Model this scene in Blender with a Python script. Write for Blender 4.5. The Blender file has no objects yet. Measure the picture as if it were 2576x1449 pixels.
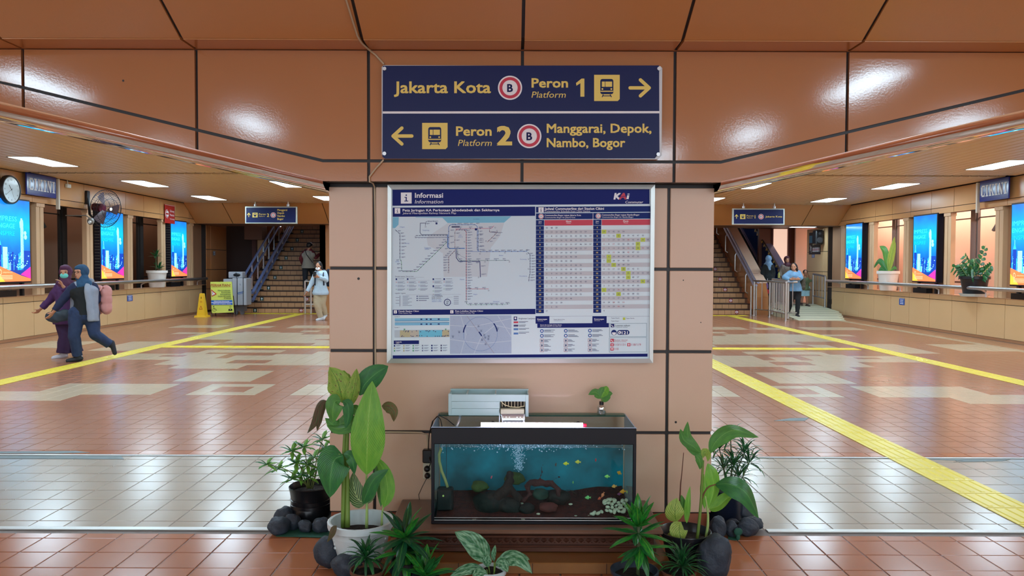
import bpy, bmesh, math, random
from math import pi, sin, cos, radians, sqrt, atan2
from mathutils import Vector, Matrix, Quaternion, noise
random.seed(7)
scene = bpy.context.scene
COL = scene.collection
# ------------------------------------------------------------------ camera
F = 1900.0
cam_d = bpy.data.cameras.new('camera'); cam = bpy.data.objects.new('camera', cam_d); COL.objects.link(cam)
cam_d.sensor_width = 36.0; cam_d.lens = 36.0*F/2576.0; cam_d.clip_start = .05; cam_d.clip_end = 200
CAMM = Matrix.Translation((0,0,1.5)) @ Matrix.Rotation(pi/2-math.atan(56.5/F), 4, 'X') @ Matrix.Rotation(radians(.2), 4, 'Z')
cam.matrix_world = CAMM
scene.camera = cam
# ------------------------------------------------------------------ world, exposure
w = bpy.data.worlds.new('world'); scene.world = w; w.use_nodes = True
w.node_tree.nodes['Background'].inputs[0].default_value = (.80,.90,1.0,1)
w.node_tree.nodes['Background'].inputs[1].default_value = 2.2
scene.view_settings.view_transform = 'Standard'; scene.view_settings.look = 'None'
scene.view_settings.exposure = 0.11; scene.view_settings.gamma = 1.0
LAMP = 29.0          # troffer brightness
CORR = 34.0           # unseen strips added to light the corridors behind the walls
# ------------------------------------------------------------------ helpers
def nz(v):
    x,y,z=v[0]*2.3,v[1]*2.3,v[2]*2.3
    return .5*sin(x+1.7*sin(y*.7+.3)+.9*z)*cos(y-1.3*sin(z*.8)+.5)+.35*sin(z*1.3+x*.6+1.1*sin(x+2))*sin(y*1.1+2+.7*x)
def at(px, py, Y):
    d = CAMM.to_3x3() @ Vector(((px-1288)/F, -(py-724.5)/F, -1))
    return Vector((0,0,1.5)) + d*(Y/d.y)
def lin(c):
    if isinstance(c, str): c = [int(c[i:i+2],16)/255 for i in (0,2,4)]
    elif max(c) > 1.0: c = [x/255 for x in c]
    return tuple([(x/12.92 if x <= .04045 else ((x+.055)/1.055)**2.4) for x in c]+[1])
MATS = {}
def M(name, col=(200,200,200), rough=.5, metal=0, noise_=None, bump=None, emit=None, alpha=None, coat=0, spec=.5, trans=0):
    """noise_=(scale, amount, col2) ; bump=(scale,strength)"""
    if name in MATS: return MATS[name]
    m = bpy.data.materials.new(name); m.use_nodes = True; nt = m.node_tree; b = nt.nodes['Principled BSDF']
    c = lin(col); m.diffuse_color = c
    b.inputs['Base Color'].default_value = c; b.inputs['Roughness'].default_value = rough
    b.inputs['Metallic'].default_value = metal; b.inputs['Specular IOR Level'].default_value = spec
    b.inputs['Coat Weight'].default_value = coat; b.inputs['Coat Roughness'].default_value = .08
    b.inputs['Transmission Weight'].default_value = trans
    if noise_ or bump:
        tc = nt.nodes.new('ShaderNodeTexCoord')
    if noise_:
        n = nt.nodes.new('ShaderNodeTexNoise'); n.inputs['Scale'].default_value = noise_[0]; n.inputs['Detail'].default_value = 4
        r = nt.nodes.new('ShaderNodeValToRGB'); r.color_ramp.elements[0].position = .5-noise_[1]/2; r.color_ramp.elements[1].position = .5+noise_[1]/2
        r.color_ramp.elements[0].color = c; r.color_ramp.elements[1].color = lin(noise_[2])
        nt.links.new(tc.outputs['Object'], n.inputs['Vector']); nt.links.new(n.outputs['Fac'], r.inputs['Fac']); nt.links.new(r.outputs['Color'], b.inputs['Base Color'])
    if bump:
        n = nt.nodes.new('ShaderNodeTexNoise'); n.inputs['Scale'].default_value = bump[0]; n.inputs['Detail'].default_value = 2
        bm_ = nt.nodes.new('ShaderNodeBump'); bm_.inputs['Strength'].default_value = bump[1]; bm_.inputs['Distance'].default_value = .01
        nt.links.new(tc.outputs['Object'], n.inputs['Vector']); nt.links.new(n.outputs['Fac'], bm_.inputs['Height']); nt.links.new(bm_.outputs['Normal'], b.inputs['Normal'])
    if emit:
        b.inputs['Emission Color'].default_value = lin(emit[0]); b.inputs['Emission Strength'].default_value = emit[1]
    if alpha is not None:
        b.inputs['Alpha'].default_value = alpha
    MATS[name] = m; return m
def see_through(name, tint, gloss=.08, rough=.02, fac_diff=0, diff=(255,255,255)):
    """thin clear sheet: transparent + a little mirror"""
    if name in MATS: return MATS[name]
    m = bpy.data.materials.new(name); m.use_nodes = True; nt = m.node_tree; nt.nodes.clear()
    o = nt.nodes.new('ShaderNodeOutputMaterial'); t = nt.nodes.new('ShaderNodeBsdfTransparent'); t.inputs[0].default_value = lin(tint)
    g = nt.nodes.new('ShaderNodeBsdfGlossy'); g.inputs['Roughness'].default_value = rough
    x = nt.nodes.new('ShaderNodeMixShader')
    fr = nt.nodes.new('ShaderNodeLayerWeight'); fr.inputs[0].default_value = gloss*3
    mm = nt.nodes.new('ShaderNodeMath'); mm.operation = 'MULTIPLY_ADD'; mm.inputs[1].default_value = .6; mm.inputs[2].default_value = gloss*.3
    nt.links.new(fr.outputs['Fresnel'], mm.inputs[0]); nt.links.new(mm.outputs[0], x.inputs[0])
    nt.links.new(t.outputs[0], x.inputs[1]); nt.links.new(g.outputs[0], x.inputs[2])
    last = x
    if fac_diff:
        d = nt.nodes.new('ShaderNodeBsdfDiffuse'); d.inputs[0].default_value = lin(diff)
        y = nt.nodes.new('ShaderNodeMixShader'); y.inputs[0].default_value = fac_diff
        nt.links.new(x.outputs[0], y.inputs[1]); nt.links.new(d.outputs[0], y.inputs[2]); last = y
    nt.links.new(last.outputs[0], o.inputs[0]); MATS[name] = m; return m
class MB:
    def __init__(s): s.v=[]; s.f=[]; s.m=[]; s.uv=None
    def add(s, vs, fs, m=0, T=None):
        o=len(s.v)
        s.v += [tuple(T@Vector(p)) if T is not None else tuple(p) for p in vs]
        s.f += [tuple(o+i for i in f) for f in fs]; s.m += [m]*len(fs); return s
    def box(s, x0,x1,y0,y1,z0,z1, m=0, T=None):
        v=[(x0,y0,z0),(x1,y0,z0),(x1,y1,z0),(x0,y1,z0),(x0,y0,z1),(x1,y0,z1),(x1,y1,z1),(x0,y1,z1)]
        return s.add(v,[(0,3,2,1),(4,5,6,7),(0,1,5,4),(1,2,6,5),(2,3,7,6),(3,0,4,7)],m,T)
    def bbox(s, x0,x1,y0,y1,z0,z1,b=.004, m=0, T=None):
        """box with chamfered edges"""
        bm=bmesh.new(); bmesh.ops.create_cube(bm,size=1)
        for v in bm.verts: v.co=Vector(((x0+x1)/2+v.co.x*(x1-x0),(y0+y1)/2+v.co.y*(y1-y0),(z0+z1)/2+v.co.z*(z1-z0)))
        bmesh.ops.bevel(bm,geom=bm.edges[:],offset=b,segments=1,affect='EDGES',profile=.5)
        vs=[v.co.copy() for v in bm.verts]; bm.verts.index_update(); fs=[[v.index for v in f.verts] for f in bm.faces]; bm.free()
        return s.add(vs,fs,m,T)
    def prism(s, pts, a0, a1, axis='y', m=0, T=None):
        """2D polygon (u,w) extruded along axis. axis y: (x,z); x: (y,z); z: (x,y)"""
        n=len(pts)
        def P(u,w,a): return {'y':(u,a,w),'x':(a,u,w),'z':(u,w,a)}[axis]
        v=[P(u,w,a0) for u,w in pts]+[P(u,w,a1) for u,w in pts]
        f=[tuple(range(n)),tuple(range(2*n-1,n-1,-1))]+[(i,(i+n),(i+1)%n+n,(i+1)%n) for i in range(n)]
        return s.add(v,f,m,T)
    def cyl(s, p0, p1, r0, r1=None, n=16, m=0, cap=True, T=None):
        r1=r0 if r1 is None else r1; p0=Vector(p0); p1=Vector(p1); d=(p1-p0).normalized()
        a=d.orthogonal().normalized(); b=d.cross(a)
        v=[p0+(a*cos(2*pi*i/n)+b*sin(2*pi*i/n))*r0 for i in range(n)]+[p1+(a*cos(2*pi*i/n)+b*sin(2*pi*i/n))*r1 for i in range(n)]
        f=[(i,(i+1)%n,(i+1)%n+n,i+n) for i in range(n)]
        if cap: f+=[tuple(range(n-1,-1,-1)),tuple(range(n,2*n))]
        return s.add(v,f,m,T)
    def tube(s, pts, r, n=10, m=0, T=None, closed=False):
        pts=[Vector(p) for p in pts]; R=r if isinstance(r,(list,tuple)) else [r]*len(pts)
        N=len(pts); v=[]; a=None
        for i,p in enumerate(pts):
            d=((pts[(i+1)%N] if closed else pts[min(i+1,N-1)])-(pts[i-1] if (closed or i) else pts[0]))
            if d.length<1e-9: d=Vector((0,0,1))
            d.normalize()
            if a is None: a=d.orthogonal().normalized()
            a=(a-d*a.dot(d)); a=a.normalized() if a.length>1e-6 else d.orthogonal().normalized()
            b=d.cross(a)
            v+=[p+(a*cos(2*pi*k/n)+b*sin(2*pi*k/n))*R[i] for k in range(n)]
        f=[]
        for i in range(N if closed else N-1):
            j=(i+1)%N
            f+=[(i*n+k,i*n+(k+1)%n,j*n+(k+1)%n,j*n+k) for k in range(n)]
        if not closed: f+=[tuple(range(n-1,-1,-1)),tuple(range((N-1)*n,N*n))]
        return s.add(v,f,m,T)
    def lathe(s, prof, c=(0,0,0), n=32, m=0, T=None, wav=None):
        v=[];k=len(prof)
        for i in range(n):
            a=2*pi*i/n
            for (r,z) in prof:
                rr=r*(wav(a,z) if wav else 1)
                v.append((c[0]+rr*cos(a),c[1]+rr*sin(a),c[2]+z))
        f=[(i*k+j,((i+1)%n)*k+j,((i+1)%n)*k+j+1,i*k+j+1) for i in range(n) for j in range(k-1)]
        return s.add(v,f,m,T)
    def ell(s, c, r, n=14, m=0, T=None, rot=None):
        r=(r,r,r) if isinstance(r,(int,float)) else r; c=Vector(c); v=[];h=n//2
        for j in range(h+1):
            t=pi*j/h
            for i in range(n):
                a=2*pi*i/n; p=Vector((r[0]*sin(t)*cos(a),r[1]*sin(t)*sin(a),r[2]*cos(t)))
                if rot is not None: p=rot@p
                v.append(c+p)
        f=[(j*n+i,(j+1)*n+i,(j+1)*n+(i+1)%n,j*n+(i+1)%n) for j in range(h) for i in range(n)]
        return s.add(v,f,m,T)
    def build(s, name, mats, parent=None, smooth=False, kind=None, clean=False):
        me=bpy.data.meshes.new(name); me.from_pydata(s.v,[],s.f)
        if not isinstance(mats,(list,tuple)): mats=[mats]
        for m in mats: me.materials.append(m)
        if len(mats)>1: me.polygons.foreach_set('material_index',s.m)
        if s.uv:
            ul=me.uv_layers.new(name='uv')
            for l in me.loops: ul.data[l.index].uv=s.uv[l.vertex_index]
        if clean:
            bm=bmesh.new(); bm.from_mesh(me); bmesh.ops.remove_doubles(bm,verts=bm.verts,dist=1e-5); bmesh.ops.recalc_face_normals(bm,faces=bm.faces); bm.to_mesh(me); bm.free()
        if smooth: me.polygons.foreach_set('use_smooth',[True]*len(me.polygons))
        me.update()
        if smooth and smooth!='all':
            me.set_sharp_from_angle(angle=radians(40))
        o=bpy.data.objects.new(name,me); COL.objects.link(o)
        if parent: o.parent=parent
        if kind: o['kind']=kind
        return o
TMPS=bpy.data.scenes.new('workbench')
def evaluate(o):
    TMPS.collection.objects.link(o); vl=TMPS.view_layers[0]; vl.update(); dg=vl.depsgraph; dg.update()
    me=bpy.data.meshes.new_from_object(o.evaluated_get(dg)); TMPS.collection.objects.unlink(o); return me
def link(o, name, me, parent=None):
    o=bpy.data.objects.new(name,me); COL.objects.link(o)
    if parent: o.parent=parent
    return o
def inst(name, me, loc=(0,0,0), parent=None, rot=None, scale=None):
    o=bpy.data.objects.new(name,me); COL.objects.link(o); o.location=loc
    if rot: o.rotation_euler=rot
    if scale: o.scale=scale
    if parent: o.parent=parent
    return o
def thing(name, label, cat, loc=(0,0,0), rz=0, group=None, kind=None):
    o=bpy.data.objects.new(name,None); COL.objects.link(o); o.empty_display_size=.1; o.location=loc; o.rotation_euler=(0,0,rz)
    o['label']=label; o['category']=cat
    if group: o['group']=group
    if kind: o['kind']=kind
    return o
def tag(o,label,cat,group=None,kind=None):
    o['label']=label; o['category']=cat
    if group: o['group']=group
    if kind: o['kind']=kind
    return o
def struct(name, label, cat):
    o=thing(name,label,cat); o['kind']='structure'; return o
def kids(r): return [c for c in COL.objects if c.parent==r]
def copy_tree(r, loc=None, rz=None, label=None, group=None, scale=None):
    c=r.copy(); COL.objects.link(c)
    for k in list(r.children):
        d=k.copy(); COL.objects.link(d); d.parent=c
        for g in list(k.children):
            e=g.copy(); COL.objects.link(e); e.parent=d
    if loc is not None: c.location=loc
    if rz is not None: c.rotation_euler=(0,0,rz)
    if label: c['label']=label
    if group: c['group']=group
    if scale: c.scale=scale
    return c
def aim(r, loc, rz=0):
    r.location=loc; r.rotation_euler=(0,0,rz)
# ---- flat print: a mesh of coloured sheets on a plane
_TX={}
def text2d(s, bold, res=2):
    k=(s,bold)
    if k in _TX: return _TX[k]
    c=bpy.data.curves.new('t','FONT'); c.body=s; c.size=1; c.resolution_u=res; c.fill_mode='FRONT'; c.offset=bold
    o=bpy.data.objects.new('t',c); me=evaluate(o)
    v=[(p.co.x,p.co.y) for p in me.vertices]; f=[tuple(p.vertices) for p in me.polygons]
    bpy.data.objects.remove(o); bpy.data.curves.remove(c); bpy.data.meshes.remove(me)
    xs=[p[0] for p in v] or [0,0]
    _TX[k]=(v,f,min(xs),max(xs)); return _TX[k]
class Flat:
    """maps 2D (x right, y DOWN) to a plane: fn(x,y,layer)->3D"""
    def __init__(s, fn): s.fn=fn; s.mb=MB(); s.mats=[]
    def mi(s,m):
        if m not in s.mats: s.mats.append(m)
        return s.mats.index(m)
    def poly(s, pts, m, L=1):
        s.n=getattr(s,'n',0)+1; L=L+.04*(s.n%12)
        s.mb.add([s.fn(x,y,L) for x,y in pts],[tuple(range(len(pts)))[::-1]],s.mi(m)); return s
    def rect(s,x0,y0,x1,y1,m,L=1): return s.poly([(x0,y0),(x1,y0),(x1,y1),(x0,y1)],m,L)
    def rrect(s,x0,y0,x1,y1,r,m,L=1):
        p=[]
        for cx,cy,a in ((x1-r,y0+r,-90),(x1-r,y1-r,0),(x0+r,y1-r,90),(x0+r,y0+r,180)):
            p+=[(cx+r*cos(radians(a+t)),cy+r*sin(radians(a+t))) for t in (0,30,60,90)]
        return s.poly(p,m,L)
    def disc(s,x,y,r,m,L=1,n=28,ry=None): return s.poly([(x+r*cos(2*pi*i/n),y+(ry or r)*sin(2*pi*i/n)) for i in range(n)],m,L)
    def line(s,pts,w,m,L=1,rounded=False):
        for i,((x0,y0),(x1,y1)) in enumerate(zip(pts,pts[1:])):
            l=sqrt((x1-x0)**2+(y1-y0)**2) or 1e-6; nx,ny=-(y1-y0)/l*w/2,(x1-x0)/l*w/2; ex,ey=(x1-x0)/l*w*.3,(y1-y0)/l*w*.3
            if i==0: e0x=e0y=0
            else: e0x,e0y=ex,ey
            if i==len(pts)-2: ex=ey=0
            s.poly([(x0-e0x+nx,y0-e0y+ny),(x0-e0x-nx,y0-e0y-ny),(x1+ex-nx,y1+ey-ny),(x1+ex+nx,y1+ey+ny)][::-1],m,L+.12*(i%3))
            if rounded:
                s.disc(x0,y0,w/2,m,L+.05,16); s.disc(x1,y1,w/2,m,L+.09,16)
        return s
    def ring(s,x,y,r,w,m,L=1,n=40,a0=0,a1=360):
        A=[radians(a0+(a1-a0)*i/n) for i in range(n+1)]
        for p,q in zip(A,A[1:]):
            s.poly([(x+(r-w/2)*cos(p),y+(r-w/2)*sin(p)),(x+(r+w/2)*cos(p),y+(r+w/2)*sin(p)),(x+(r+w/2)*cos(q),y+(r+w/2)*sin(q)),(x+(r-w/2)*cos(q),y+(r-w/2)*sin(q))],m,L)
        return s
    def text(s,t,x,y,h,m,L=2,bold=0,ital=0,width=None,align='l',sx=1):
        """h = cap height; y = baseline; width = fit"""
        v,f,a,b=text2d(t,0); k=h/.73; kx=k*sx
        if width: kx=width/(b-a)
        off={'l':0,'c':-(b-a)*kx/2,'r':-(b-a)*kx}[align]; d=bold*k*.8
        sh=[(0,0)] if bold<.009 else ([(-d,0),(d,0)] if bold<.02 or h<5 else [(-d,-d*.8),(d,-d*.8),(-d,d*.8),(d,d*.8),(0,0)])
        for j,(dx,dy) in enumerate(sh):
            s.mb.add([s.fn(x+off+dx+(p[0]-a)*kx+p[1]*k*ital, y+dy-p[1]*k, L+.5+.11*j) for p in v],f,s.mi(m))
        return s
    def build(s,name,parent): return s.mb.build(name,s.mats,parent)
def remesh(mb, name, mat, voxel=.012, smooth=4, parent=None, disp=None):
    me=bpy.data.meshes.new(name); me.from_pydata(mb.v,[],mb.f)
    bm=bmesh.new(); bm.from_mesh(me); bmesh.ops.remove_doubles(bm,verts=bm.verts,dist=1e-6); bmesh.ops.recalc_face_normals(bm,faces=bm.faces); bm.to_mesh(me); bm.free()
    o=bpy.data.objects.new(name,me)
    r=o.modifiers.new('r','REMESH'); r.mode='VOXEL'; r.voxel_size=voxel; r.adaptivity=0
    sm=o.modifiers.new('s','SMOOTH'); sm.iterations=smooth; sm.factor=.5
    m2=evaluate(o)
    bpy.data.objects.remove(o); bpy.data.meshes.remove(me)
    if disp:
        cs=[(v.co.copy(),v.normal.copy()) for v in m2.vertices]; fl=[]
        for c_,n_ in cs: fl.extend(disp(c_,n_))
        m2.vertices.foreach_set('co',fl); m2.update()
    m2.name=name; m2.materials.clear()
    for q in (mat if isinstance(mat,(list,tuple)) else [mat]): m2.materials.append(q)
    m2.polygons.foreach_set('use_smooth',[True]*len(m2.polygons))
    o=bpy.data.objects.new(name,m2); COL.objects.link(o)
    if parent: o.parent=parent
    return o
# ------------------------------------------------------------------ materials
PANEL=M('orange_panel',(184,126,80),.11,bump=(90,.02),noise_=(1.2,.8,(178,118,72)),coat=.35)
PILLARP=M('pillar_panel',(222,190,163),.34,bump=(90,.03),noise_=(1.5,.8,(215,182,154)),coat=.2)
WALLP=M('wall_panel',(222,186,140),.3,bump=(40,.05),noise_=(.9,.8,(213,176,128)))
HEADP=M('header_panel',(214,164,112),.25,bump=(40,.05),noise_=(.9,.8,(204,152,100)))
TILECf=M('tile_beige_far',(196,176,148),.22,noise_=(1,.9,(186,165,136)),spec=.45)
DARKJ=M('joint_black',(34,28,28),.45)
DBRN=M('dark_brown_wall',(104,78,62),.5,noise_=(2,.6,(90,66,52)))
TILEB=M('tile_brown',(176,108,70),.2,noise_=(3,.9,(164,98,62)),spec=.5)
TILEC=M('tile_beige',(178,168,154),.2,noise_=(3,.9,(170,158,142)),spec=.45)
TILEO=M('tile_orange',(176,126,92),.28,noise_=(2,.9,(166,116,82)))
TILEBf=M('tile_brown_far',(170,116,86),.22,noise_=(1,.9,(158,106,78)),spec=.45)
GROUT=M('grout',(120,110,104),.6)
CHROME=M('chrome',(225,222,225),.08,1)
STEEL=M('brushed_steel',(205,207,210),.34,1)
ALU=M('aluminium',(205,208,205),.35,.9)
WHITE=M('white_plastic',(225,235,235),.4)
BLACK=M('black_plastic',(18,18,22),.35)
SLAT=M('ceiling_slat',(224,190,146),.42,.1,noise_=(.8,.9,(214,178,134)))
YEL=M('tactile_yellow',(236,216,60),.3,noise_=(2,.8,(224,204,70)))
NAVY=M('sign_navy',(8,28,88),.35,spec=.3)
NAVYD=M('print_navy',(18,22,84),.5,spec=.2)
GOLD=M('sign_gold',(244,220,120),.45,spec=.3)
PWH=M('print_white',(248,250,255),.5,spec=.3)
PRED=M('print_red',(208,52,80),.45)
# ================================================================== FLOOR
XL,XR=-9.6,9.9; XC=.05
floor=struct('floor','glossy floor of brown and beige square tiles with a stepped pattern','floor')
MB().box(-12.2,12.5,-8,34,-.12,-.004).build('floor_base',GROUT,floor)
def beige(X,Y):
    u=abs(X-XC)
    if 4.27<=Y<=5.88: return 1
    if Y<4.27: return 0
    R=[(8.73,9.53,1.8,2.62),(8.73,9.53,3.02,3.82),(8.73,9.53,4.2,5.62),(8.35,8.75,5.0,6.4),(7.9,8.35,5.8,7.0),(9.1,9.53,6.4,7.8),
       (9.7,10.7,3.35,4.35),(10.9,11.35,3.95,4.95),(11.3,11.95,2.7,5.4),(11.9,12.6,4.85,6.6),(11.9,12.35,4.1,4.55),(11.9,12.6,1.0,3.95),
       (12.9,13.3,4.6,5.4),(12.7,13.1,2.4,3.4),(13.1,13.5,1.2,2.2),(13.0,14.6,6.6,7.4),(14.0,14.4,2.6,3.8),(14.4,15.0,3.6,5.6),(15.0,15.4,1.4,3.0),(15.0,15.6,4.4,6.6),(15.6,16.2,2.8,6.8),
       (16.4,17.0,1.0,3.4),(16.2,16.6,4.6,7.4),(17.9,18.7,4.3,5.5),(17.9,18.5,5.75,6.6),(17.9,18.7,6.95,8.3),(18.0,18.8,1.0,3.8),(13.4,14.6,8.0,9.0)]
    for a,b,c,d in R:
        if a<=Y<b and c<=u<d:
            if (8.93<Y<9.23 and 3.2<u<3.52): return 0
            if (11.5<Y<11.75 and 3.9<u<4.5): return 0
            if (12.2<Y<12.45 and 5.5<u<5.9): return 0
            return 1
    if 8.93<u<9.1 and Y>10: return 1
    if 12.6<Y<17.4 and u<6.0 and noise.cell(Vector((round(u/.42),round(Y/.31),3)))>.62: return 1
    return 0
rows=[]   # (y0,y1)
y=3.69
while y>-1: y-=.2
while y<4.1: rows.append((y,y+.2)); y+=.2
rows[-1]=(rows[-1][0],4.17)
rows.append((4.175,4.215)); rows=[r for r in rows if r[1]-r[0]>.05]
y=4.37; rows.append((4.268,4.37))
while y<5.5: rows.append((y,y+.2)); y+=.2
rows.append((y,5.765)); rows.append((5.765,5.862)); y=5.925; rows.append((y,6.05)); y=6.05
while y<23.4: rows.append((y,y+.2)); y+=.2
cells=[]
for (a,b) in rows:
    if b<2.6: continue
    k0=int((XL-.04)/.2)-1; 
    for k in range(k0, int((XR-.04)/.2)+1):
        x0=.04+.2*k; x1=x0+.2
        if x0<XL or x1>XR: continue
        cx=(x0+x1)/2; cy=(a+b)/2
        vis = b>3.62 and abs(cx)<cy*.68+.15 and not (-1.03<x0 and x1<1.13 and cy>4.2 and cy<4.6) and not (abs(cx)<1.03*cy/4.24 and cy>4.6)
        cells.append((cy if vis else 99+cy, x0,x1,a,b))
cells.sort(key=lambda c:(c[0],abs(c[1])))
def tile_geo(mb,x0,x1,y0,y1,m,g=.0028,h=.0,tilt=0):
    t1=random.uniform(-tilt,tilt); t2=random.uniform(-tilt,tilt); c=.0022
    def z(sx,sy): return h+t1*sx+t2*sy
    X0,X1,Y0,Y1=x0+g,x1-g,y0+g,y1-g
    v=[(X0,Y0,-.004),(X1,Y0,-.004),(X1,Y1,-.004),(X0,Y1,-.004),(X0+c,Y0+c,z(-1,-1)),(X1-c,Y0+c,z(1,-1)),(X1-c,Y1-c,z(1,1)),(X0+c,Y1-c,z(-1,1))]
    mb.add(v,[(4,5,6,7),(0,1,5,4),(1,2,6,5),(2,3,7,6),(3,0,4,7)],m)
field=MB(); nt_=0
shared={}
for c in cells:
    _,x0,x1,a,b=c; bg=beige((x0+x1)/2,(a+b)/2)
    far=(a+b)/2>6
    if nt_<300 and c[0]<90:
        key=(bg,round(b-a,3),nt_%5)
        if key not in shared:
            mb=MB(); tile_geo(mb,-(x1-x0)/2,(x1-x0)/2,-(b-a)/2,(b-a)/2,0,tilt=.00022)
            me=bpy.data.meshes.new('tile'); me.from_pydata(mb.v,[],mb.f); me.materials.append(TILEC if bg else TILEB); shared[key]=me
        inst('tile',shared[key],((x0+x1)/2,(a+b)/2,0),floor); nt_+=1
    else:
        u=abs((x0+x1)/2-XC)
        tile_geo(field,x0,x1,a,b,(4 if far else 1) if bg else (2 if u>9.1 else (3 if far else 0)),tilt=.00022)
field.build('tile_field',[TILEB,TILEC,TILEO,TILEBf,TILECf],floor,kind='stuff')
MB().box(XL,XR,-8,2.49,-.004,0).build('floor_near',TILEB,floor)
MB().box(-12,12.2,23.4,34,-.004,.0).build('floor_far',TILEO,floor)
# grey mortar patches
PATCH=M('mortar_patch',(112,128,130),.5,noise_=(12,.6,(92,108,110)))
mb=MB()
for pts in ([(-4.6,5.768),(-2.98,5.768),(-3.05,5.86),(-4.6,5.86)],[(-3.6,5.93),(-3.35,5.97),(-3.5,6.02),(-4.1,5.99),(-4.3,5.93)],[(3.4,5.768),(3.5,5.80),(3.25,5.85),(2.9,5.86),(3.9,5.86),(3.8,5.8)],[(2.55,7.3),(2.75,7.42),(2.95,7.45),(2.85,7.3)]):
    mb.prism(pts,0,.002,'z')
mb.build('mortar_patch',PATCH,floor)
def trim(n,label,x0,x1,y0,y1,h=.004):
    o=MB().bbox(x0,x1,y0,y1,-.003,h,.0015).build(n,ALU); tag(o,label,'floor trim'); o['kind']='structure'; return o
trim('trim_1','aluminium strip across the floor left of the pillar between beige and brown tiles',XL+.2,-1.35,4.218,4.266)
trim('trim_2','aluminium strip across the floor right of the pillar between beige and brown tiles',1.45,XR-.2,4.218,4.266)
trim('trim_3','thin aluminium strip across the floor behind the pillar where the beige tiles start',XL+.2,XR-.2,5.875,5.905)
# ---- tactile paving
def tac_mesh():
    mb=MB(); mb.bbox(-.146,.146,-.146,.146,.001,.006,.002)
    for k in range(4):
        x=-.105+.07*k; mb.add([(x-.016,-.13,.006),(x+.016,-.13,.006),(x+.016,.13,.006),(x-.016,.13,.006),(x-.009,-.122,.011),(x+.009,-.122,.011),(x+.009,.122,.011),(x-.009,.122,.011)],[(4,5,6,7),(0,1,5,4),(1,2,6,5),(2,3,7,6),(3,0,4,7)])
    me=bpy.data.meshes.new('tile'); me.from_pydata(mb.v,[],mb.f); me.materials.append(YEL); return me
TM=tac_mesh()
def tactile(name,label,pts):
    t=struct(name,label,'tactile paving')
    for (x,y,r) in pts: inst('tile',TM,(x,y,0),t,rot=(0,0,r))
ys=[5.0+.3*k for k in range(61)]
tactile('tactile_strip','yellow ribbed guiding strip along the left side of the hall to the left stairs',[(-6.45,y,0) for y in ys])
tactile('tactile_strip','yellow ribbed guiding strip along the right side of the hall to the right stairs',[(6.62,y,0) for y in ys if y<23])
tactile('tactile_strip','wide yellow guiding strip running close past the right side of the pillar',[(3.1,3.0+.3*k,0) for k in range(36)])
tactile('tactile_strip','yellow guiding strip crossing the hall behind the pillar',[(-6.15+.3*k,13.7,pi/2) for k in range(42)])
tactile('tactile_strip','yellow guiding strip along the foot of the left stairs',[(-8.2+.3*k,23.12,pi/2) for k in range(9)])
tactile('tactile_strip','yellow guiding strip along the foot of the right stairs',[(5.2+.3*k,22.9,pi/2) for k in range(7)])
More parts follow.
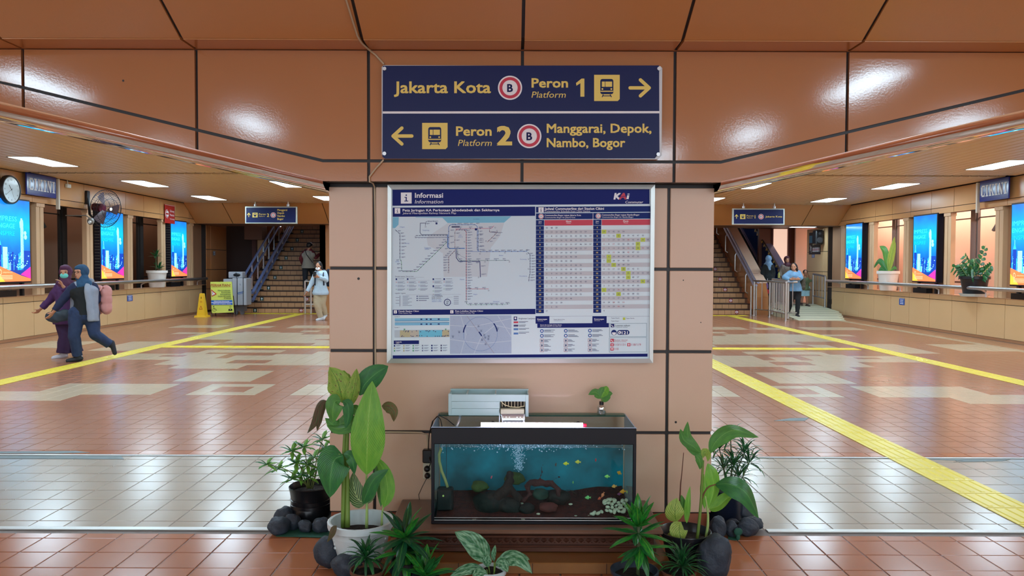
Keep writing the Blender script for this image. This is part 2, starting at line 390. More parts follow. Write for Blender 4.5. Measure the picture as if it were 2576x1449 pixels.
# ================================================================== SIDE WALLS
POSTS=[15.45+1.82*k for k in range(-3,5)]      # ...22.73
def side(sgn):
    L=sgn<0; X0=XL if L else XR
    X=lambda d: X0+d if L else X0-d
    nm='wall_left' if L else 'wall_right'
    wroot=struct(nm,('left' if L else 'right')+' wall of the hall: panelled parapet, openings between pairs of mullions and panelled header','wall')
    def bx(mb,d0,d1,y0,y1,z0,z1,m=0,bev=0):
        a,b=sorted((X(d0),X(d1)))
        return mb.bbox(a,b,y0,y1,z0,z1,bev,m) if bev else mb.box(a,b,y0,y1,z0,z1,m)
    core=MB(); bx(core,-.34,-.016,9.5,23.7,0,.855); bx(core,-.2,-.016,9.5,23.7,2.735,3.36); core.build('wall_core',DARKJ,wroot)
    pl=MB(); bx(pl,-.3,0,-8,9.5,0,3.36); bx(pl,-2.0,-1.9,-8,9.5,0,3.36); pl.build('wall_face',WALLP,wroot)
    lw=MB(); bx(lw,-.02,0,0,.903,.06,.738,0,.003); cp=MB(); bx(cp,-.02,0,0,.903,.75,.858,0,.003)
    hu=MB(); bx(hu,-.02,0,0,.903,2.872,3.285,0,.003); hl=MB(); bx(hl,-.02,0,0,.903,2.735,2.86,0,.003)
    meshes=[]
    for q in (lw,cp,hu,hl):
        me=bpy.data.meshes.new('panel'); me.from_pydata(q.v,[],q.f); me.materials.append(HEADP if q in (hu,hl) else WALLP); meshes.append(me)
    for k in range(-6,10):
        y=15.15+.915*k
        if y<9.6 or y+.9>23.75: continue
        for me in meshes: inst('panel',me,(0,y+.006,0),wroot)
    sk=MB(); bx(sk,-.02,.0,9.5,23.7,0,.055); sk.build('skirting',TILEO,wroot)
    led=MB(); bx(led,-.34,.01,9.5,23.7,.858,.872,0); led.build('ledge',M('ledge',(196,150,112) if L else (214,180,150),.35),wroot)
    MULL=M('mullion_cream',(214,178,140),.4)
    for i,yp in enumerate(POSTS):
        if yp<9.6: continue
        for dy in (-.125,.01):
            p=MB(); bx(p,-.15,-.04,yp+dy,yp+dy+.115,.872,2.735,0,.004); bx(p,-.16,-.02,yp+dy-.01,yp+dy+.125,2.66,2.735,0,.003); p.build('mullion',MULL,wroot)
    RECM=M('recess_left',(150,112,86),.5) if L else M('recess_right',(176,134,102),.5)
    for i in (0,2,4,6):                     # bays with a closed back behind light boxes
        y0=POSTS[i]+.125
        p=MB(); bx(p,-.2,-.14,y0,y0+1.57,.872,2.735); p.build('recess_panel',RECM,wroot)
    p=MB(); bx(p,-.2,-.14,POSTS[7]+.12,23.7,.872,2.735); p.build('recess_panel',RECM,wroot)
    # corridor behind
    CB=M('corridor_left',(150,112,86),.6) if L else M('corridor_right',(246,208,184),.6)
    cw=MB(); bx(cw,-1.9,-1.8,9.5,26.5,0,3.36); bx(cw,-1.9,-.34,9.4,9.5,0,3.36); bx(cw,-1.9,-.34,9.5,26.5,3.3,3.36); bx(cw,-1.9,0,26.4,26.5,0,3.36)
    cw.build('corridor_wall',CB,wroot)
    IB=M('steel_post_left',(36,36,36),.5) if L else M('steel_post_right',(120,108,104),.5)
    for yb in (13.4,17.0,20.55):
        q=MB(); bx(q,-.62,-.50,yb,yb+.17,.872-.87,3.3); bx(q,-.58,-.54,yb-.03,yb+.2,0,3.3); bx(q,-.6,-.56,yb+.2,yb+1.6,1.13,1.17); bx(q,-.6,-.57,yb-1.0,yb+1.6,2.60,2.625)
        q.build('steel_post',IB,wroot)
        q=MB(); a0=Vector((X(-.56),yb-.95,2.7)); q.tube([a0,(X(-.56),yb-.55,2.3)],.04,6); q.build('brace',IB,wroot)
    if 1:  # added strip lights, out of view, brighten the corridors behind the openings
        lt=thing('corridor_fill_light',('dim' if L else 'white')+' fluorescent tube high in the corridor behind the '+('left' if L else 'right')+' wall openings','light')
        q=MB(); bx(q,-1.3,-1.15,10,25.5,3.24,3.3); q.build('housing',WHITE,lt)
        q=MB(); bx(q,-1.29,-1.16,10.05,25.45,3.22,3.238); q.build('tube',M('corridor_fill_left',(255,240,230),.5,emit=((255,226,210),CORR*.13)) if L else M('corridor_fill',(255,240,230),.5,emit=((255,226,210),CORR)),lt)
    # tall panels past the parapet
    for k,(z0,z1) in enumerate(((.06,.72),(.735,1.33),(1.345,1.97),(1.985,2.735))):
        q=MB(); bx(q,-.4,0,23.75,23.78+.3,z0,z1,0,.004)
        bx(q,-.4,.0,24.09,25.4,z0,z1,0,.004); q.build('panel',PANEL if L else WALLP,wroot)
    q=MB(); bx(q,-.4,-.02,23.7,25.42,0,2.74); q.build('pier_core',DARKJ,wroot)
    # handrail
    h=thing('handrail','polished steel tube handrail on brackets along the top of the '+('left' if L else 'right')+' parapet','handrail')
    q=MB(); q.tube([(X(.13),9.6,1.06),(X(.13),23.4,1.06),(X(.1),23.5,1.06),(X(0),23.55,1.06)],.042,14); q.build('rail',STEEL,h,smooth=True)
    for k in range(8):
        yb=10.6+1.75*k+(.3 if L else 0)
        q=MB(); q.tube([(X(-.05),yb,.868),(X(-.05),yb,.97),(X(.04),yb,1.02),(X(.12),yb,1.035)],.018,8); q.build('bracket',STEEL,h,smooth=True)
    return wroot
wl=side(-1); wr=side(1)
# ================================================================== PILLAR + BULKHEAD
PY=4.24; PX0,PX1=-1.027,1.131
pil=struct('pillar','wide square pillar clad in salmon coloured panels with black joints','pillar')
MB().box(PX0+.004,PX1-.004,PY+.012,PY+.40,.0,1.99).build('core',DARKJ,pil)
J=.0085
for (a,b) in ((PX0,-.774),(-.774,.877),(.877,PX1)):
    for (z0,z1) in ((.105,.558),(.558,1.018),(1.018,1.482),(1.482,1.945)):
        x0=a+(J if a>PX0 else 0); x1=b-(J if b<PX1 else 0)
        MB().bbox(x0,x1,PY,PY+.03,z0+(J if z0>.2 else 0),z1-J,.003).build('panel',PILLARP,pil)
for s_,xx in ((-1,PX0),(1,PX1)):
    for (z0,z1) in ((.105,.558),(.558,1.018),(1.018,1.482),(1.482,1.945)):
        a,b=sorted((xx,xx-s_*.02)); MB().bbox(a,b,PY+.032,PY+.40,z0+.004,z1-J,.003).build('panel',PILLARP,pil)
RB=M('red_brown_tile',(150,84,58),.3)
for k in range(11):
    x0=PX0+.006+.1955*k; MB().bbox(x0,x0+.19,PY+.0,PY+.02,.002,.098,.002).build('tile',RB,pil)
dots=MB()
for (px,py,r) in ((902,701,3.4),(1719,705,1.6),(1763,811,1.4),(1700,1062,3)):
    p=at(px,py,PY); dots.cyl((p.x,PY-.0008,p.z),(p.x,PY+.003,p.z),r*PY/F,n=9)
dots.build('drill_hole',DARKJ,pil)
# bulkhead
BY=4.11; ZT=2.664; ZB=1.954; ZJ=2.064; SL=.24; BX0,BX1=-1.027,1.129
def zb(x,z0=ZB):
    return z0+(SL*(BX0-x) if x<BX0 else (SL*(x-BX1) if x>BX1 else 0))
bulk=struct('bulkhead','hanging orange panelled bulkhead over the pillar with slanted lower edges','bulkhead')
JX=[-4.505,-3.575,-2.645,-1.709,-.779,.052,.876,1.808,2.773,3.70,4.63]
JX=[-3.93]+[x for x in JX if abs(x)<3.9]+[4.05]
def clip_poly(x0,x1,lo,hi):
    xs=[x0]+[x for x in (BX0,BX1) if x0<x<x1]+[x1]
    top=[(x,hi(x)) for x in reversed(xs)]; return [(x,lo(x)) for x in xs]+top
for x0,x1 in zip(JX,JX[1:]):
    a,b=x0+J,x1-J
    def add(lo,hi,nm='panel'):
        pts=clip_poly(a,b,lo,hi)
        pts=[p for i,p in enumerate(pts) if i==0 or (abs(p[0]-pts[i-1][0])+abs(p[1]-pts[i-1][1]))>1e-4]
        if len(pts)<3: return
        MB().prism(pts,BY,BY+.02,'y').build(nm,PANEL,bulk)
    add(lambda x: min(zb(x,ZB),ZT-.01),lambda x: min(zb(x,ZJ)-J,ZT-.008))
    if zb((a+b)/2,ZJ)<ZT-.05: add(lambda x: min(zb(x,ZJ)+J,ZT-.012),lambda x: ZT-.008)
xs=[-3.98,BX0,BX1,4.09]
core=MB(); core.prism([(x,zb(x)+.002) for x in xs]+[(4.09,ZT),(-3.98,ZT)],BY+.019,4.66,'y'); core.build('core',DARKJ,bulk)
bk=MB(); bk.prism([(x,zb(x)+.002) for x in xs]+[(4.09,ZT),(-3.98,ZT)],4.66,4.68,'y'); bk.build('back_panel',PANEL,bulk)
ch=MB()
for (xa,xb) in ((-3.98,BX0),(BX1,4.09)):
    # slightly cushioned mirror cover
    v=[];n=13;K=15
    for i in range(n):
        x=xa+(xb-xa)*i/(n-1); d=(BX0-x) if x<0 else (x-BX1); b_=min(.05+.026*max(d,0),.11)
        for k_ in range(K):
            a=pi*k_/(K-1); yy=(BY+4.62)/2-(4.62-BY)/2*cos(a)-.004; v.append((x,yy-(.05*sin(a)**2),zb(x)+.004-b_*sin(a)**.8-.004*sin(9*a)))
    k=K; ch.add(v,[(i*k+j,(i+1)*k+j,(i+1)*k+j+1,i*k+j+1) for i in range(n-1) for j in range(k-1)])
    e0=xa if x<0 else xb
ch.build('mirror_cover',M('mirror_steel',(215,190,180),.06,1,bump=(3,.25)),bulk,smooth='all')
hole=MB(); p=at(310,203,BY); hole.cyl((p.x,BY-.0008,p.z),(p.x,BY+.002,p.z),.006,n=10); hole.build('drill_hole',DARKJ,bulk)
# soffit + sloped ceiling strip
SY=3.93; slope=.517; ZC=3.29; Y2=SY-(ZC-ZT)/slope
soff=struct('soffit','lowered orange soffit with a sloping front of large panels above the pillar','ceiling')
full=[XL]+[.052-.93*k-.83 for k in range(9,-1,-1) if .052-.93*k-.83>XL+.2]+[.052]+[.052+.93*k+.83 for k in range(10) if .052+.93*k+.83<XR-.2]+[XR]
full=sorted(set([round(x,3) for x in full]))
full=[x for x in full if not -3.6<x<3.8]+[-3.575,-2.645,-1.709,-.779,.052,.876,1.808,2.773,3.70]; full.sort()
SJ=M('soffit_panel',(196,136,82),.26,bump=(60,.05))
for x0,x1 in zip(full,full[1:]):
    if x1-x0<.1: continue
    a,b=x0+J,x1-J
    MB().box(a,b,SY+.003,BY+.0,ZT-.004,ZT+.02).build('panel',SJ,soff)
    MB().prism([(SY-.002,ZT+.001),(Y2,ZC),(Y2,ZC+.02),(SY-.002,ZT+.025)],a,b,'x').build('panel',SJ,soff)
q=MB(); q.prism([(SY,ZT+.012),(Y2,ZC+.012),(Y2,ZC+.25),(4.68,ZC+.25),(4.68,ZT),(BY,ZT),(BY,ZT+.01)],XL,XR,'x'); q.build('core',DARKJ,soff)
q=MB(); q.box(XL,XR,BY,4.69,ZT-.003,ZT); q.box(XL,XR,4.68,4.69,ZT,ZC+.1); q.build('back_panel',PANEL,soff)
# ================================================================== CEILING
ceil=struct('ceiling','linear metal slat ceiling, tan coloured slats running along the hall','ceiling')
MB().box(-12,12.2,-8,23,3.40,3.5).build('ceiling_void',DARKJ,ceil)
def plank(y0,y1,z):
    mb=MB(); w=.18; c=[(-w/2+.004,z+.03),(-w/2+.004,z+.012),(-w/2+.022,z),(w/2-.022,z),(w/2-.004,z+.012),(w/2-.004,z+.03)]
    mb.prism(c,y0,y1,'y'); me=bpy.data.meshes.new('slat'); me.from_pydata(mb.v,[],mb.f); me.materials.append(SLAT); return me
LX=[-8.2,-5.0,-1.75,1.85,5.35,8.55]; LY=[6.1,9.7,13.3,16.95,20.5]
pa=plank(4.70,14.8,3.29); pb=plank(15.12,22.1,3.30); pc=plank(-8,Y2,3.30)
k=0; x=XL+.09
lights=[(lx,ly) for lx in LX for ly in LY]
near_l=[(3.47,.67),(3.24,-2.2),(-3.33,-1.56),(-4.77,.47),(5.6,-1.4),(-1.0,-4.2),(2.4,-4.2),(-5.6,-4.2),(6,-4.2),(-8.4,-1.5),(8.6,-1.5)]
cl=0
while x<XR:
    inst('slat',pa,(x,0,0),ceil); inst('slat',pb,(x,0,0),ceil)
    x+=.18
st=MB(); x=XL+.09
while x<XR:
    c=[(-.086,3.33),(-.086,3.312),(-.068,3.30),(.068,3.30),(.086,3.312),(.086,3.33)]
    st.prism([(x+a,b) for a,b in c],-8,Y2,'y'); x+=.18
st.build('slat_field',SLAT,ceil,kind='stuff')
# ---- recessed lights
DIFF=M('light_diffuser',(255,255,255),.5,emit=((208,237,255),LAMP))
def light(x,y,z,label,lx=.52,ly=1.25):
    t=thing('ceiling_light',label,'ceiling light',(x,y,z))
    t['group']='flush fluorescent ceiling lights'
    f=MB(); f.box(-lx/2,lx/2,-ly/2,-ly/2+.02,-.006,.05); f.box(-lx/2,lx/2,ly/2-.02,ly/2,-.006,.05); f.box(-lx/2,-lx/2+.02,-ly/2,ly/2,-.006,.05); f.box(lx/2-.02,lx/2,-ly/2,ly/2,-.006,.05)
    f.build('frame',ALU,t); d=MB(); d.box(-lx/2+.02,lx/2-.02,-ly/2+.02,ly/2-.02,-.004,.04); d.build('diffuser',DIFF,t); return t
rown=['leftmost row over the left parapet','second row from the left wall','row just left of the pillar','row just right of the pillar','second row from the right wall','rightmost row over the right parapet']
coln=['nearest behind the bulkhead','second nearest','third along the hall','fourth along the hall','farthest before the stairs']
for i,lx in enumerate(LX):
    for j,ly in enumerate(LY):
        light(lx,ly,3.29 if ly<14.8 else 3.30,'white flush ceiling light, '+rown[i]+', '+coln[j])
nn_=['mirrored as a long streak in the right bulkhead panels','mirrored as a small patch low in the right bulkhead panel','mirrored as a round patch in the left bulkhead panel','mirrored at the far left of the bulkhead','behind the camera to the far right','behind the camera, left of centre, rear row','behind the camera, right of centre, rear row','behind the camera, left rear row','behind the camera, right rear row','behind the camera by the left wall','behind the camera by the right wall']
for i,(lx,ly) in enumerate(near_l):
    light(lx,ly,3.30,'white flush ceiling light '+nn_[i],.42 if i<4 else .5,1.25)
# far fascia
ff=struct('far_fascia','sloping orange panelled fascia across the end of the hall above the stairs','fascia')
FJ=[XL,.155-8.625,.155-5.705,.155-2.79,.155+2.79,.155+5.705,.155+8.625,XR]
for x0,x1 in zip(FJ,FJ[1:]):
    MB().prism([(22.1,3.30),(22.96,2.745),(22.98,2.765),(22.12,3.33)],x0+.012,x1-.012,'x').build('panel',SJ,ff)
q=MB(); q.prism([(22.13,3.33),(22.13,3.45),(24.4,3.45),(24.4,2.75),(22.98,2.75)],XL-.3,XR+.3,'x'); q.build('core',DARKJ,ff)
q=MB(); q.box(XL-.3,XR+.3,22.965,24.4,2.738,2.75); q.build('soffit_panel',M('far_soffit',(120,84,60),.4),ff)
light(9.1,23.7,2.736,'white flush ceiling light under the low soffit beside the escalator',.8,.3)
# ================================================================== END OF HALL: stairs, escalator
def AT(px,py,Y): return at(px,py,Y)
STEP=M('stair_tile',(196,150,106),.4,noise_=(2,.9,(180,134,94)))
STEPE=M('stair_edge',(70,46,38),.5)
Y0=23.4; RISE=.165; TRD=.285
def stairs(label,x0,x1,n=20,tw=.2):
    t=thing('staircase',label,'staircase')
    st=bpy.data.meshes.new('step'); q=MB(); q.box(x0,x1,.012,TRD+.6,-.16,RISE-.004); q.bbox(x0,x1,-.012,TRD,RISE-.022,RISE,.003,1)
    st.from_pydata(q.v,[],q.f); st.materials.append(M('stair_joint',(110,74,54),.6)); st.materials.append(STEPE); st.polygons.foreach_set('material_index',q.m)
    tm=bpy.data.meshes.new('tile'); q=MB(); q.box(.006,tw-.006,-.004,.014,.01,RISE-.03); tm.from_pydata(q.v,[],q.f); tm.materials.append(STEP)
    m=int((x1-x0)/tw); cnt=0
    for i in range(n):
        so_=inst('step',st,(0,Y0+TRD*i,RISE*i),t)
        for k in range(m):
            if cnt<300: inst('tile',tm,(x0+k*tw,0,0),so_); cnt+=1
    return t
stairs('broad tiled staircase rising behind the left side of the pillar, arrow stickers on its risers',-8.5,-5.98,tw=.21)
stairs('tiled staircase rising behind the right side of the pillar beside the escalator',5.4,7.5)
def sticker(px,py,up,label,i):
    # find the riser: step index whose front face contains this pixel
    for k in range(20):
        Y=Y0+TRD*k; p=at(px,py,Y)
        if RISE*k-.01<=p.z<=RISE*(k+1)+.01: break
    G=M('sticker_green',(20,70,60),.5) if up else M('sticker_red',(150,30,40),.5)
    q=Flat(lambda x,y,L: (p.x+x,Y-.014-.0012*L,RISE*k+.083-y)); 
    q.rect(-.055,-.055,.055,.055,G,1)
    W=PWH
    if up: q.line([(0,.045),(0,-.02)],.02,W,2); q.poly([(-.035,-.005),(0,-.045),(.035,-.005)],W,2)
    else: q.ring(0,0,.036,.01,W,2,20); q.rect(-.03,-.008,.03,.008,W,2)
    o=q.build('step_sticker',None); tag(o,label,'sticker')
lefts=[(642,780),(659,748.5),(676,724),(692,698.5),(707,673),(720,650),(735,627),(748,605.5),(760,585.5)]
ordn=['lowest','second','third','fourth','fifth','sixth','seventh','eighth','topmost']
for i,(a,b) in enumerate(lefts): sticker(a,b,True,'small dark sticker with a white up arrow on the left stairs, %s of the row'%ordn[i],i)
sticker(758,780.5,False,'red no-entry sticker on the bottom riser of the left stairs',0)
sticker(772,751,False,'red no-entry sticker on the third riser of the left stairs by the climbing man',0)
sticker(823,650.5,False,'red no-entry sticker high on the left stairs beside the pillar edge',0)
rights=[(1853,784.5),(1838,755),(1824,727.5),(1811,702),(1799,677.5)]
for i,(a,b) in enumerate(rights): sticker(a,b,False,'red no-entry sticker on the right stairs, %s of the row'%ordn[i],i)
SZ=6.5
ew=struct('wall_back','end wall of the hall with stairwells either side','wall')
q=MB(); q.box(-5.98,5.38,23.5,23.7,0,2.75); q.box(-5.98,-5.8,23.5,34,0,SZ); q.box(5.2,5.38,23.5,34,0,SZ); q.build('stair_wall',PANEL,ew)
q=MB(); q.box(-11.5,11.8,34,34.2,0,3.2); q.box(-11.5,11.8,24.4,34.2,SZ,SZ+.1); q.box(-11.6,-11.5,24,34,0,SZ); q.box(11.8,11.9,24,34,0,SZ); q.box(-12,12,24.38,24.42,2.75,SZ); q.build('stairwell_shell',M('stairwell',(176,124,92),.6),ew)
# left of the left stairs: recess with dark doorway and lit wall
q=MB(); q.box(-11.5,-8.52,27.6,27.7,0,SZ); q.box(-8.62,-8.5,24.6,33,0,.2); q.build('stair_side_wall',M('side_wall',(196,142,100),.5),ew)
q=MB(); q.box(-9.9,-9.0,26.2,26.3,0,2.9); q.box(-9.0,-8.86,26.15,26.3,0,2.9,1); q.build('dark_doorway',[M('doorway_dark',(52,32,28),.6),M('door_jamb',(92,56,52),.5)],ew)
q=MB(); q.box(-9.1,-8.5,25.7,26.2,2.35,2.8); q.build('beam_end',M('beam_brown',(110,80,66),.6),ew)
q=MB(); q.box(-9.0,-8.56,26.3,26.4,0,3.0); q.build('lit_panel',WALLP,ew)
# sloped string beside left stairs
q=MB(); q.prism([(Y0-.05,0),(Y0-.05,.12),(Y0+TRD*20,RISE*20+.12),(Y0+TRD*20,0)],-8.62,-8.5,'x'); q.build('stair_string',M('string',(120,82,62),.5),ew)
# wheelchair-lift rails and handrails on the left stairs
SKYSTEEL=M('steel_painted_daylight',(140,165,225),.25,.35)  # bluish daylight reflection painted into the rail colour
def rail_set(label,x,hs,n,r,mat,y0=Y0+.5,step=.95,top=RISE*18):
    t=thing('stair_rail',label,'handrail'); sl=RISE/TRD
    for h in hs:
        q=MB(); q.tube([(x,y0-.3,max(.02,(y0-.3-Y0)*sl)+h),(x,Y0+TRD*19,RISE*19+h)],r,8); q.build('rail',mat,t,smooth=True)
    for k in range(n):
        yy=y0+step*k*.6; z=RISE*int((yy-Y0)/TRD+1)
        q=MB(); q.box(x-.02,x+.02,yy-.02,yy+.02,z-.02,(yy-Y0)*sl+hs[-1]+.0); q.box(x-.05,x+.05,yy-.05,yy+.05,z-.005,z+.04,1); q.build('post',[STEEL,BLACK],t)
    return t
rail_set('pair of blue-lit steel rails of the wheelchair lift along the left stairs',-8.12,[.25,.5],9,.05,SKYSTEEL)
rail_set('upper steel handrail on posts at the outer edge of the left stairs',-8.42,[.62,.95],8,.038,SKYSTEEL)
t=thing('stair_rail','steel handrail with slim posts on the right side of the left stairs','handrail')
q=MB(); q.tube([(-6.1,23.0,.92),(-6.1,23.3,.95),(-6.1,29,4.25)],.025,8); q.tube([(-6.28,22.9,.02),(-6.28,22.9,1.0),(-6.28,23.1,1.03)],.03,8); q.tube([(-6.1,22.9,.02),(-6.1,22.9,.92)],.03,8); q.build('rail',STEEL,t,smooth=True)
q=MB(); q.tube([(-6.28,22.9,.3),(-5.9,22.9,.3)],.018,8); q.tube([(-6.28,22.9,1.0),(-5.6,22.9,1.0)],.02,8); q.build('cross_bar',STEEL,t,smooth=True)
# ---- right: escalator
sl=RISE/TRD
bw=struct('stair_parapet','sloping tiled parapet wall between the right stairs and the escalator','parapet')
q=MB(); q.prism([(Y0-.1,0),(Y0-.1,.55),(Y0+.15,.98),(Y0+5.7,.98+5.55*sl),(Y0+5.7,0)],7.5,7.92,'x'); q.build('body',PANEL,bw)
q=MB(); q.prism([(Y0+.13,.975),(Y0+5.7,.975+5.57*sl),(Y0+5.7,1.0+5.57*sl),(Y0+.13,1.0)],7.56,7.95,'x'); q.build('deck',M('deck_pale',(226,190,164),.4),bw)
q=MB(); q.prism([(Y0-.1,0),(Y0-.1,.1),(Y0+5.7,.1+5.8*sl),(Y0+5.7,0)],7.47,7.5,'x'); q.build('string',TILEB,bw)
q=MB()
for k in range(4): q.box(7.93-.28,7.93-.12,Y0+.36+.07*k,Y0+.38+.07*k,1.1+.045*k,1.13+.045*k)
q.build('vent_slots',M('slot',(120,70,60),.5),bw)
t=thing('stair_rail','bright double steel handrail on the parapet beside the escalator','handrail')
for x,h in ((7.46,.93),(7.52,1.02)):
    q=MB(); q.tube([(x,Y0-.35,.92+h-.93),(x,Y0-.1,.93+h-.93),(x,Y0+5.6,.93+h-.93+5.7*sl)],.04,10); q.build('rail',M('steel_painted_lit',(205,214,245),.25,.75),t,smooth=True)  # lit copy of the steel, bluish light put into its colour
for k in range(5):
    yy=Y0+.6+1.15*k; z=(yy-Y0)*sl
    q=MB(); q.tube([(7.47,yy,z+.95),(7.42,yy,z+.85),(7.42,yy,z+.35),(7.5,yy,z+.3)],.016,6); q.build('bracket',STEEL,t,smooth=True)
for yy,x in ((Y0-.35,7.3),(Y0-.35,7.46)):
    q=MB(); q.tube([(x,yy,.0),(x,yy,.9)],.025,8); q.build('post',STEEL,t,smooth=True)
es=thing('escalator','escalator with dark steps, deep blue balustrade panels and steel decks','escalator')
EY=25.0; EZ=.3
q=MB(); q.box(7.95,9.35,EY-.7,EY+.4,EZ-.009,EZ+.004); q.build('landing_plate',STEEL,es)
stp=MB(); stp.box(8.02,8.92,0,.42,-.25,0); stp.box(8.02,8.92,-.012,.02,-.03,.004)
sm=bpy.data.meshes.new('step'); sm.from_pydata(stp.v,[],stp.f); sm.materials.append(M('escalator_step',(26,28,34),.5,.3))
for k in range(15): inst('step',sm,(0,EY+.4+.38*k,EZ+.22*(k+1)*1.0),es)
esl=.22/.38
def bal(x,nm):
    q=MB(); q.prism([(EY-.55,EZ),(EY-.65,EZ+.6),(EY-.5,EZ+.88),(EY+.2,EZ+.92),(EY+6,EZ+.92+5.8*esl),(EY+6,EZ+5.6*esl),(EY+.3,EZ)],x-.02,x+.02,'x'); q.build(nm,M('escalator_blue',(44,78,160),.15,.2),es)
bal(9.0,'balustrade')
hr=[(9.0,EY-.55,EZ+.25),(9.0,EY-.72,EZ+.6),(9.0,EY-.55,EZ+.92),(9.0,EY+.2,EZ+.97),(9.0,EY+6,EZ+.97+5.8*esl)]
q=MB(); q.tube(hr,.04,8); q.build('handrail_belt',BLACK,es,smooth=True)
q=MB()
for k in range(24):
    yy=EY-.4+.25*k; zz=EZ+.97+max(0,yy-EY-.2)*esl
    q.box(8.955,8.99,yy,yy+.12,zz-.03,zz+.045)
q.build('yellow_marks',M('mark_yellow',(230,200,110),.5),es)
q=MB(); q.prism([(EY+.1,EZ+.3),(EY+.2,EZ+.86),(EY+6,EZ+.86+5.8*esl),(EY+6,EZ+.5+5.8*esl)],9.05,9.35,'x'); q.build('deck',M('steel_deck',(150,160,205),.3,.25),es)
q=MB(); q.prism([(EY+.2,EZ-.05),(EY+.2,EZ+.03),(EY+6,EZ+.06+5.8*esl+.05),(EY+6,EZ+5.8*esl-.1)],8.93,8.97,'x'); q.build('skirt',M('steel_painted_lit',(205,214,245),.25,.75),es)
q=MB(); q.prism([(EY-.4,EZ),(EY-.5,EZ+.5),(EY-.3,EZ+.8),(EY+.1,EZ+.85),(EY+.2,EZ)],7.96,8.0,'x'); q.tube([(7.98,EY-.4,EZ+.2),(7.98,EY-.6,EZ+.55),(7.98,EY-.4,EZ+.86),(7.98,EY+.2,EZ+.92),(7.98,EY+6,EZ+.92+5.8*esl)],.035,8); q.build('newel',M('newel_dark',(50,56,72),.2,.5),es)
# room right of the escalator
rr=struct('wall_end_right','brown end wall right of the escalator with a bright opening','wall')
q=MB(); q.box(9.35,11.8,31.0,31.1,0,SZ); q.build('brown_wall',M('wall_brown2',(124,80,62),.6),rr)
pa_,pb_=at(1944,640,27.2),at(1981,640,27.2)
q=MB(); q.box(pa_.x,pb_.x,27.25,27.3,.3,2.85); q.build('daylight_glow_panel',M('wall_daylight_glow',(255,226,204),.6,emit=((255,214,190),.75)),rr)  # emission in the wall material stands in for daylight
q=MB(); q.box(pa_.x-.5,pa_.x-.06,27.2,27.35,.3,3.2); q.box(pb_.x+.12,pb_.x+2,27.2,27.35,.3,3.2); q.box(pa_.x-1.0,pb_.x+2,27.2,27.35,2.86,3.4); q.box(pa_.x-1.0,pb_.x+2,27.2,27.35,0,.34); q.build('brown_panel',M('wall_brown2',(124,80,62),.6),rr)
q=MB(); q.box(pa_.x-.06,pa_.x,27.15,27.35,.3,2.86); q.box(pb_.x,pb_.x+.12,27.15,27.35,.3,3.1); q.build('door_frame',M('frame_brown',(110,66,62),.5),rr)
# ramp
rp=thing('ramp','beige ramp with dark anti-slip strips rising toward the escalator landing','ramp')
for k in range(8):
    ya=20.9+.45*k; za=.012+.034*k
    a=7.95; b=9.25+.16*k if k<4 else 9.86
    q=MB(); q.prism([(ya,0),(ya,za),(ya+.405,za+.03),(ya+.405,0)],a,b,'x'); q.build('ramp_board',M('ramp_beige',(206,204,176),.5),rp)
    q=MB(); q.prism([(ya+.405,0),(ya+.405,za+.028),(ya+.45,za+.032),(ya+.45,0)],a,b,'x'); q.build('anti_slip_strip',M('strip_dark',(52,50,44),.7),rp)
q=MB(); q.box(7.95,9.86,24.5,27.2,0,.29); q.build('platform',M('ramp_beige2',(150,132,110),.5),rp)
# barriers
def barrier(label,pts,z0=0,h=1.06,sp=.13,posts=(0,-1),low=.2):
    t=thing('railing',label,'railing'); P=[Vector(p) for p in pts]
    q=MB(); q.tube([p+Vector((0,0,h)) for p in P],.03,8); q.build('rail',STEEL,t,smooth=True); q=MB(); q.tube([p+Vector((0,0,low)) for p in P],.018,8); q.build('lower_rail',STEEL,t,smooth=True)
    for i in posts:
        q=MB(); q.cyl(P[i],P[i]+Vector((0,0,h)),.028,n=10); q.cyl(P[i],P[i]+Vector((0,0,.03)),.05,n=12); q.build('post',STEEL,t,smooth=True)
    for a,b in zip(P,P[1:]):
        l=(b-a).length; n=max(1,int(l/sp))
        for k in range(1,n):
            c=a+(b-a)*(k/n); q=MB(); q.cyl(c+Vector((0,0,low)),c+Vector((0,0,h)),.012,n=7,cap=False); q.build('baluster',STEEL,t,smooth=True)
    return t
barrier('steel barrier with close vertical bars running from the parapet toward the hall',[(7.35,22.9,0),(7.62,22.3,0),(7.52,20.7,0)],posts=(0,1,-1),sp=.22)
barrier('short steel barrier wing the woman in the blue blouse leans on',[(7.52,20.72,0),(7.75,21.15,0),(8.02,21.25,.0)],posts=(0,))
barrier('steel barrier beside the dark handbags, parallel to the ramp edge',[(7.9,22.9,0.06),(7.8,21.3,0.03)],posts=(0,1))
barrier('short stack of steel bars where the parapet wall ends by the ramp',[(9.75,24.45,.26),(9.83,23.7,.2)],sp=.16,h=1.0,low=.3)
# wall things at right end
FR=lambda px0,py0,Y: (lambda x,y,L: tuple(at(px0+x,py0+y,Y-.02-.004*L)))
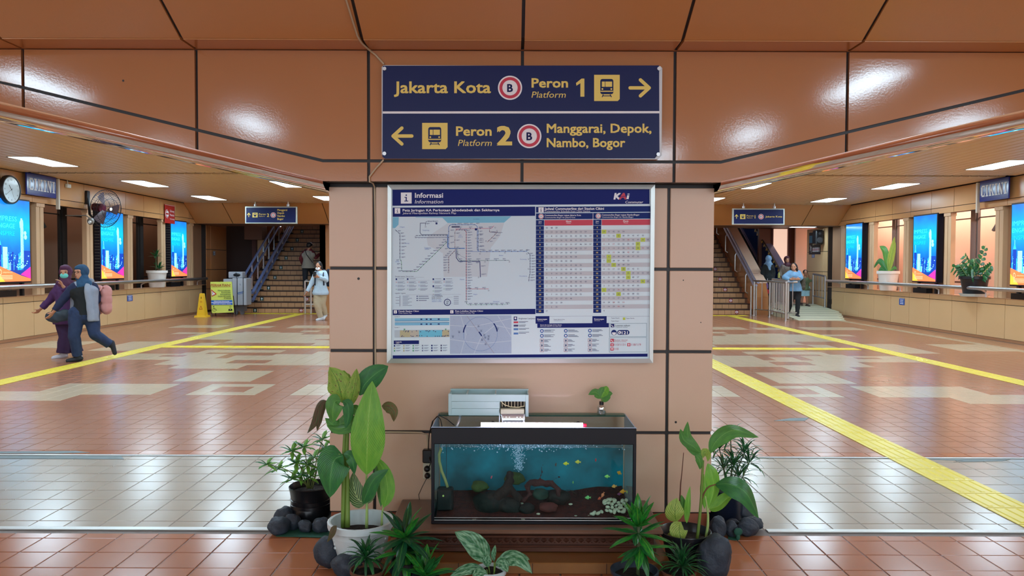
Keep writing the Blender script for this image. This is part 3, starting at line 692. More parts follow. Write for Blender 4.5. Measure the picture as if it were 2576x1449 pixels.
# information posters on the pier: flat on the pier's hall-facing side (x = const)
pst=thing('notice','dark notice with pictograms on the pier wall under the speaker','notice')
xw=XR-.004
f=Flat(lambda x,y,L:(xw-.004*L,24.25+(.95-x),2.62-y)); D=M('notice_dark',(34,38,46),.5)
f.rect(0,0,.95,.72,D,1); f.rect(.02,.1,.28,.34,M('notice_blue',(50,130,170),.5),2); f.rect(.32,.02,.46,.42,M('notice_green',(190,200,140),.5),2)
for k in range(6): f.rect(.50,.03+.06*k,.68,.05+.06*k,PWH,2)
f.line([(.10,.42),(.16,.5),(.12,.6)],.03,PWH,2); f.line([(.2,.46),(.2,.66)],.03,PWH,2)
for k in range(5): f.rect(.31+.12*k,.5,.40+.12*k,.64,PWH,2); f.rect(.335+.12*k,.53,.375+.12*k,.6,PRED,3)
f.build('print',pst)
spk=thing('loudspeaker','black wall loudspeaker at the top of the right pier','loudspeaker')
q=MB(); q.bbox(9.62,9.86,23.95,24.25,2.2,2.66,.03); q.build('body',BLACK,spk); q=MB(); q.cyl((9.64,23.945,2.36),(9.64+.1,23.945,2.36),.001); q=MB(); q.cyl((9.74,23.95,2.34),(9.74,23.935,2.34),.09,n=20); q.cyl((9.74,23.95,2.55),(9.74,23.935,2.55),.04,n=16); q.build('cone',M('cone',(60,60,64),.6),spk)
q=MB(); q.box(9.86,9.9,24.05,24.15,2.4,2.5); q.build('bracket',BLACK,spk)
SQ=M('sticker_blue',(70,110,170),.5)
def plate(name,label,x,y,z,w,h,sgn,m,cat='sign',lines=3):
    f=Flat(lambda a,b,L:(x+sgn*.003*L,(y-sgn*a) ,z-b))
    f.rect(-w/2,-h/2,w/2,h/2,m,1); f.rect(-w/2+.012,-h/2+.012,w/2-.012,-h/2+.018,PWH,2)
    for k in range(lines): f.rect(-w*.3,-h*.25+k*h*.25,w*.3,-h*.25+k*h*.25+h*.09,PWH,2)
    o=f.build(name,None); tag(o,label,cat); return o
plate('wall_sticker','small blue-grey sticker on the glossy panel of the right pier',XR-.001,24.85,1.87,.24,.16,-1,SQ)
plate('wall_sticker','small grey-blue sticker on the dark panel of the left pier',XL+.001,24.35,1.86,.2,.14,1,M('sticker_grey',(84,92,110),.5))
plate('parapet_plate','small blue plate on the left parapet panel',XL+.003,at(337,0,1).x*0+18.95,.70-.05,.27,.15,1,M('plate_blue',(36,84,176),.4))
plate('parapet_plate','small blue plate on the right parapet panel',XR-.003,19.15,.62,.27,.17,-1,M('plate_blue',(36,84,176),.4))
plate('wall_sign','red no smoking sign on the left wall header',XL+.03,21.15,2.90,.62,.52,1,M('red_sign',(190,48,44),.4),lines=0)
fs=Flat(lambda a,b,L:(XL+.03+.004*L,21.15+a,2.90-b)); 
o=bpy.data.objects['wall_sign']
fs.disc(-.17,0,.12,PWH,2); fs.rect(-.25,-.02,-.09,.02,M('red_sign',(190,48,44),.4),3); fs.ring(-.17,0,.1,.02,M('red_sign',(190,48,44),.4),4); fs.text('Dilarang',.0,-.06,.07,PWH,2,width=.26); fs.text('Merokok',.0,.05,.07,PWH,2,width=.26); fs.text('No Smoking',.0,.15,.04,PWH,2)
fs.build('lettering',o)
sk=thing('wall_switch','small dark switch box low on the right parapet end','switch'); q=MB(); q.bbox(XR-.05,XR-.001,23.35,23.5,.35,.5,.005); q.build('box',BLACK,sk)
# stair-lift cabinet, attention board, wet floor sign
cb=thing('lift_cabinet','grey wheelchair lift platform folded upright, strapped, beside the left stairs','wheelchair lift')
GR=M('cabinet_grey',(176,182,190),.4,noise_=(3,.8,(160,166,176)))
a=at(585,790,22.6); k=22.6/F
def px(v): return (v-1288)*k
def pz(v): return 1.5-(v-2-668)*k
q=MB(); q.bbox(px(587),px(622),22.5,22.95,pz(772),pz(704),.012); q.build('body',GR,cb)
q=MB(); q.bbox(px(563),px(588),22.55,22.9,pz(772),pz(706),.012); q.build('side_flap',GR,cb)
q=MB(); q.bbox(px(574),px(609),22.6,22.9,pz(704),pz(688),.02); q.build('top_box',GR,cb)
q=MB(); q.ell((px(596),22.59,pz(696)),(.11,.02,.05)); q.build('grip_loop',BLACK,cb,smooth=True)
q=MB()
for v in (599.5,614.5): q.box(px(v)-.008,px(v)+.008,22.49,22.96,pz(774),pz(703))
q.tube([(px(594),22.58,pz(690)),(px(599),22.49,pz(704))],.008,6); q.build('strap',BLACK,cb)
fl=Flat(lambda x,y,L:(px(600+x),22.498-.003*L,pz(740+y))); BL=M('logo_blue',(40,90,160),.4)
fl.line([(0,2),(6,0),(16,-2)],2,BL,1); fl.line([(1,5),(8,3),(15,2)],1.2,BL,1); fl.line([(6,-22),(8,-18)],1,M('mark_grey',(90,100,120),.5),1); fl.build('emblem',cb)
q=MB(); q.box(px(588),px(612),22.6,22.9,.1,pz(771)); q.cyl((px(592),22.6,.06),(px(592),22.66,.06),.06,n=14); q.cyl((px(608),22.6,.06),(px(608),22.66,.06),.06,n=14); q.build('foot_mechanism',M('mech',(110,115,125),.4,.6),cb)
ab=thing('attention_board','yellow-green folding attention board with a red heading in front of the lift','sign board')
Yb=21.7; kb=Yb/F
def T(x,y,L=0):
    # region-4 coordinates of the leaning board (slight lean)
    X=480+.2277*x; Y_=500+.2277*y
    z=1.5-(Y_-2-668)*kb; return ((X-1288)*kb, Yb-.006*L+(z-.1)*.12, z)
f=Flat(T); YG=M('board_yellow',(206,218,96),.45); RD=M('board_red',(176,74,40),.5); GN=M('board_green_text',(70,100,60),.5)
f.poly([(198,940),(434,937),(470,1275),(228,1285)],YG,0)
q=MB(); v=[T(198,940,0),T(434,937,0),T(470,1275,0),T(228,1285,0)]; v2=[(p[0],p[1]+.03,p[2]) for p in v]; q.add(v+v2,[(0,3,2,1),(4,5,6,7),(0,1,5,4),(1,2,6,5),(2,3,7,6),(3,0,4,7)]); q.build('board',YG,ab)
f.text('PERHATIAN!',208,990,30,RD,2,.02,width=218); f.line([(215,997),(430,995)],2,RD,2)
for i,s_ in enumerate(('PENGGUNAAN','PLATFORM','DIDAMPINGI','OLEH PETUGAS','STASIUN')):
    f.text(s_,425+3*i,1042+21*i,15,GN,2,.02,align='r')
f.poly([(212,1020),(276,1073),(222,1103)],M('tri_red',(200,60,50),.5),2); f.poly([(221,1040),(260,1072),(227,1090)],PWH,3); f.line([(232,1052),(238,1080)],5,BLACK,4)
f.poly([(216,1142),(452,1140),(456,1192),(222,1194)],M('board_blue',(30,100,190),.5),2); f.poly([(219,1166),(455,1164),(455,1169),(220,1171)],PWH,3)
f.text('PERHATIAN PENGGUNA',250,1160,12,PWH,3,.01,width=170); f.text('PETUGAS STASIUN CIKINI',245,1188,12,PWH,3,.01,width=190)
f.disc(248,1212,6,BLACK,2); f.line([(250,1220),(254,1240),(272,1240),(284,1256)],4,BLACK,2); f.ring(256,1248,18,3.5,BLACK,2,20,20,300)
f.ring(434,1215,9,3,BLACK,2); f.poly([(412,1258),(414,1238),(434,1232),(454,1238),(457,1256)],BLACK,2); f.poly([(428,1236),(440,1236),(434,1252)],YG,3)
f.build('print',ab)
q=MB(); 
for x0,x1 in ((228,236),(452,464)):
    a_=Vector(T(x0,1290)); q.cyl((a_[0],a_[1],0),(a_[0],a_[1],.12),.012,n=8); q.cyl((a_[0],a_[1]+.3,0),(a_[0],a_[1]+.1,.6),.012,n=8)
q.tube([T(298,940),T(300,925),T(336,925),T(338,940)],.008,6); q.build('stand',BLACK,ab)
wc=thing('wet_floor_cone','yellow four-sided wet floor caution cone beside the left parapet','caution cone',(at(509,800,21.55).x,21.55,0))
WY=M('cone_yellow',(240,190,40),.35)
q=MB()
def frus(w0,w1,z0,z1): q.add([(-w0,-w0,z0),(w0,-w0,z0),(w0,w0,z0),(-w0,w0,z0),(-w1,-w1,z1),(w1,-w1,z1),(w1,w1,z1),(-w1,w1,z1)],[(0,3,2,1),(4,5,6,7),(0,1,5,4),(1,2,6,5),(2,3,7,6),(3,0,4,7)])
frus(.17,.155,0,.05); frus(.115,.055,.05,.655); frus(.055,.045,.655,.675); q.build('body',WY,wc)
f=Flat(lambda x,y,L:(x,-.115+.0992*(y-.05)-.003*L-.0,y)); OR=M('cone_red',(190,60,20),.5)
f.poly([(-.05,.22),(.05,.22),(0,.33)][::-1],OR,1); f.poly([(-.03,.235),(.03,.235),(0,.30)][::-1],WY,2); f.rect(-.035,.42,.035,.43,OR,1); f.rect(-.03,.45,.03,.46,OR,1); f.rect(-.008,.52,.008,.58,BLACK,1); f.build('print',wc)
# ---- hanging platform signs
def hang_sign(label,x0,y0,x1,y1,Y,num,dest,posx):
    t=thing('hanging_sign',label,'sign'); k=Y/F
    fn=lambda x,y,L: tuple(at(x,y,Y-.004*L))
    a=at(x0,y0,Y); b=at(x1,y1,Y)
    q=MB(); q.bbox(a.x,b.x,Y,Y+.09,b.z,a.z,.01); q.build('frame',M('sign_frame',(196,206,200),.35,.5),t)
    f=Flat(fn); m=3.2
    w=x1-x0; cy=(y0+y1)/2
    f.rect(x0+m,y0+m,x1-m,y1-m,NAVY,1)
    ax=x0+w*.075
    f.line([(ax,cy+5),(ax,cy-4)],1.7,GOLD,2); f.line([(ax-4,cy),(ax,cy-5),(ax+4,cy)],1.7,GOLD,2)
    f.rect(x0+w*.145,cy-6,x0+w*.245,cy+6,GOLD,2); c=x0+w*.195; f.rrect(c-3.2,cy-4,c+3.2,cy+3,1,NAVY,3); f.rect(c-2.2,cy-3,c+2.2,cy-.5,GOLD,4); f.rect(c-2.4,cy+3.6,c+2.4,cy+4.4,NAVY,3)
    f.text('Peron',x0+w*.27,cy-.3,4.2,GOLD,2,.025,width=w*.13); f.text('Platform',x0+w*.27,cy+4.3,2.8,GOLD,2,0,.2,width=w*.11)
    f.text(num,x0+w*.425,cy+4.4,8.6,GOLD,2,.03)
    rx=x0+w*.545; f.disc(rx,cy,6.8,PWH,2); f.ring(rx,cy,5.1,1.6,PRED,3); f.text('B',rx,cy+2,4,NAVY,4,.02,align='c')
    if len(dest)==1: f.text(dest[0],x0+w*.63,cy+2,4.6,GOLD,2,.02,width=w*.32)
    else:
        for i,s_ in enumerate(dest): f.text(s_,x0+w*.625,y0+11.5+7.5*i,5,GOLD,2,.02,sx=.92)
    f.build('print',t)
    for xx in posx:
        p=at(xx,y0,Y+.05); q=MB(); q.cyl((p.x,p.y,p.z-.01),(p.x,p.y,3.33),.02,n=8); q.cyl((p.x,p.y,p.z),(p.x,p.y,p.z+.06),.045,n=10); q.build('hanger',STEEL,t,smooth=True)
    return t
hang_sign('navy hanging sign for platform 2 in front of the left stairs',616,519,747,563,21.6,'2',['Manggarai','Depok','Nambo','Bogor'],(642,725))
hang_sign('navy hanging sign for platform 1 in front of the escalator',1843,524,1974,566,21.6,'1',['Jakarta Kota'],(1870,1948))
# ---- CIKINI signs on brackets (flat boards on the header, facing the hall)
def cik(sgn):
    L=sgn<0; X0=XL if L else XR
    lab='blue station name board reading CIKINI high on the '+('left wall next to the clock' if L else 'right wall')
    t=thing('name_board',lab,'sign')
    yc=(15.55 if L else 15.2); x=X0-sgn*.09
    if L: ya,yb=14.8,15.75
    else: ya,yb=14.94,15.86
    z0,z1=2.82,3.29
    q=MB(); a,b=sorted((x,x-sgn*.03)); q.bbox(a,b,ya,yb,z0+.04,z1-.0,.004); q.build('board',M('board_navy',(26,44,140),.2),t)
    xf=(x-sgn*.03)
    def fn(u,v,Ly): return (xf-sgn*.004*Ly,(ya+u*(yb-ya)) if L else (yb-u*(yb-ya)), z1-v*(z1-z0-.04))
    f=Flat(fn); W=M('name_white',(225,230,240),.4); f0=f; G_=lambda x:.02+(x-.13)*1.13+.04; H_=lambda y:.5+(y-.53)*1.18
    class FF:
        def rect(s,a,b,c,d,m,L=1): f0.rect(G_(a),H_(b),G_(c),H_(d),m,L)
        def line(s,p,w_,m,L=1): f0.line([(G_(a),H_(b)) for a,b in p],w_*1.1,m,L)
        def poly(s,p,m,L=1): f0.poly([(G_(a),H_(b)) for a,b in p],m,L)
        def build(s,*a): return f0.build(*a)
    f=FF()
    # slab condensed letters built from strokes: C I K I N I
    def I(x0): f.rect(x0+.022,.30,x0+.062,.76,W,1); f.rect(x0,.30,x0+.084,.34,W,1); f.rect(x0,.72,x0+.084,.76,W,1)
    x0=.13
    f.rect(x0,.36,x0+.045,.70,W,1); f.rect(x0+.02,.30,x0+.11,.36,W,1); f.rect(x0+.02,.70,x0+.11,.76,W,1); f.rect(x0+.095,.30,x0+.12,.46,W,1); f.rect(x0+.095,.62,x0+.12,.76,W,1)
    I(.275)
    x0=.385; f.rect(x0+.015,.30,x0+.055,.76,W,1); f.rect(x0,.30,x0+.07,.34,W,1); f.rect(x0,.72,x0+.07,.76,W,1); f.line([(x0+.055,.56),(x0+.125,.33)],.03,W,1); f.line([(x0+.07,.50),(x0+.13,.74)],.035,W,1); f.rect(x0+.09,.30,x0+.15,.34,W,1); f.rect(x0+.09,.72,x0+.16,.76,W,1)
    I(.56)
    x0=.665; f.rect(x0+.015,.30,x0+.04,.76,W,1); f.poly([(x0+.015,.30),(x0+.06,.30),(x0+.13,.76),(x0+.085,.76)],W,2); f.rect(x0+.105,.30,x0+.13,.76,W,1); f.rect(x0,.72,x0+.055,.76,W,1); f.rect(x0+.085,.30,x0+.15,.34,W,1)
    I(.835)
    f.build('lettering',t)
    yy=(yb+.03) if L else (yb+.03)
    q=MB(); a,b=sorted((x-sgn*.06,x)); q.box(a,b,yy,yy+.05,z0-.18,z1-.02); q.build('side_bracket',M('bracket_cream',(214,206,190),.4),t)
cik(-1); cik(1)
# ---- clock
ck=thing('wall_clock','round black-rimmed wall clock above the leftmost light box','clock',(XL+.06,14.34,2.90))
q=MB()
prof=[(0,0),(.275,0),(.275,.05),(.262,.075),(.245,.075),(.24,.06),(0,.06)]
q.lathe(prof,n=40); q.build('rim',BLACK,ck,smooth=True)
q=MB(); q.cyl((0,0,.061),(0,0,.063),.238,n=40); q.build('dial',M('dial',(205,225,235),.15),ck)
f=Flat(lambda x,y,L:(x,-y,.063+.001*L)); DK=M('clock_ink',(60,66,80),.5)
for h in range(1,13):
    a=radians(30*h); f.text(str(h),.19*sin(a),-.19*cos(a)+.018,.038,DK,1,.01,align='c')
f.line([(0,0),(-.07,-.085)],.016,BLACK,2); f.line([(0,0),(.06,.14)],.006,BLACK,3); f.line([(.03,-.03),(-.15,.10)],.006,BLACK,3); f.disc(0,0,.014,BLACK,4); f.build('hands_and_numerals',ck)
for c in ck.children: c.matrix_basis=Matrix(((0,0,1,0),(1,0,0,0),(0,1,0,0),(0,0,0,1)))
# ---- wall fan
fan=thing('wall_fan','large black wall fan with a maroon motor on the left wall','fan')
fc=at(268,523,16.9); fc=Vector((XL+.53,fc.y,2.74))
fwd=Vector((.93,-.30,-.12)).normalized(); R=fwd.to_track_quat('Z','Y').to_matrix()
def FT(p): return fc+R@(Vector(p)*1.13)
wire=M('wire_black',(30,26,30),.4,.5)
q=MB()
for r_,zz in ((.37,0),(.30,.08),(.30,-.08),(.20,.11),(.20,-.1)):
    q.tube([FT((r_*cos(2*pi*i/36),r_*sin(2*pi*i/36),zz)) for i in range(36)],.0045 if r_<.37 else .008,5,closed=True)
for i in range(44):
    a=2*pi*i/44
    for s_ in (1,-1):
        q.tube([FT((r_*cos(a),r_*sin(a),s_*zz)) for r_,zz in ((.06,.12),(.2,.11),(.30,.08),(.37,.0))],.0022,4)
q.build('guard',wire,fan)
q=MB()
for b in range(3):
    v=[]
    for i in range(6):
        for j in range(5):
            r_=.06+.26*j/4; a=2*pi*b/3+(i/5-.5)*(.9-.2*j/4); v.append(FT((r_*cos(a),r_*sin(a),.03*(i/5-.5)*2)))
    q.add(v,[(i*5+j,(i+1)*5+j,(i+1)*5+j+1,i*5+j+1) for i in range(5) for j in range(4)])
q.build('blades',M('blade',(70,50,56),.4),fan,smooth='all')
q=MB(); q.cyl(FT((0,0,-.08)),FT((0,0,-.30)),.10,.085,n=18); q.cyl(FT((0,0,-.30)),FT((0,0,-.34)),.085,.04,n=18); q.build('motor',M('motor_maroon',(90,20,44),.35),fan,smooth=True)
q=MB(); q.cyl(FT((0,0,.125)),FT((0,0,.13)),.035,n=20); q.build('badge',WHITE,fan)
e=FT((0,0,-.3)); q=MB(); q.tube([(XL+.03,e.y+.06,3.08),(XL+.06,e.y+.05,2.9),(XL+.09,e.y+.04,2.62),(XL+.2,e.y+.02,2.5),e-Vector((0,0,.06))],.03,8); q.bbox(XL,XL+.06,e.y-.0,e.y+.12,2.85,3.15,.01); q.build('arm',BLACK,fan,smooth=True)
cc=thing('camera','small white dome camera hanging under the wall fan','security camera',(XL+.55,16.25,2.42))
q=MB(); q.ell((0,0,0),(.07,.07,.08)); q.tube([(0,0,.05),(-.1,0,.12),(-.54,0,.12)],.012,6); q.build('housing',M('cam_grey',(120,116,110),.4),cc,smooth=True); q=MB(); q.cyl((.02,-.07,-.02),(.03,-.1,-.03),.03,n=12); q.build('lens',WHITE,cc)
cj=thing('junction_box','small white junction box with a cable above the wall fan','junction box'); q=MB(); q.bbox(XL+.005,XL+.06,16.25,16.4,3.14,3.22,.01); q.tube([(XL+.03,16.33,3.18),(XL+.03,16.3,3.3)],.008,6); q.build('box',WHITE,cj)
# ---- light boxes
PB=[M('ad_blue1',(0,90,220),.4),M('ad_deep',(10,60,170),.4)]
def admat(name,grad):
    m=bpy.data.materials.new(name); m.use_nodes=True; nt=m.node_tree; b=nt.nodes['Principled BSDF']; b.inputs['Base Color'].default_value=(.02,.02,.02,1); b.inputs['Roughness'].default_value=.15
    tc=nt.nodes.new('ShaderNodeTexCoord'); sp=nt.nodes.new('ShaderNodeSeparateXYZ'); mr=nt.nodes.new('ShaderNodeMapRange'); mr.inputs[1].default_value=1.17; mr.inputs[2].default_value=2.72
    r=nt.nodes.new('ShaderNodeValToRGB'); 
    el=r.color_ramp.elements
    while len(el)<len(grad): el.new(.5)
    for e,(p,c) in zip(el,grad): e.position=p; e.color=lin(c)
    n=nt.nodes.new('ShaderNodeTexNoise'); n.inputs['Scale'].default_value=2.2; n.inputs['Detail'].default_value=3
    ad=nt.nodes.new('ShaderNodeMath'); ad.operation='MULTIPLY_ADD'; ad.inputs[1].default_value=.22; 
    nt.links.new(tc.outputs['Object'],sp.inputs[0]); nt.links.new(sp.outputs['Z'],mr.inputs[0]); nt.links.new(tc.outputs['Object'],n.inputs['Vector'])
    nt.links.new(n.outputs['Fac'],ad.inputs[0]); nt.links.new(mr.outputs[0],ad.inputs[2]); sb=nt.nodes.new('ShaderNodeMath'); sb.operation='SUBTRACT'; sb.inputs[1].default_value=.11
    nt.links.new(ad.outputs[0],sb.inputs[0]); nt.links.new(sb.outputs[0],r.inputs['Fac']); nt.links.new(r.outputs['Color'],b.inputs['Emission Color']); b.inputs['Emission Strength'].default_value=1.25; return m
ADBG=admat('ad_sky',[(0,(6,40,130)),(.3,(0,90,210)),(.55,(0,170,235)),(.7,(0,200,245)),(1,(20,120,235))])
def E(n,c,s=1.15): return M(n,c,.3,emit=(c,s))
ADO=E('ad_orange',(245,120,70)); ADM=E('ad_magenta',(215,50,150)); ADL=E('ad_city_light',(150,235,245)); ADC=E('ad_city_cyan',(50,180,235)); ADN=E('ad_city_navy',(16,60,160)); ADT=E('ad_letters',(60,205,235)); ADT2=E('ad_letters_dim',(20,180,235)); ADP=E('ad_pale_orange',(255,190,150)); ADY=E('ad_yellow',(250,180,60))
def adbox():
    """local: faces -Y ... built facing +x for the left wall; u along width"""
    t=thing('light_box','x','light box'); W_=1.06; z0,z1=1.13,2.76; th=.15
    q=MB(); q.bbox(0,th,-W_/2,W_/2,z0,z1,.006); q.build('case',M('box_black',(22,24,40),.3),t)
    q=MB()
    for k in range(22): q.box(.02,th-.02,-W_/2-.012,-W_/2,z0+.06+.07*k,z0+.09+.07*k)
    q.build('side_louvres',M('louvre',(60,58,58),.5),t)
    q=MB()
    for yy in (-.38,.38): q.box(.03,.09,yy-.03,yy+.03,.873,z0)
    q.box(.0,.14,-.5,.1,.873,.99,0); q.build('feet',BLACK,t)
    fw,fh=W_-.05,z1-z0-.06
    def fn(u,v,L): return (th+.0015+.0015*L, -fw/2+u*fw, z1-.03-v*fh)
    f=Flat(fn); f.rect(0,0,1,1,ADBG,0)
    f.text('IMPRESS',.03,.265,.062,ADT,2,.0,width=.58); f.text('ENGAGE',.03,.35,.058,ADT,2,0,width=.52); f.text('INSPIRE',.05,.44,.055,ADT2,2,0,width=.5)
    rn=random.Random(5)
    for k in range(46):
        x=rn.random(); h_=rn.uniform(.06,.22); w_=rn.uniform(.02,.06); b=.86
        f.rect(x,b-h_,min(1,x+w_),b,[ADN,ADN,ADC,ADC,ADL][k%5],1+(k%3)*.3)
    for x,y,w_,h_ in ((.06,.56,.10,.28),(.20,.58,.13,.26),(.42,.66,.08,.2),(.80,.62,.19,.24)): f.rect(x,y,x+w_,y+h_,[ADN,ADC,ADL,ADC][int(x*10)%4],2)
    f.poly([(.06,.56),(.11,.47),(.16,.56)],ADC,2.2); f.line([(.11,.5),(.11,.44)],.012,ADL,2.3)
    f.rect(.715,.33,.80,.84,ADL,2.4); f.poly([(.69,.27),(.72,.24),(.79,.24),(.80,.30),(.79,.34),(.70,.34)],ADL,2.6); f.rect(.72,.22,.77,.25,ADL,2.6); f.disc(.85,.40,.04,ADL,2.5,ry=.025); f.disc(.86,.45,.045,ADL,2.5,ry=.03)
    for k in range(30): x=.72+.07*rn.random(); f.rect(x,.36+.016*k,x+.02,.367+.016*k,ADC,2.8)
    for k in range(40):
        x=.5+.48*rn.random(); y=.68+.16*rn.random(); f.rect(x,y,x+.03,y+.012,[ADL,ADN][k%2],3)
    for k in range(30):
        x=.05+.5*rn.random(); y=.62+.2*rn.random(); f.rect(x,y,x+.015,y+.01,[ADL,ADC][k%2],3)
    f.poly([(0,.79),(.72,.93),(1,.97),(1,1),(0,1)],ADO,4); f.poly([(1,.82),(1,.97),(.70,.915)],ADM,4.3); f.poly([(0,.86),(.25,1),(0,1)],ADY,4.3)
    f.ring(.12,.885,.03,.01,ADP,5,16); f.text('cityvision',.19,.893,.016,ADP,5,.02,width=.26)
    for k in range(3): f.rect(.1,.925+.018*k,.46,.932+.018*k,ADP,5)
    f.build('backlit_poster',t); return t
ab0=adbox()
WY_=[('nearest the camera under the clock',14.5),('behind the wall fan',18.1),('farthest, next to the left pier',21.72)]
for i,(s_,y) in enumerate(WY_):
    o=ab0 if i==0 else copy_tree(ab0); aim(o,(XL-.12,y,0)); o['label']='backlit city skyline advertisement on the left wall, '+s_; o['group']='skyline light boxes'
# right-hand copy: mirrored panel -> rotate 180
q=None
for i,(s_,y) in enumerate((('nearest, at the picture edge',14.45),('middle one between the two potted plants',18.1),('farthest, next to the right pier',21.85))):
    o=copy_tree(ab0); aim(o,(XR+.12,y,0),pi); o['label']='backlit city skyline advertisement on the right wall, '+s_; o['group']='skyline light boxes'
# ================================================================== SIGNS ON THE PILLAR
def pxflat(Y, k=.004, sh=.0035, cx=1310):
    s=Y/F
    def fn(x,y,L):
        yy=y-sh*(x-cx)
        p=at(x,yy-.0035*(x-1288)*0,Y); return (p.x,Y-k*L*.1,p.z)
    return fn
# overhead direction sign
sg=thing('direction_sign','large navy direction sign for platforms 1 and 2 bolted on the bulkhead','sign')
YS=BY-.035
f=Flat(pxflat(YS,k=.006,sh=.001))
a=at(960,164,YS); b=at(1664,401,YS)
q=MB(); q.prism([(a.x,b.z+.02),(a.x+.02,b.z),(b.x-.02,b.z),(b.x,b.z+.02),(b.x,a.z-.01),(b.x-.01,a.z),(a.x+.01,a.z),(a.x,a.z-.01)],YS,YS+.018,'y'); q.build('board',M('acrylic_white',(214,222,228),.3),sg)
f.poly([(963,165),(1658,165),(1659,385),(1647,399),(968,399),(962,394)],NAVY,1)
f.rect(963,280,1659,285.5,PWH,2)
f.text('Jakarta Kota',992,233.5,30,GOLD,2,.03,width=242)
def busB(x,y,r):
    f.disc(x,y,r,PWH,2,40); f.ring(x,y,r*.755,r*.245,PRED,3,48); f.disc(x,y,r*.62,PWH,3.5,36); f.text('B',x,y+r*.33,r*.66,NAVYD,4,.035,align='c')
busB(1283,221,30.5)
f.text('Peron',1338,220,24,GOLD,2,.035,width=90); f.text('Platform',1337,246,16.5,GOLD,2,.004,.2,width=85)
f.poly([(1449,209),(1463,198),(1470,198),(1470,243.5),(1460,243.5),(1460,209.5),(1450,216)],GOLD,2)
def train(x0,y0,x1,y1):
    w=x1-x0; f.poly([(x0,y0),(x1,y0),(x1,y1-5),(x1-5,y1),(x0,y1)],GOLD,2)
    X=lambda u:x0+u*w; Yv=lambda v:y0+v*(y1-y0)
    f.rrect(X(.24),Yv(.16),X(.75),Yv(.74),w*.08,NAVY,3); f.rect(X(.30),Yv(.26),X(.42),Yv(.46),GOLD,4); f.rect(X(.44),Yv(.26),X(.70),Yv(.46),GOLD,4)
    f.disc(X(.32),Yv(.545),w*.035,GOLD,4,14); f.disc(X(.67),Yv(.545),w*.035,GOLD,4,14); f.rect(X(.25),Yv(.61),X(.74),Yv(.65),GOLD,4)
    f.line([(X(.36),Yv(.75)),(X(.31),Yv(.85))],w*.035,NAVY,3); f.line([(X(.62),Yv(.75)),(X(.68),Yv(.85))],w*.035,NAVY,3); f.rect(X(.34),Yv(.79),X(.65),Yv(.82),NAVY,3)
train(1494.5,188.5,1559,254.5); train(1062,309,1126,375)
def arrow(x0,x1,y,d):
    tip=x1 if d>0 else x0
    f.line([(x0,y),(x1,y)],8.6,GOLD,2,True); f.line([(tip-22*d,y-20),(tip,y)],8.6,GOLD,2.2,True); f.line([(tip-22*d,y+20),(tip,y)],8.6,GOLD,2.4,True)
arrow(1585,1633,221.5,1); arrow(989,1036,342,-1)
f.text('Peron',1148,341,24,GOLD,2,.035,width=88); f.text('Platform',1152,367,16.5,GOLD,2,.004,.2,width=84)
f.text('2',1252,364,48,GOLD,2,.045,width=34)
busB(1331.5,342.5,30.5)
f.text('Manggarai, Depok,',1376,334,23.5,GOLD,2,.03,width=262); f.text('Nambo, Bogor',1376,370,23.5,GOLD,2,.03,width=196)
f.build('print',sg)
for x,y in ((968,174),(1657,174),(968,387),(1655,389)):
    p=at(x,y,YS); q=MB(); q.cyl((p.x,YS-.014,p.z),(p.x,YS+.03,p.z),.010,n=16); q.build('bolt',STEEL,sg,smooth=True)
# ---- information board
ib=thing('information_board','framed blue and white rail information board with network map and timetable on the pillar','notice board')
YI=PY-.05
fn=pxflat(YI,k=.003,sh=.0035)
def P3(x,y,d=0): v=Vector(fn(x,y,0)); v.y+=d; return v
fr=M('frame_alu',(212,220,218),.3,.55)
OUT=[(975,461),(1648,468),(1643,917),(973,911)]; INN=[(985,473.5),(1637,479.5),(1634,905.5),(984,899)]
OUT=[(975,463.5),(1648,465.5),(1643,914.5),(973,912.5)]; INN=[(985,475),(1637,477),(1634,903.5),(984,901)]
for i in range(4):
    j=(i+1)%4; v=[P3(*OUT[i],.04),P3(*OUT[j],.04),P3(*INN[j],.04),P3(*INN[i],.04),P3(*OUT[i],.0),P3(*OUT[j],.0),P3(*INN[j],-.004),P3(*INN[i],-.004)]
    q=MB(); q.add(v,[(0,3,2,1),(4,5,6,7),(0,1,5,4),(1,2,6,5),(2,3,7,6),(3,0,4,7)]); q.build('frame',fr,ib)
q=MB(); v=[P3(*INN[i],.012) for i in range(4)]+[P3(*INN[i],.03) for i in range(4)]; q.add(v,[(0,3,2,1),(4,5,6,7),(0,1,5,4),(1,2,6,5),(2,3,7,6),(3,0,4,7)]); q.build('backing',M('board_paper',(226,246,255),.5,spec=.25),ib)
base_fn=fn
f=Flat(lambda x,y,L:(lambda p:(p[0],p[1]+.0115-.0,p[2]))(base_fn(x,y-.0035*(x-1310)*0,L)))
PAPER=M('board_paper',(226,246,255),.5,spec=.25); SEA=M('map_sea',(120,195,226),.45); LG=M('map_grey',(206,220,230),.45); INK=M('map_ink',(70,80,120),.5); INKL=M('map_ink_light',(130,145,175),.5)
NV=M('print_navy2',(12,30,112),.5,spec=.2); NV3=M('print_navy3',(14,42,116),.5,spec=.2)
A=lambda x:960+.3314*x
B=lambda y:450+.3314*y-.0035*0
def sy(x,y): return y-.006*(x-1310)+.0035*(x-1310)      # undo the photo's slight tilt
class G:  # region-6 coordinates
    s=.3314; ox=960; oy=450
def gp(x,y,o=G): 
    X=o.ox+o.s*x; Y=o.oy+o.s*y; return (X, Y-.0035*(X-1310))
class H: s=.3311; ox=1320; oy=450
def grect(x0,y0,x1,y1,m,L=1,o=G): f.poly([gp(x0,y0,o),gp(x1,y0,o),gp(x1,y1,o),gp(x0,y1,o)],m,L)
def gline(pts,w,m,L=3,o=G): f.line([gp(x,y,o) for x,y in pts],w*o.s,m,L)
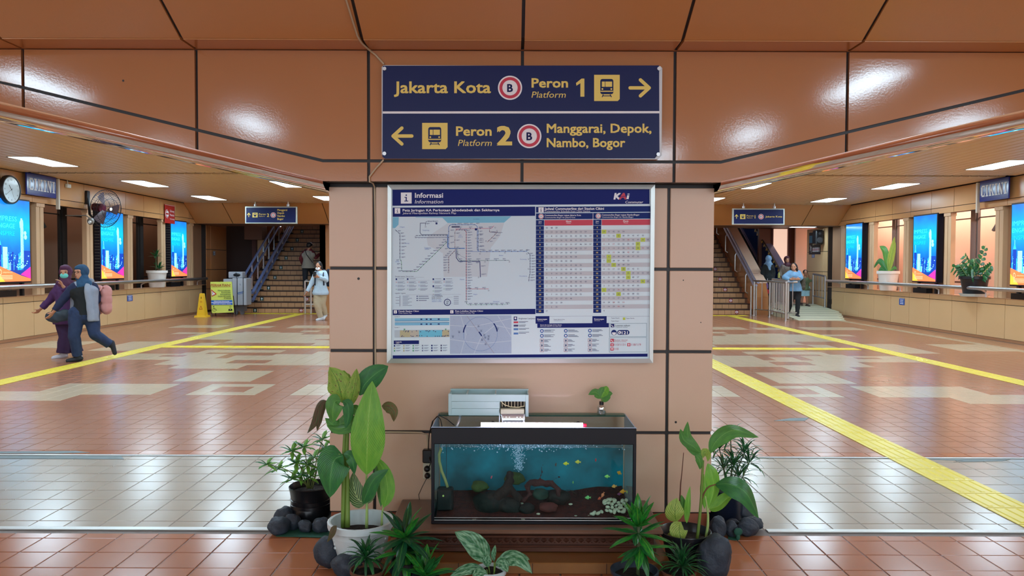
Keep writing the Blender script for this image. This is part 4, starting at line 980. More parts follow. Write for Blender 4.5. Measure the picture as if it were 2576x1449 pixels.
def gtext(t,x,y,h,m,L=3,o=G,**k):
    X,Y=gp(x,y,o)
    if 'width' in k: k['width']*=o.s
    f.text(t,X,Y,h*o.s,m,L,**k)
def gdisc(x,y,r,m,L=3,o=G,n=16): X,Y=gp(x,y,o); f.disc(X,Y,r*o.s,m,L,n)
def gring(x,y,r,w,m,L=3,o=G,**k): X,Y=gp(x,y,o); f.ring(X,Y,r*o.s,w*o.s,m,L,**k)
# header bands
f.poly([gp(80,74),gp(1946+90,74),gp(1946+90,196),gp(80,196)],NV,1)
def info_icon(x0,y0,x1,y1,o=G):
    grect(x0,y0,x1,y1,PWH,3,o); c=(x0+x1)/2; h=y1-y0
    gdisc(c,y0+.24*h,.07*h,NV,4,o); grect(c-.16*h,y0+.40*h,c+.05*h,y0+.47*h,NV,4,o); grect(c-.05*h,y0+.40*h,c+.05*h,y0+.78*h,NV,4,o); grect(c-.18*h,y0+.74*h,c+.18*h,y0+.81*h,NV,4,o)
info_icon(144,96,226,180)
gtext('Informasi',252,136,38,PWH,bold=.03,width=212); gtext('Information',250,180,30,PWH,bold=.005,ital=.2,width=214)
gtext('K',680,158,48,PWH,o=H,bold=.06,ital=.2,width=46); gtext('A',720,158,48,PRED,4,o=H,bold=.06,ital=.2,width=52); gtext('i',773,158,48,PWH,o=H,bold=.008,ital=.2,width=20)
f.line([gp(722,142,H),gp(770,134,H)],1.2,NV,5)
gtext('Commuter',765,190,20,PWH,o=H,bold=.012,ital=.2,width=136)
# map panel
grect(82,210,1166,280,NV,1); info_icon(97,214,139,256)
gtext('Peta Jaringan KA Perkotaan Jabodetabek dan Sekitarnya',158,240,19,PWH,bold=.03,width=736)
gtext('Jakarta Metropolitan Railway Network Map',158,260,14,PWH,bold=.004,ital=.2,width=406)
grect(82,282,1170,990,M('map_paper',(216,238,250),.5,spec=.25),1)
f.poly([gp(82,282),gp(128,282),gp(126,340),gp(100,366),gp(82,366)],SEA,2)
f.poly([gp(250,282),gp(985,282),gp(930,330),gp(500,330),gp(460,290),gp(260,286)],SEA,2)
f.poly([gp(500,332),gp(930,332),gp(900,430),gp(830,520),gp(800,740),gp(470,740),gp(465,560),gp(350,500),gp(340,440)],LG,2)
LB=M('line_blue',(80,130,200),.45); LP=M('line_pink',(196,84,130),.45); LR=M('line_red',(190,70,90),.45); LGn=M('line_green',(90,170,130),.45); LBr=M('line_brown',(150,110,110),.45); LN=M('line_slate',(70,90,130),.45); LT=M('line_teal',(80,130,140),.45)
def rail(pts,m,w=3,st=0,lab=None,L=4):
    gline(pts,w,m,L)
    if st:
        segs=[(a,b,sqrt((b[0]-a[0])**2+(b[1]-a[1])**2)) for a,b in zip(pts,pts[1:])]; tot=sum(s[2] for s in segs)
        for k in range(st):
            d=tot*(k+.5)/st
            for a,b,l in segs:
                if d<=l: break
                d-=l
            x=a[0]+(b[0]-a[0])*d/l; y=a[1]+(b[1]-a[1])*d/l
            gdisc(x,y,3.6,INK,5,n=8)
            if lab:
                dx,dy=lab; w_=22+((k*37)%17); grect(x+dx,y+dy-2.5,x+dx+w_,y+dy+1.5,INKL,5)
                grect(x+dx,y+dy+3,x+dx+w_*.6,y+dy+5,INKL,5)
rail([(100,378),(137,410),(137,600)],LN,3,9,(12,0)); rail([(137,600),(148,620),(150,690),(165,697),(265,697),(500,470)],LGn,3,18,(-34,-4))
rail([(330,330),(292,330),(290,400),(300,418),(498,418)],LN,4,0); rail([(255,424),(500,424)],INKL,3,11,(-14,14)); rail([(330,350),(335,320),(345,316),(410,316)],LN,3,3,(8,0))
rail([(500,418),(500,512),(515,524),(630,524)],LB,7,3,(-36,0)); rail([(508,512),(508,360),(522,344),(710,344),(726,360),(726,538),(745,550),(1105,550)],LB,4,20,(14,-10))
rail([(733,380),(733,548)],LB,3,6,(10,0)); rail([(560,374),(832,374),(852,354)],LP,3,4,(-10,-12)); rail([(560,382),(625,382),(642,398),(642,920)],LR,4,30,(10,0))
rail([(556,540),(556,395),(566,385)],LBr,2,3,(10,0)); rail([(556,540),(508,588),(508,700)],LBr,3,9,(-40,0)); rail([(642,833),(812,833)],LR,3,3,(-20,-10))
rail([(564,530),(566,595),(585,622),(745,625),(750,745)],NV3,5,6,(8,8)); rail([(575,530),(577,590),(595,615),(750,617),(970,617)],LT,3,7,(-18,-12))
rail([(640,530),(645,547),(735,550)],LB,3,0); rail([(1110,558),(1128,575),(1128,720),(1120,745),(1118,780)],LN,3,11,(10,0)); rail([(802,478),(880,402),(820,402),(818,380)],LBr,3,6,(8,4))
rail([(642,920),(645,948),(660,954),(925,954),(975,946)],LGn,2,9,(-14,-10)); rail([(556,560),(640,600)],INKL,2,0)
for x,y in ((332,358),(413,330),(255,434),(486,470),(520,432),(629,474),(546,476),(715,449),(746,566),(936,560),(784,628),(970,628),(736,745),(506,706),(812,846),(1104,540),(1104,568),(1116,610),(1116,684),(792,470),(875,392),(862,368),(484,470)): gring(x,y,4.5,1.6,INK,5,n=10)
grect(408,325,422,340,NV,5); grect(530,354,594,366,INK,5); gdisc(715,380,9,NV,5)
for x,y,t in ((136,362,'Cilegon'),(308,388,'Tangerang'),(175,486,'Serang'),(322,522,'Tangerang'),(326,531,'Selatan'),(586,428,'DKI'),(580,440,'Jakarta'),(892,584,'Bekasi'),(1052,614,'Karawang'),(1048,742,'Purwakarta'),(594,764,'Depok'),(698,878,'Bogor'),(846,934,'Sukabumi'),(102,625,'Lebak'),(694,305,'Laut Jawa')): gtext(t,x,y,9,LB,5)
# legend below the map
gline([(100,742),(320,742)],1,INKL); gtext('Petunjuk Layanan / Key to Lines',100,738,9,INK,width=140)
for bx_,by_ in ((110,755),(196,755),(391,757),(474,757),(391,810)): grect(bx_-6,by_-6,bx_+6,by_+6,NV3,4); grect(bx_+14,by_-4,bx_+60,by_-1,INKL,4)
gline([(104,765),(364,765)],.8,INKL); gline([(384,766),(540,766)],.8,INKL)
for c,n_ in ((110,3),(196,3),(282,3),(391,4),(474,3)):
    for k in range(n_):
        yy=778+27*k+(15 if c==391 and k>0 else 0); gring(c,yy,4,1.4,[LR,LB,LGn,LBr][k%4],4,n=10)
        for j in range(3): grect(c+9,yy-5+6*j,c+9+[52,40,58][(j+k)%3],yy-2.4+6*j,INKL,4)
gtext('Legenda / Legends',100,866,9,INK,width=80); gline([(180,874),(600,874)],1,INKL)
gline([(137,880),(137,962)],2.5,NV)
for k in range(9): grect(158,882+9*k,158+[50,40,70][k%3],885+9*k,INKL,4)
for k in range(3): grect(105,893+22*k,132,896+22*k,INKL,4); gdisc(268,886+16*k,4.5,NV3,4); grect(278,883+16*k,278+[76,80,62][k],889+16*k,INKL,4)
for i,s_ in enumerate(('Cara membaca','kode stasiun','How to read','station codes')): gtext(s_,380,891+13*i,10,INK if i<2 else LB,4,bold=.01 if i<2 else 0)
gring(498,934,24,5,NV,4); gtext('CB',488,932,12,NV,5,bold=.02); gtext('10',489,949,14,NV,5,bold=.02); gline([(498,908),(498,896),(540,894)],1,INKL); gline([(520,942),(540,944)],1,INKL)
for k in range(5): grect(546,888+14*k,584,892+14*k,INKL,4)
# lower-left panels
grect(82,988,1168,1028,NV,3)
info_icon(90,992,114,1016); gtext('Denah Stasiun Cikini',126,1004,12,PWH,4,bold=.03,width=154); gtext('Cikini Station Map',126,1017,9,PWH,4,ital=.2,width=100)
info_icon(520,994,544,1018); gtext('Peta Lokalitas Stasiun Cikini',558,1006,12,PWH,4,bold=.03,width=210); gtext('Cikini Station Locality Map',558,1019,9,PWH,4,ital=.2,width=146)
SK=M('plan_sky',(130,200,235),.45); KH=M('plan_khaki',(196,190,150),.45); CY=M('plan_cyan',(110,205,235),.45)
gtext('Lantai 2',98,1044,9,INK,4); grect(98,1053,512,1076,SK,3); grect(98,1084,512,1107,SK,3); gline([(98,1074),(512,1074)],2,NV); gline([(98,1085),(512,1085)],2,NV)
for x in (300,340,372,432): grect(x-7,1057,x+7,1066,NV3,4); grect(x-7,1094,x+7,1103,NV3,4)
gtext('Lantai 1',98,1126,9,INK,4); grect(98,1144,514,1197,M('plan_paper',(196,212,222),.45),3); grect(137,1145,213,1196,KH,4); grect(213,1145,282,1196,M('plan_beige',(200,196,180),.45),4); grect(282,1145,458,1196,CY,4); grect(458,1145,512,1196,KH,4)
rn=random.Random(3)
for k in range(40): x=rn.uniform(140,505); y=rn.choice([1150,1156,1186,1191]); grect(x,y-3,x+rn.uniform(4,9),y+3,INK,5)
gline([(98,1144),(512,1144),(512,1197),(98,1197),(98,1144)],1,INKL,5); grect(166,1132,177,1144,LGn,5); grect(481,1134,490,1146,LGn,5)
grect(90,1222,282,1250,NV,3); gtext('Legenda',106,1237,10,PWH,4,bold=.03); gtext('Legends',106,1246,6,PWH,4,ital=.2)
for i in range(6):
    for j in range(3):
        x=96+71*i; y=1262+19*j; grect(x-5,y-6,x+5,y+6,[NV,KH,LGn,INKL,NV3,INK][(i+j*(i==0))%6],4); grect(x+12,y-4,x+46,y-1,INKL,4); grect(x+12,y+1,x+38,y+3,INKL,4)
grect(518,1036,985,1326,M('loc_map',(176,196,222),.45),2)
cut=M('road_pale',(206,220,236),.45)
for pts in ([(518,1110),(700,1120),(985,1060)],[(518,1216),(760,1250),(985,1230)],[(600,1036),(640,1180),(600,1326)],[(700,1326),(760,1190),(860,1110),(985,1140)],[(880,1036),(985,1200)]): gline(pts,5,cut,3)
for k in range(110): 
    x=rn.uniform(525,975); y=rn.uniform(1042,1320); a=rn.choice([0,.3,1.4,1.7]); l=rn.uniform(4,10); gline([(x,y),(x+l*cos(a),y+l*sin(a))],.8,INKL,4)
gline([(645,1036),(740,1165),(855,1326)],1.6,LBr,4); gring(749,1176,129,1.8,LB,5,n=60); gline([(738,1160),(760,1192)],9,NV3,5)
gring(749,1176,129,9,NV3,6,n=8,a0=185,a1=212); gring(749,1176,129,9,NV3,6,n=8,a0=-38,a1=-8)
for x,y in ((735,1118),(755,1154),(778,1185),(786,1205),(812,1196),(810,1216),(762,1222),(789,1254),(880,1138),(588,1162),(540,1196)): gring(x,y,5,2.4,NV,6,n=12); grect(x-12,y-10,x+12,y-8,INKL,5)
grect(1003,1046,1028,1075,NV,3); grect(1009,1051,1022,1066,PWH,4); gtext('Angkutan Lanjutan',1038,1066,12,INK,3,width=130)
for k,m_ in enumerate((PRED,M('bus_purple',(60,40,110),.4),LB,LB)): grect(1002,[1083,1108,1135,1168][k],1037,[1096,1122,1149,1182][k],m_,3); grect(1042,[1084,1110,1135,1164][k],[1112,1096,1120,1120][k],[1087,1113,1138,1167][k],INK,3); grect(1042,[1091,1118,1143,1172][k],[1092,1090,1095,1095][k],[1094,1121,1146,1175][k],INK,3)
f.poly([gp(82,1335),gp(1961+60,1335),gp(1961+60,1358),gp(82,1358)],NV,2)
# timetable (right part)
h=lambda *a,**k: grect(*a,**k,o=H)
h(86,212,956,256,NV3,2); h(86,262,956,308,NV3,2); info_icon(105,216,145,255,H)
gtext('Jadwal Commuterline dari Stasiun Cikini',152,236,19,PWH,o=H,bold=.03,width=451); gtext('Commuterline Schedule from Cikini Station',152,253,13,PWH,o=H,bold=.004,ital=.2,width=346)
for cx,tx,t1,t2,w1,w2 in ((125,152,'Commuterline Bogor tujuan Jakarta Kota','Commuterline Bogor for Jakarta Kota',277,232),(561,588,'Commuterline Bogor tujuan Nambo/Bogor','Commuterline Bogor for Nambo/Bogor',286,240)):
    gdisc(cx,285,20,PWH,3,H,24); gring(cx,285,15.5,4,PRED,4,H); gtext('B',cx,290,10,NV,5,o=H,align='c',bold=.02)
    gtext(t1,tx,283,13,PWH,o=H,bold=.02,width=w1); gtext(t2,tx,299,11,PWH,o=H,ital=.2,width=w2)
h(519,264,522,1020,PWH,3)
RowG=M('row_grey',(200,204,212),.45); HL=M('row_lime',(196,216,60),.4)
for x0 in (86,522):
    h(x0,313,x0+62,356,NV3,2); gtext('Jam',x0+31,331,12,PWH,o=H,bold=.02,align='c'); gtext('Hour',x0+31,343,8,PWH,o=H,align='c',ital=.2)
    xr=520 if x0<100 else 954
    h(x0+65,313,xr,356,PRED,2); gtext('Menit',(x0+65+xr)/2,331,13,PWH,o=H,bold=.03,align='c'); gtext('Minute',(x0+65+xr)/2,342,9,PWH,o=H,align='c')
TT1=['43 48 59','6 13 23 28 33 40 44 53 59','3 8 15 23 31 35 43 50 56 59','5 14 18 26 32 40 45 49 56','0 5 11 15 25 31 37 46 50 57','3 11 18 22 26 44 48 53 57','3 13 22 29 33 47 57','6 16 21 27 36 46 50','5 16 29 38 50 58','2 13 16 23 36 41 46 56','8 21 26 31 41 46 52 56','5 9 14 25 30 37 45 51','0 4 9 18 23 34 39 43 53 57','3 11 15 19 26 30 40 45 49','1 5 15 24 31 46 50 59','4 11 21 27 31 38 50 56','0 7 14 22 25 32 36 52','0 11 33 37 41 46','10 20 31 39','1 6 25','17']
TT2=['','*29 35 42 50 54','5 12 16 *25 30 39 43 47 55','!3 7 17 23 34 !38 42 49 *54 58','!2 8 !17 23 32 36 53 *57','!5 9 13 19 28 !41 46 *50 !54 58','!2 10 !15 34 38 !42 47 53','3 *8 14 18 29 40 47 55','7 *11 28 37 43 52','4 13 *23 38 49 54','4 12 17 23 *28 33 43 51','1 7 13 22 27 *35 39 50 55 59','6 15 22 30 34 *41 49 57','5 10 16 20 27 37 41 47 *55 59','3 11 20 29 35 41 47 55','*6 14 23 !34 38 42 51 59','8 12 16 *24 33 40 49 53','1 7 11 17 26 33 43 59','16 24 !30 35 !53','2 14 29 !44 49','4']
HH=['4','5','6','7','8','9','10','11','12','13','14','15','16','17','18','19','20','21','22','23','00']
NUM=M('num_ink',(60,76,120),.5); NUMR=M('num_red',(190,90,110),.5)
for r in range(21):
    y0=357.5+31.7*r; y1=y0+31.7
    for x0,TT in ((86,TT1),(522,TT2)):
        xr=518 if x0<100 else 952
        if r%2==1: h(x0+64,y0,xr,y1,RowG,2)
        h(x0,y0+1,x0+60,y1-1,NV3,3); gtext(HH[r],x0+30,y1-10,13,GOLD,4,o=H,bold=.035,align='c')
        for k,nn in enumerate(TT[r].split()):
            cx=x0+82+37*k; m_=NUM
            if nn[0]=='*': h(cx-17,y0+1,cx+17,y1-1,HL,3); nn=nn[1:]
            if nn[0]=='!': m_=NUMR; nn=nn[1:]
            gtext(nn,cx,y1-11,11.5,m_,4,o=H,align='c',bold=.012)
h(188,1046,515,1047.5,INKL,3); h(624,1050,950,1051.5,INKL,3)
h(83,1045,188,1102,NV,3); gtext('Keterangan',97,1073,11,PWH,4,o=H,bold=.03,width=74); gtext('Information',97,1083,7,PWH,4,o=H,ital=.2)
h(516,1048,624,1103,NV,3); gtext('Keterangan',530,1075,11,PWH,4,o=H,bold=.03,width=74); gtext('Information',530,1085,7,PWH,4,o=H,ital=.2)
gtext('Tujuan Jakarta Kota',220,1075,8,INK,4,o=H,width=84); gtext('Toward Jakarta Kota',220,1083,6,INKL,4,o=H); gtext('Tujuan Depok',658,1067,8,INK,4,o=H); gtext('Tujuan Bogor',658,1090,8,INK,4,o=H); h(748,1060,766,1078,HL,4); gtext('Tujuan Nambo',770,1069,8,INK,4,o=H)
h(96,1101,641,1134,NV,4); gtext('Aturan dan Larangan di Area Stasiun',118,1116,9,PWH,5,o=H,bold=.02,width=164); gtext('Rules and prohibitions in the station area',118,1126,7,PWH,5,o=H,ital=.2)
for i,cx in enumerate((131,313,497)):
    for j in range(5):
        y=[1158,1195,1232,1268,1304][j]
        if j<2: gdisc(cx,y,14,M('rule_blue',(30,96,176),.4),3,H,20); h(cx-7,y-4,cx+7,y+6,PWH,4); gdisc(cx,y-6,3,PWH,4,H,8)
        else:
            gline([(cx-13,y-13),(cx+13,y-13),(cx+13,y+13),(cx-13,y+13),(cx-13,y-13)],2.2,M('rule_red',(170,60,90),.4),3,H); h(cx-6,y-4,cx+7,y+4,INK,4); h(cx-3,y-8,cx+2,y+9,INK,4)
        for k in range(3): h(cx+18,y-8+7*k,cx+18+([80,50,70][(i+k)%3] if j<2 else [26,34,50][(i+j+k)%3]),y-5+7*k,INK,3)
MR=M('box_line',(90,130,150),.4)
def orect(x0,y0,x1,y1,m_): gline([(x0,y0),(x1,y0),(x1,y1),(x0,y1),(x0,y0)],2,m_,3,H)
orect(646,1105,929,1206,MR); orect(645,1213,928,1323,MR)
def phone(x,y,m_): h(x-13,y-13,x+13,y+13,m_,4); gline([(x-6,y-6),(x-5,y+1),(x+1,y+6),(x+7,y+7)],5,PWH,5,H)
phone(669,1121,NV); gtext('Layanan aduan',690,1126,14,M('teal_ink',(50,90,110),.5),4,o=H,width=112); gtext('Customer hotline',690,1137,8,MR,4,o=H,ital=.2,width=92)
f.rrect(*gp(704,1155,H),*gp(798,1192,H),6,NV3,4); gdisc(680,1174,21,NV3,4,H,24); gdisc(680,1178,15,PWH,5,H,20); f.rect(*gp(664,1162,H),*gp(696,1172,H),NV3,6); gdisc(723,1174,12,PWH,5,H,20); gline([(718,1168),(719,1174),(727,1180)],4,NV3,6,H); gtext('121',740,1187,24,PWH,5,o=H,bold=.04,width=44)
phone(666,1234,PRED); gtext('Nomor darurat',682,1236,12,M('rose_ink',(190,90,110),.5),4,o=H,width=102); gtext('Emergency hotlines',682,1246,8,M('rose_ink',(190,90,110),.5),4,o=H,width=92)
h(653,1256,678,1279,PRED,4); f.poly([gp(658,1272,H),gp(666,1260,H),gp(673,1272,H)],PWH,5); gtext('113/1131',684,1274,18,M('rose_ink',(190,90,110),.5),4,o=H,width=82); h(781,1256,805,1279,PRED,4); h(790,1260,796,1275,PWH,5); h(786,1265,800,1270,PWH,5); gtext('118/119',812,1275,18,M('rose_ink',(190,90,110),.5),4,o=H,width=73)
h(653,1288,677,1311,PRED,4); h(659,1293,671,1304,PWH,5); gtext('110',684,1307,18,M('rose_ink',(190,90,110),.5),4,o=H,width=31)
f.build('print',ib)
# ---- cables
CBW=M('cable_cream',(196,180,150),.4)
q=MB(); pts=[]
def cpt(px,py,Y): return at(px,py,Y)
sl_y=lambda py: None
c1=thing('cable','cream cable running down the ceiling joint and over the sign to the pillar','cable')
zc=lambda y:(ZT+slope*(SY-y))
top=[(-.826-.0,y_,zc(y_)-.012) for y_ in (3.0,3.4,3.7,3.9)]
p2=at(910,103,3.95); 
top=[(-.82,3.2,zc(3.2)-.012),(-.82,3.7,zc(3.7)-.012),(p2.x,3.93,ZT-.012)]
q.tube([(-.82,3.2,zc(3.2)-.012),(-.81,3.6,zc(3.6)-.012),(-.795,3.9,zc(3.9)-.01),(-.785,3.96,ZT-.012),(-.772,4.06,ZT-.013),(at(945,140,BY-.01).x,BY-.012,at(945,140,BY).z),(at(966,163,BY-.01).x,BY-.012,at(966,163,BY).z)],.0052,7); q.build('upper_run',CBW,c1,smooth=True)
q=MB(); L_=[at(965,402,BY-.01),at(945,424,BY-.012),at(929,445,BY-.012),at(930,457,BY-.01),at(938,461,PY-.03)+Vector((0,0,0)),at(942,470,PY-.006),at(944,560,PY-.002),at(944,676,PY-.002),at(944,775,PY-.002),at(944,880,PY-.002),at(945,1000,PY-.002),at(946,1082,PY-.002),at(952,1087,PY-.004),at(1000,1087,PY-.004),at(1060,1088,PY-.004),at(1074,1094,PY-.006),at(1077,1130,PY-.006)]
q.tube(L_,.0048,7); q.build('lower_run',CBW,c1,smooth=True)
# ================================================================== PLINTH + AQUARIUM
WD=M('plinth_wood',(96,58,42),.3,noise_=(6,.7,(70,40,30))); WL=M('step_wood',(150,104,56),.35,noise_=(5,.7,(120,80,44))); WT=M('plinth_top',(124,92,74),.3,noise_=(4,.7,(104,76,60)))
pt=thing('plinth','low carved brown wooden plinth under the aquarium','plinth')
x0,x1=-.617,.76; yf,yb=3.73,4.225
q=MB(); q.bbox(x0,x1,yf,yb,.158,.18,.006); q.build('top',WT,pt)
q=MB(); q.bbox(x0+.03,x1-.03,yf+.03,yb,.147,.158,.002); q.bbox(x0+.012,x1-.012,yf+.012,yb,.136,.147,.003); q.bbox(x0+.04,x1-.04,yf+.045,yb,.06,.136,.002); q.bbox(x0+.02,x1-.02,yf+.02,yb,.086,.094,.003); q.bbox(x0+.03,x1-.03,yf+.028,yb,.06,.086,.003); q.build('moulding',WD,pt)
q=MB()
n=34
for k in range(n):
    cx=x0+.05+(x1-x0-.1)*(k+.5)/n; w_=.017
    q.add([(cx-w_,yf+.044,.115),(cx,yf+.044,.13),(cx+w_,yf+.044,.115),(cx,yf+.044,.10),(cx,yf+.034,.115)],[(0,1,4),(1,2,4),(2,3,4),(3,0,4)])
    q.ell((cx+w_,yf+.042,.127),.004,6); q.ell((cx+w_,yf+.042,.103),.004,6)
q.build('carved_band',WD,pt)
q=MB(); q.bbox(x0-.02,x1+.02,yf-.10,yb,.0,.055,.004); q.build('step',WL,pt)
q=MB()
for k in range(1,4): q.box(x0+k*.36,x0+k*.36+.003,yf-.1015,yf-.09,.002,.053)
q.build('board_joint',M('joint_dark',(60,36,24),.6),pt)
# tank
aq=thing('aquarium','glass aquarium with black trim, lit fish tank on the wooden plinth','aquarium')
tx0,tx1=(1085-1288)/F*3.82, (1604-1288)/F*3.82; ty0,ty1=3.82,4.20; tz0,tz1=.182,.675
GL=see_through('glass',(240,250,248),.04); GLs=see_through('glass_side',(206,232,238),.12,fac_diff=.25,diff=(190,225,240))
BK=M('tank_black',(12,13,22),.4,spec=.35)
for nm,b_ in (('front_pane',(tx0+.004,tx1-.004,ty0,ty0+.006,tz0+.006,tz1)),):
    q=MB(); q.add([(b_[0],b_[2],b_[4]),(b_[1],b_[2],b_[4]),(b_[1],b_[2],b_[5]-.08),(b_[0],b_[2],b_[5]-.08)],[(0,1,2,3)]); q.build(nm,GL,aq)
for nm,x in (('side_pane',tx0+.006),('side_pane',tx1-.006)):
    q=MB(); q.add([(x,ty0,tz0),(x,ty1,tz0),(x,ty1,tz1),(x,ty0,tz1)],[(0,1,2,3)]); q.build(nm,GLs,aq)
q=MB(); q.add([(tx0,ty1,tz0),(tx1,ty1,tz0),(tx1,ty1,tz1),(tx0,ty1,tz1)],[(0,1,2,3)]); q.build('back_pane',see_through('glass_back',(225,236,232),.10),aq)
q=MB(); rimg=see_through('glass_rim',(150,200,180),.2,fac_diff=.35,diff=(90,130,120)); q.box(tx0+.01,tx1-.01,ty1-.06,ty1,tz1-.006,tz1+.002); q.build('rear_brace',rimg,aq)
q=MB(); q.bbox(tx0,tx1,ty0-.006,ty0+.01,tz1-.084,tz1,.003); q.box(tx0,tx1,ty0-.003,ty0+.004,tz1-.004,tz1+.003,1); q.bbox(tx0,tx0+.005,ty0,ty1,tz1-.084,tz1,.001,1); q.bbox(tx1-.005,tx1,ty0,ty1,tz1-.084,tz1,.001,1)
q.build('top_trim',[BK,M('trim_pale',(170,200,230),.3)],aq)
q=MB(); q.bbox(tx0,tx0+.016,ty0-.006,ty0+.012,tz0,tz1-.08,.002); q.bbox(tx1-.016,tx1,ty0-.006,ty0+.012,tz0,tz1-.08,.002); q.bbox(tx0,tx1,ty0-.008,ty0+.012,tz0,tz0+.014,.002); q.box(tx0,tx1,ty0,ty1,tz0-.001,tz0+.006)
q.box(tx0,tx0+.004,ty0,ty1,tz0,tz0+.03); q.box(tx1-.004,tx1,ty0,ty1,tz0,tz0+.03); q.build('frame',BK,aq)
q=MB(); q.box(tx0+.016,tx1-.016,ty0-.0075,ty0-.004,tz0+.018,tz0+.022); q.box(tx0+.016,tx1-.016,ty0-.0075,ty0-.004,tz0+.031,tz0+.034); q.build('silver_line',ALU,aq)
# backdrop and water
bd=M('tank_backdrop',(2,168,196),.6,noise_=(5,.4,(2,98,112)))
nt=bd.node_tree; bb=nt.nodes['Principled BSDF']
q=MB(); q.add([(tx0+.01,ty1-.006,tz0),(tx1-.01,ty1-.006,tz0),(tx1-.01,ty1-.006,tz1-.095),(tx0+.01,ty1-.006,tz1-.095)],[(0,1,2,3)]); q.build('backdrop',bd,aq)
q=MB(); NX,NY=60,20; zw=tz1-.105
for i in range(NX+1):
    for j in range(NY+1):
        x=tx0+.01+(tx1-tx0-.02)*i/NX; y=ty0+.012+(ty1-ty0-.024)*j/NY
        d=exp_=math.exp(-((x-.02)**2+(y-4.02)**2)/.04)
        q.v.append((x,y,zw+.003*nz(Vector((x*14,y*14,0)))+.012*d*nz(Vector((x*60,y*60,2)))))
q.f=[(i*(NY+1)+j,(i+1)*(NY+1)+j,(i+1)*(NY+1)+j+1,i*(NY+1)+j+1) for i in range(NX) for j in range(NY)]; q.m=[0]*len(q.f)
wt=see_through('water_top',(222,240,242),.25,.05,fac_diff=.12,diff=(120,190,215)); q.build('water_surface',wt,aq,smooth='all')
q=MB(); q.add([(tx0+.008,ty0+.012,tz0+.02),(tx1-.008,ty0+.012,tz0+.02),(tx1-.008,ty0+.012,zw),(tx0+.008,ty0+.012,zw)],[(0,1,2,3)]); q.build('water_front',see_through('water',(234,246,246),.02),aq)
# foam under the surface
q=MB(); rn=random.Random(9)
for k in range(900):
    x=.02+rn.gauss(0,.24); x=max(tx0+.05,min(tx1-.05,x)); z=zw-abs(rn.gauss(0,.016)); q.ell((x,rn.uniform(3.86,4.15),z),rn.uniform(.0015,.004),6)
for k in range(520):
    t_=rn.random(); x=.03+rn.gauss(0,.018*(1.3-t_*.8))+.01*t_; q.ell((x,4.0+rn.gauss(0,.02),zw-.16*t_),rn.uniform(.0012,.0032),6)
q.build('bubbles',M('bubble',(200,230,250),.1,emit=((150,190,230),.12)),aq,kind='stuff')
# substrate
q=MB(); NX,NY=50,16
hgt=lambda x,y: tz0+.02+.045*max(0,(y-3.85)/.35)+.03*max(0,(x-.3)/.3)*(y-3.8)/.4+.008*nz(Vector((x*9,y*9,0)))
for i in range(NX+1):
    for j in range(NY+1):
        x=tx0+.018+(tx1-tx0-.036)*i/NX; y=ty0+.016+(ty1-ty0-.03)*j/NY; q.v.append((x,y,hgt(x,y)))
q.f=[(i*(NY+1)+j,(i+1)*(NY+1)+j,(i+1)*(NY+1)+j+1,i*(NY+1)+j+1) for i in range(NX) for j in range(NY)]; q.m=[0]*len(q.f)
k0=len(q.v)
q.build('gravel',M('gravel',(100,38,30),.8,noise_=(40,.5,(60,24,22)),bump=(120,.8)),aq,kind='stuff',smooth='all')
# LED bar
lb=thing('aquarium_light','glowing pinkish white LED bar lying across the aquarium front edge','light')
a=at(1210,1079,3.83); b=at(1466,1074,3.83)
LED=M('led',(255,255,255),.4,emit=((255,226,248),30)); 
q=MB(); q.cyl((a.x,ty0+.012,tz1+.013),(b.x,ty0+.012,tz1+.013),.0105,n=14); q.build('tube',LED,lb)
q=MB(); q.cyl((b.x,ty0+.02,tz1+.008),(b.x+.02,ty0+.02,tz1+.008),.010,n=14); q.build('end_cap',M('led_cap',(200,30,60),.4,emit=((220,20,60),.3)),lb,smooth=True)
q=MB(); q.box(a.x,b.x,ty0+.022,ty0+.028,tz1+.004,tz1+.022); q.build('housing',WHITE,lb)
for xx in (a.x+.06,b.x-.02): q=MB(); q.ell((xx,ty0+.05,tz1+.012),(.012,.008,.012)); q.build('suction_cup',BLACK,lb,smooth=True)
# light under the trim (same bar shines down through the open top)
# filter box
fb=thing('filter_box','pale blue plastic trickle filter box on the back rim of the aquarium','filter')
FY=4.0; FB=M('filter_plastic',(186,216,222),.35,noise_=(7,.6,(176,208,206)))
fx=lambda px,Y=FY:(px-1288)*Y/F
fz=lambda py,Y=FY:1.5-(py-668)*Y/F
zt=fz(996); zbm=fz(1046)
x0,x1=fx(1129),fx(1331)
q=MB()
for (za,zb_) in ((fz(1011.5),fz(994)),(fz(1029.5),fz(1012))): q.bbox(x0,x1 if za>fz(1012) else fx(1258),FY,FY+.006,za,zb_,.001)
q.bbox(x0,fx(1257),FY,FY+.006,zbm,fz(1030),.001)
q.bbox(fx(1323),x1,FY-.003,FY+.008,fz(1050),fz(994),.002); q.bbox(x0-.002,x0+.016,FY-.004,FY+.006,zbm,fz(992),.002)
q.box(x0,x1,FY+.14,FY+.146,zbm,fz(994)+.004); q.box(x0,x0+.005,FY,FY+.146,zbm,fz(994)); q.box(x1-.005,x1,FY,FY+.146,zbm,fz(994)); q.box(x0,x1,FY,FY+.146,zbm-.003,zbm)
q.box(x0-.002,x1+.002,FY+.135,FY+.155,fz(994)+.0,fz(994)+.007)
for xx in (fx(1175),fx(1247)): q.box(xx-.004,xx+.004,FY,FY+.146,fz(994)-.003,fz(994)+.003)
q.build('body',FB,fb)
q=MB(); q.box(fx(1260),fx(1322),FY+.035,FY+.04,zbm,fz(1012)); q.build('dark_interior',M('filter_dark',(40,34,24),.7),fb)
q=MB(); FC=M('filter_cream',(226,216,176),.4)
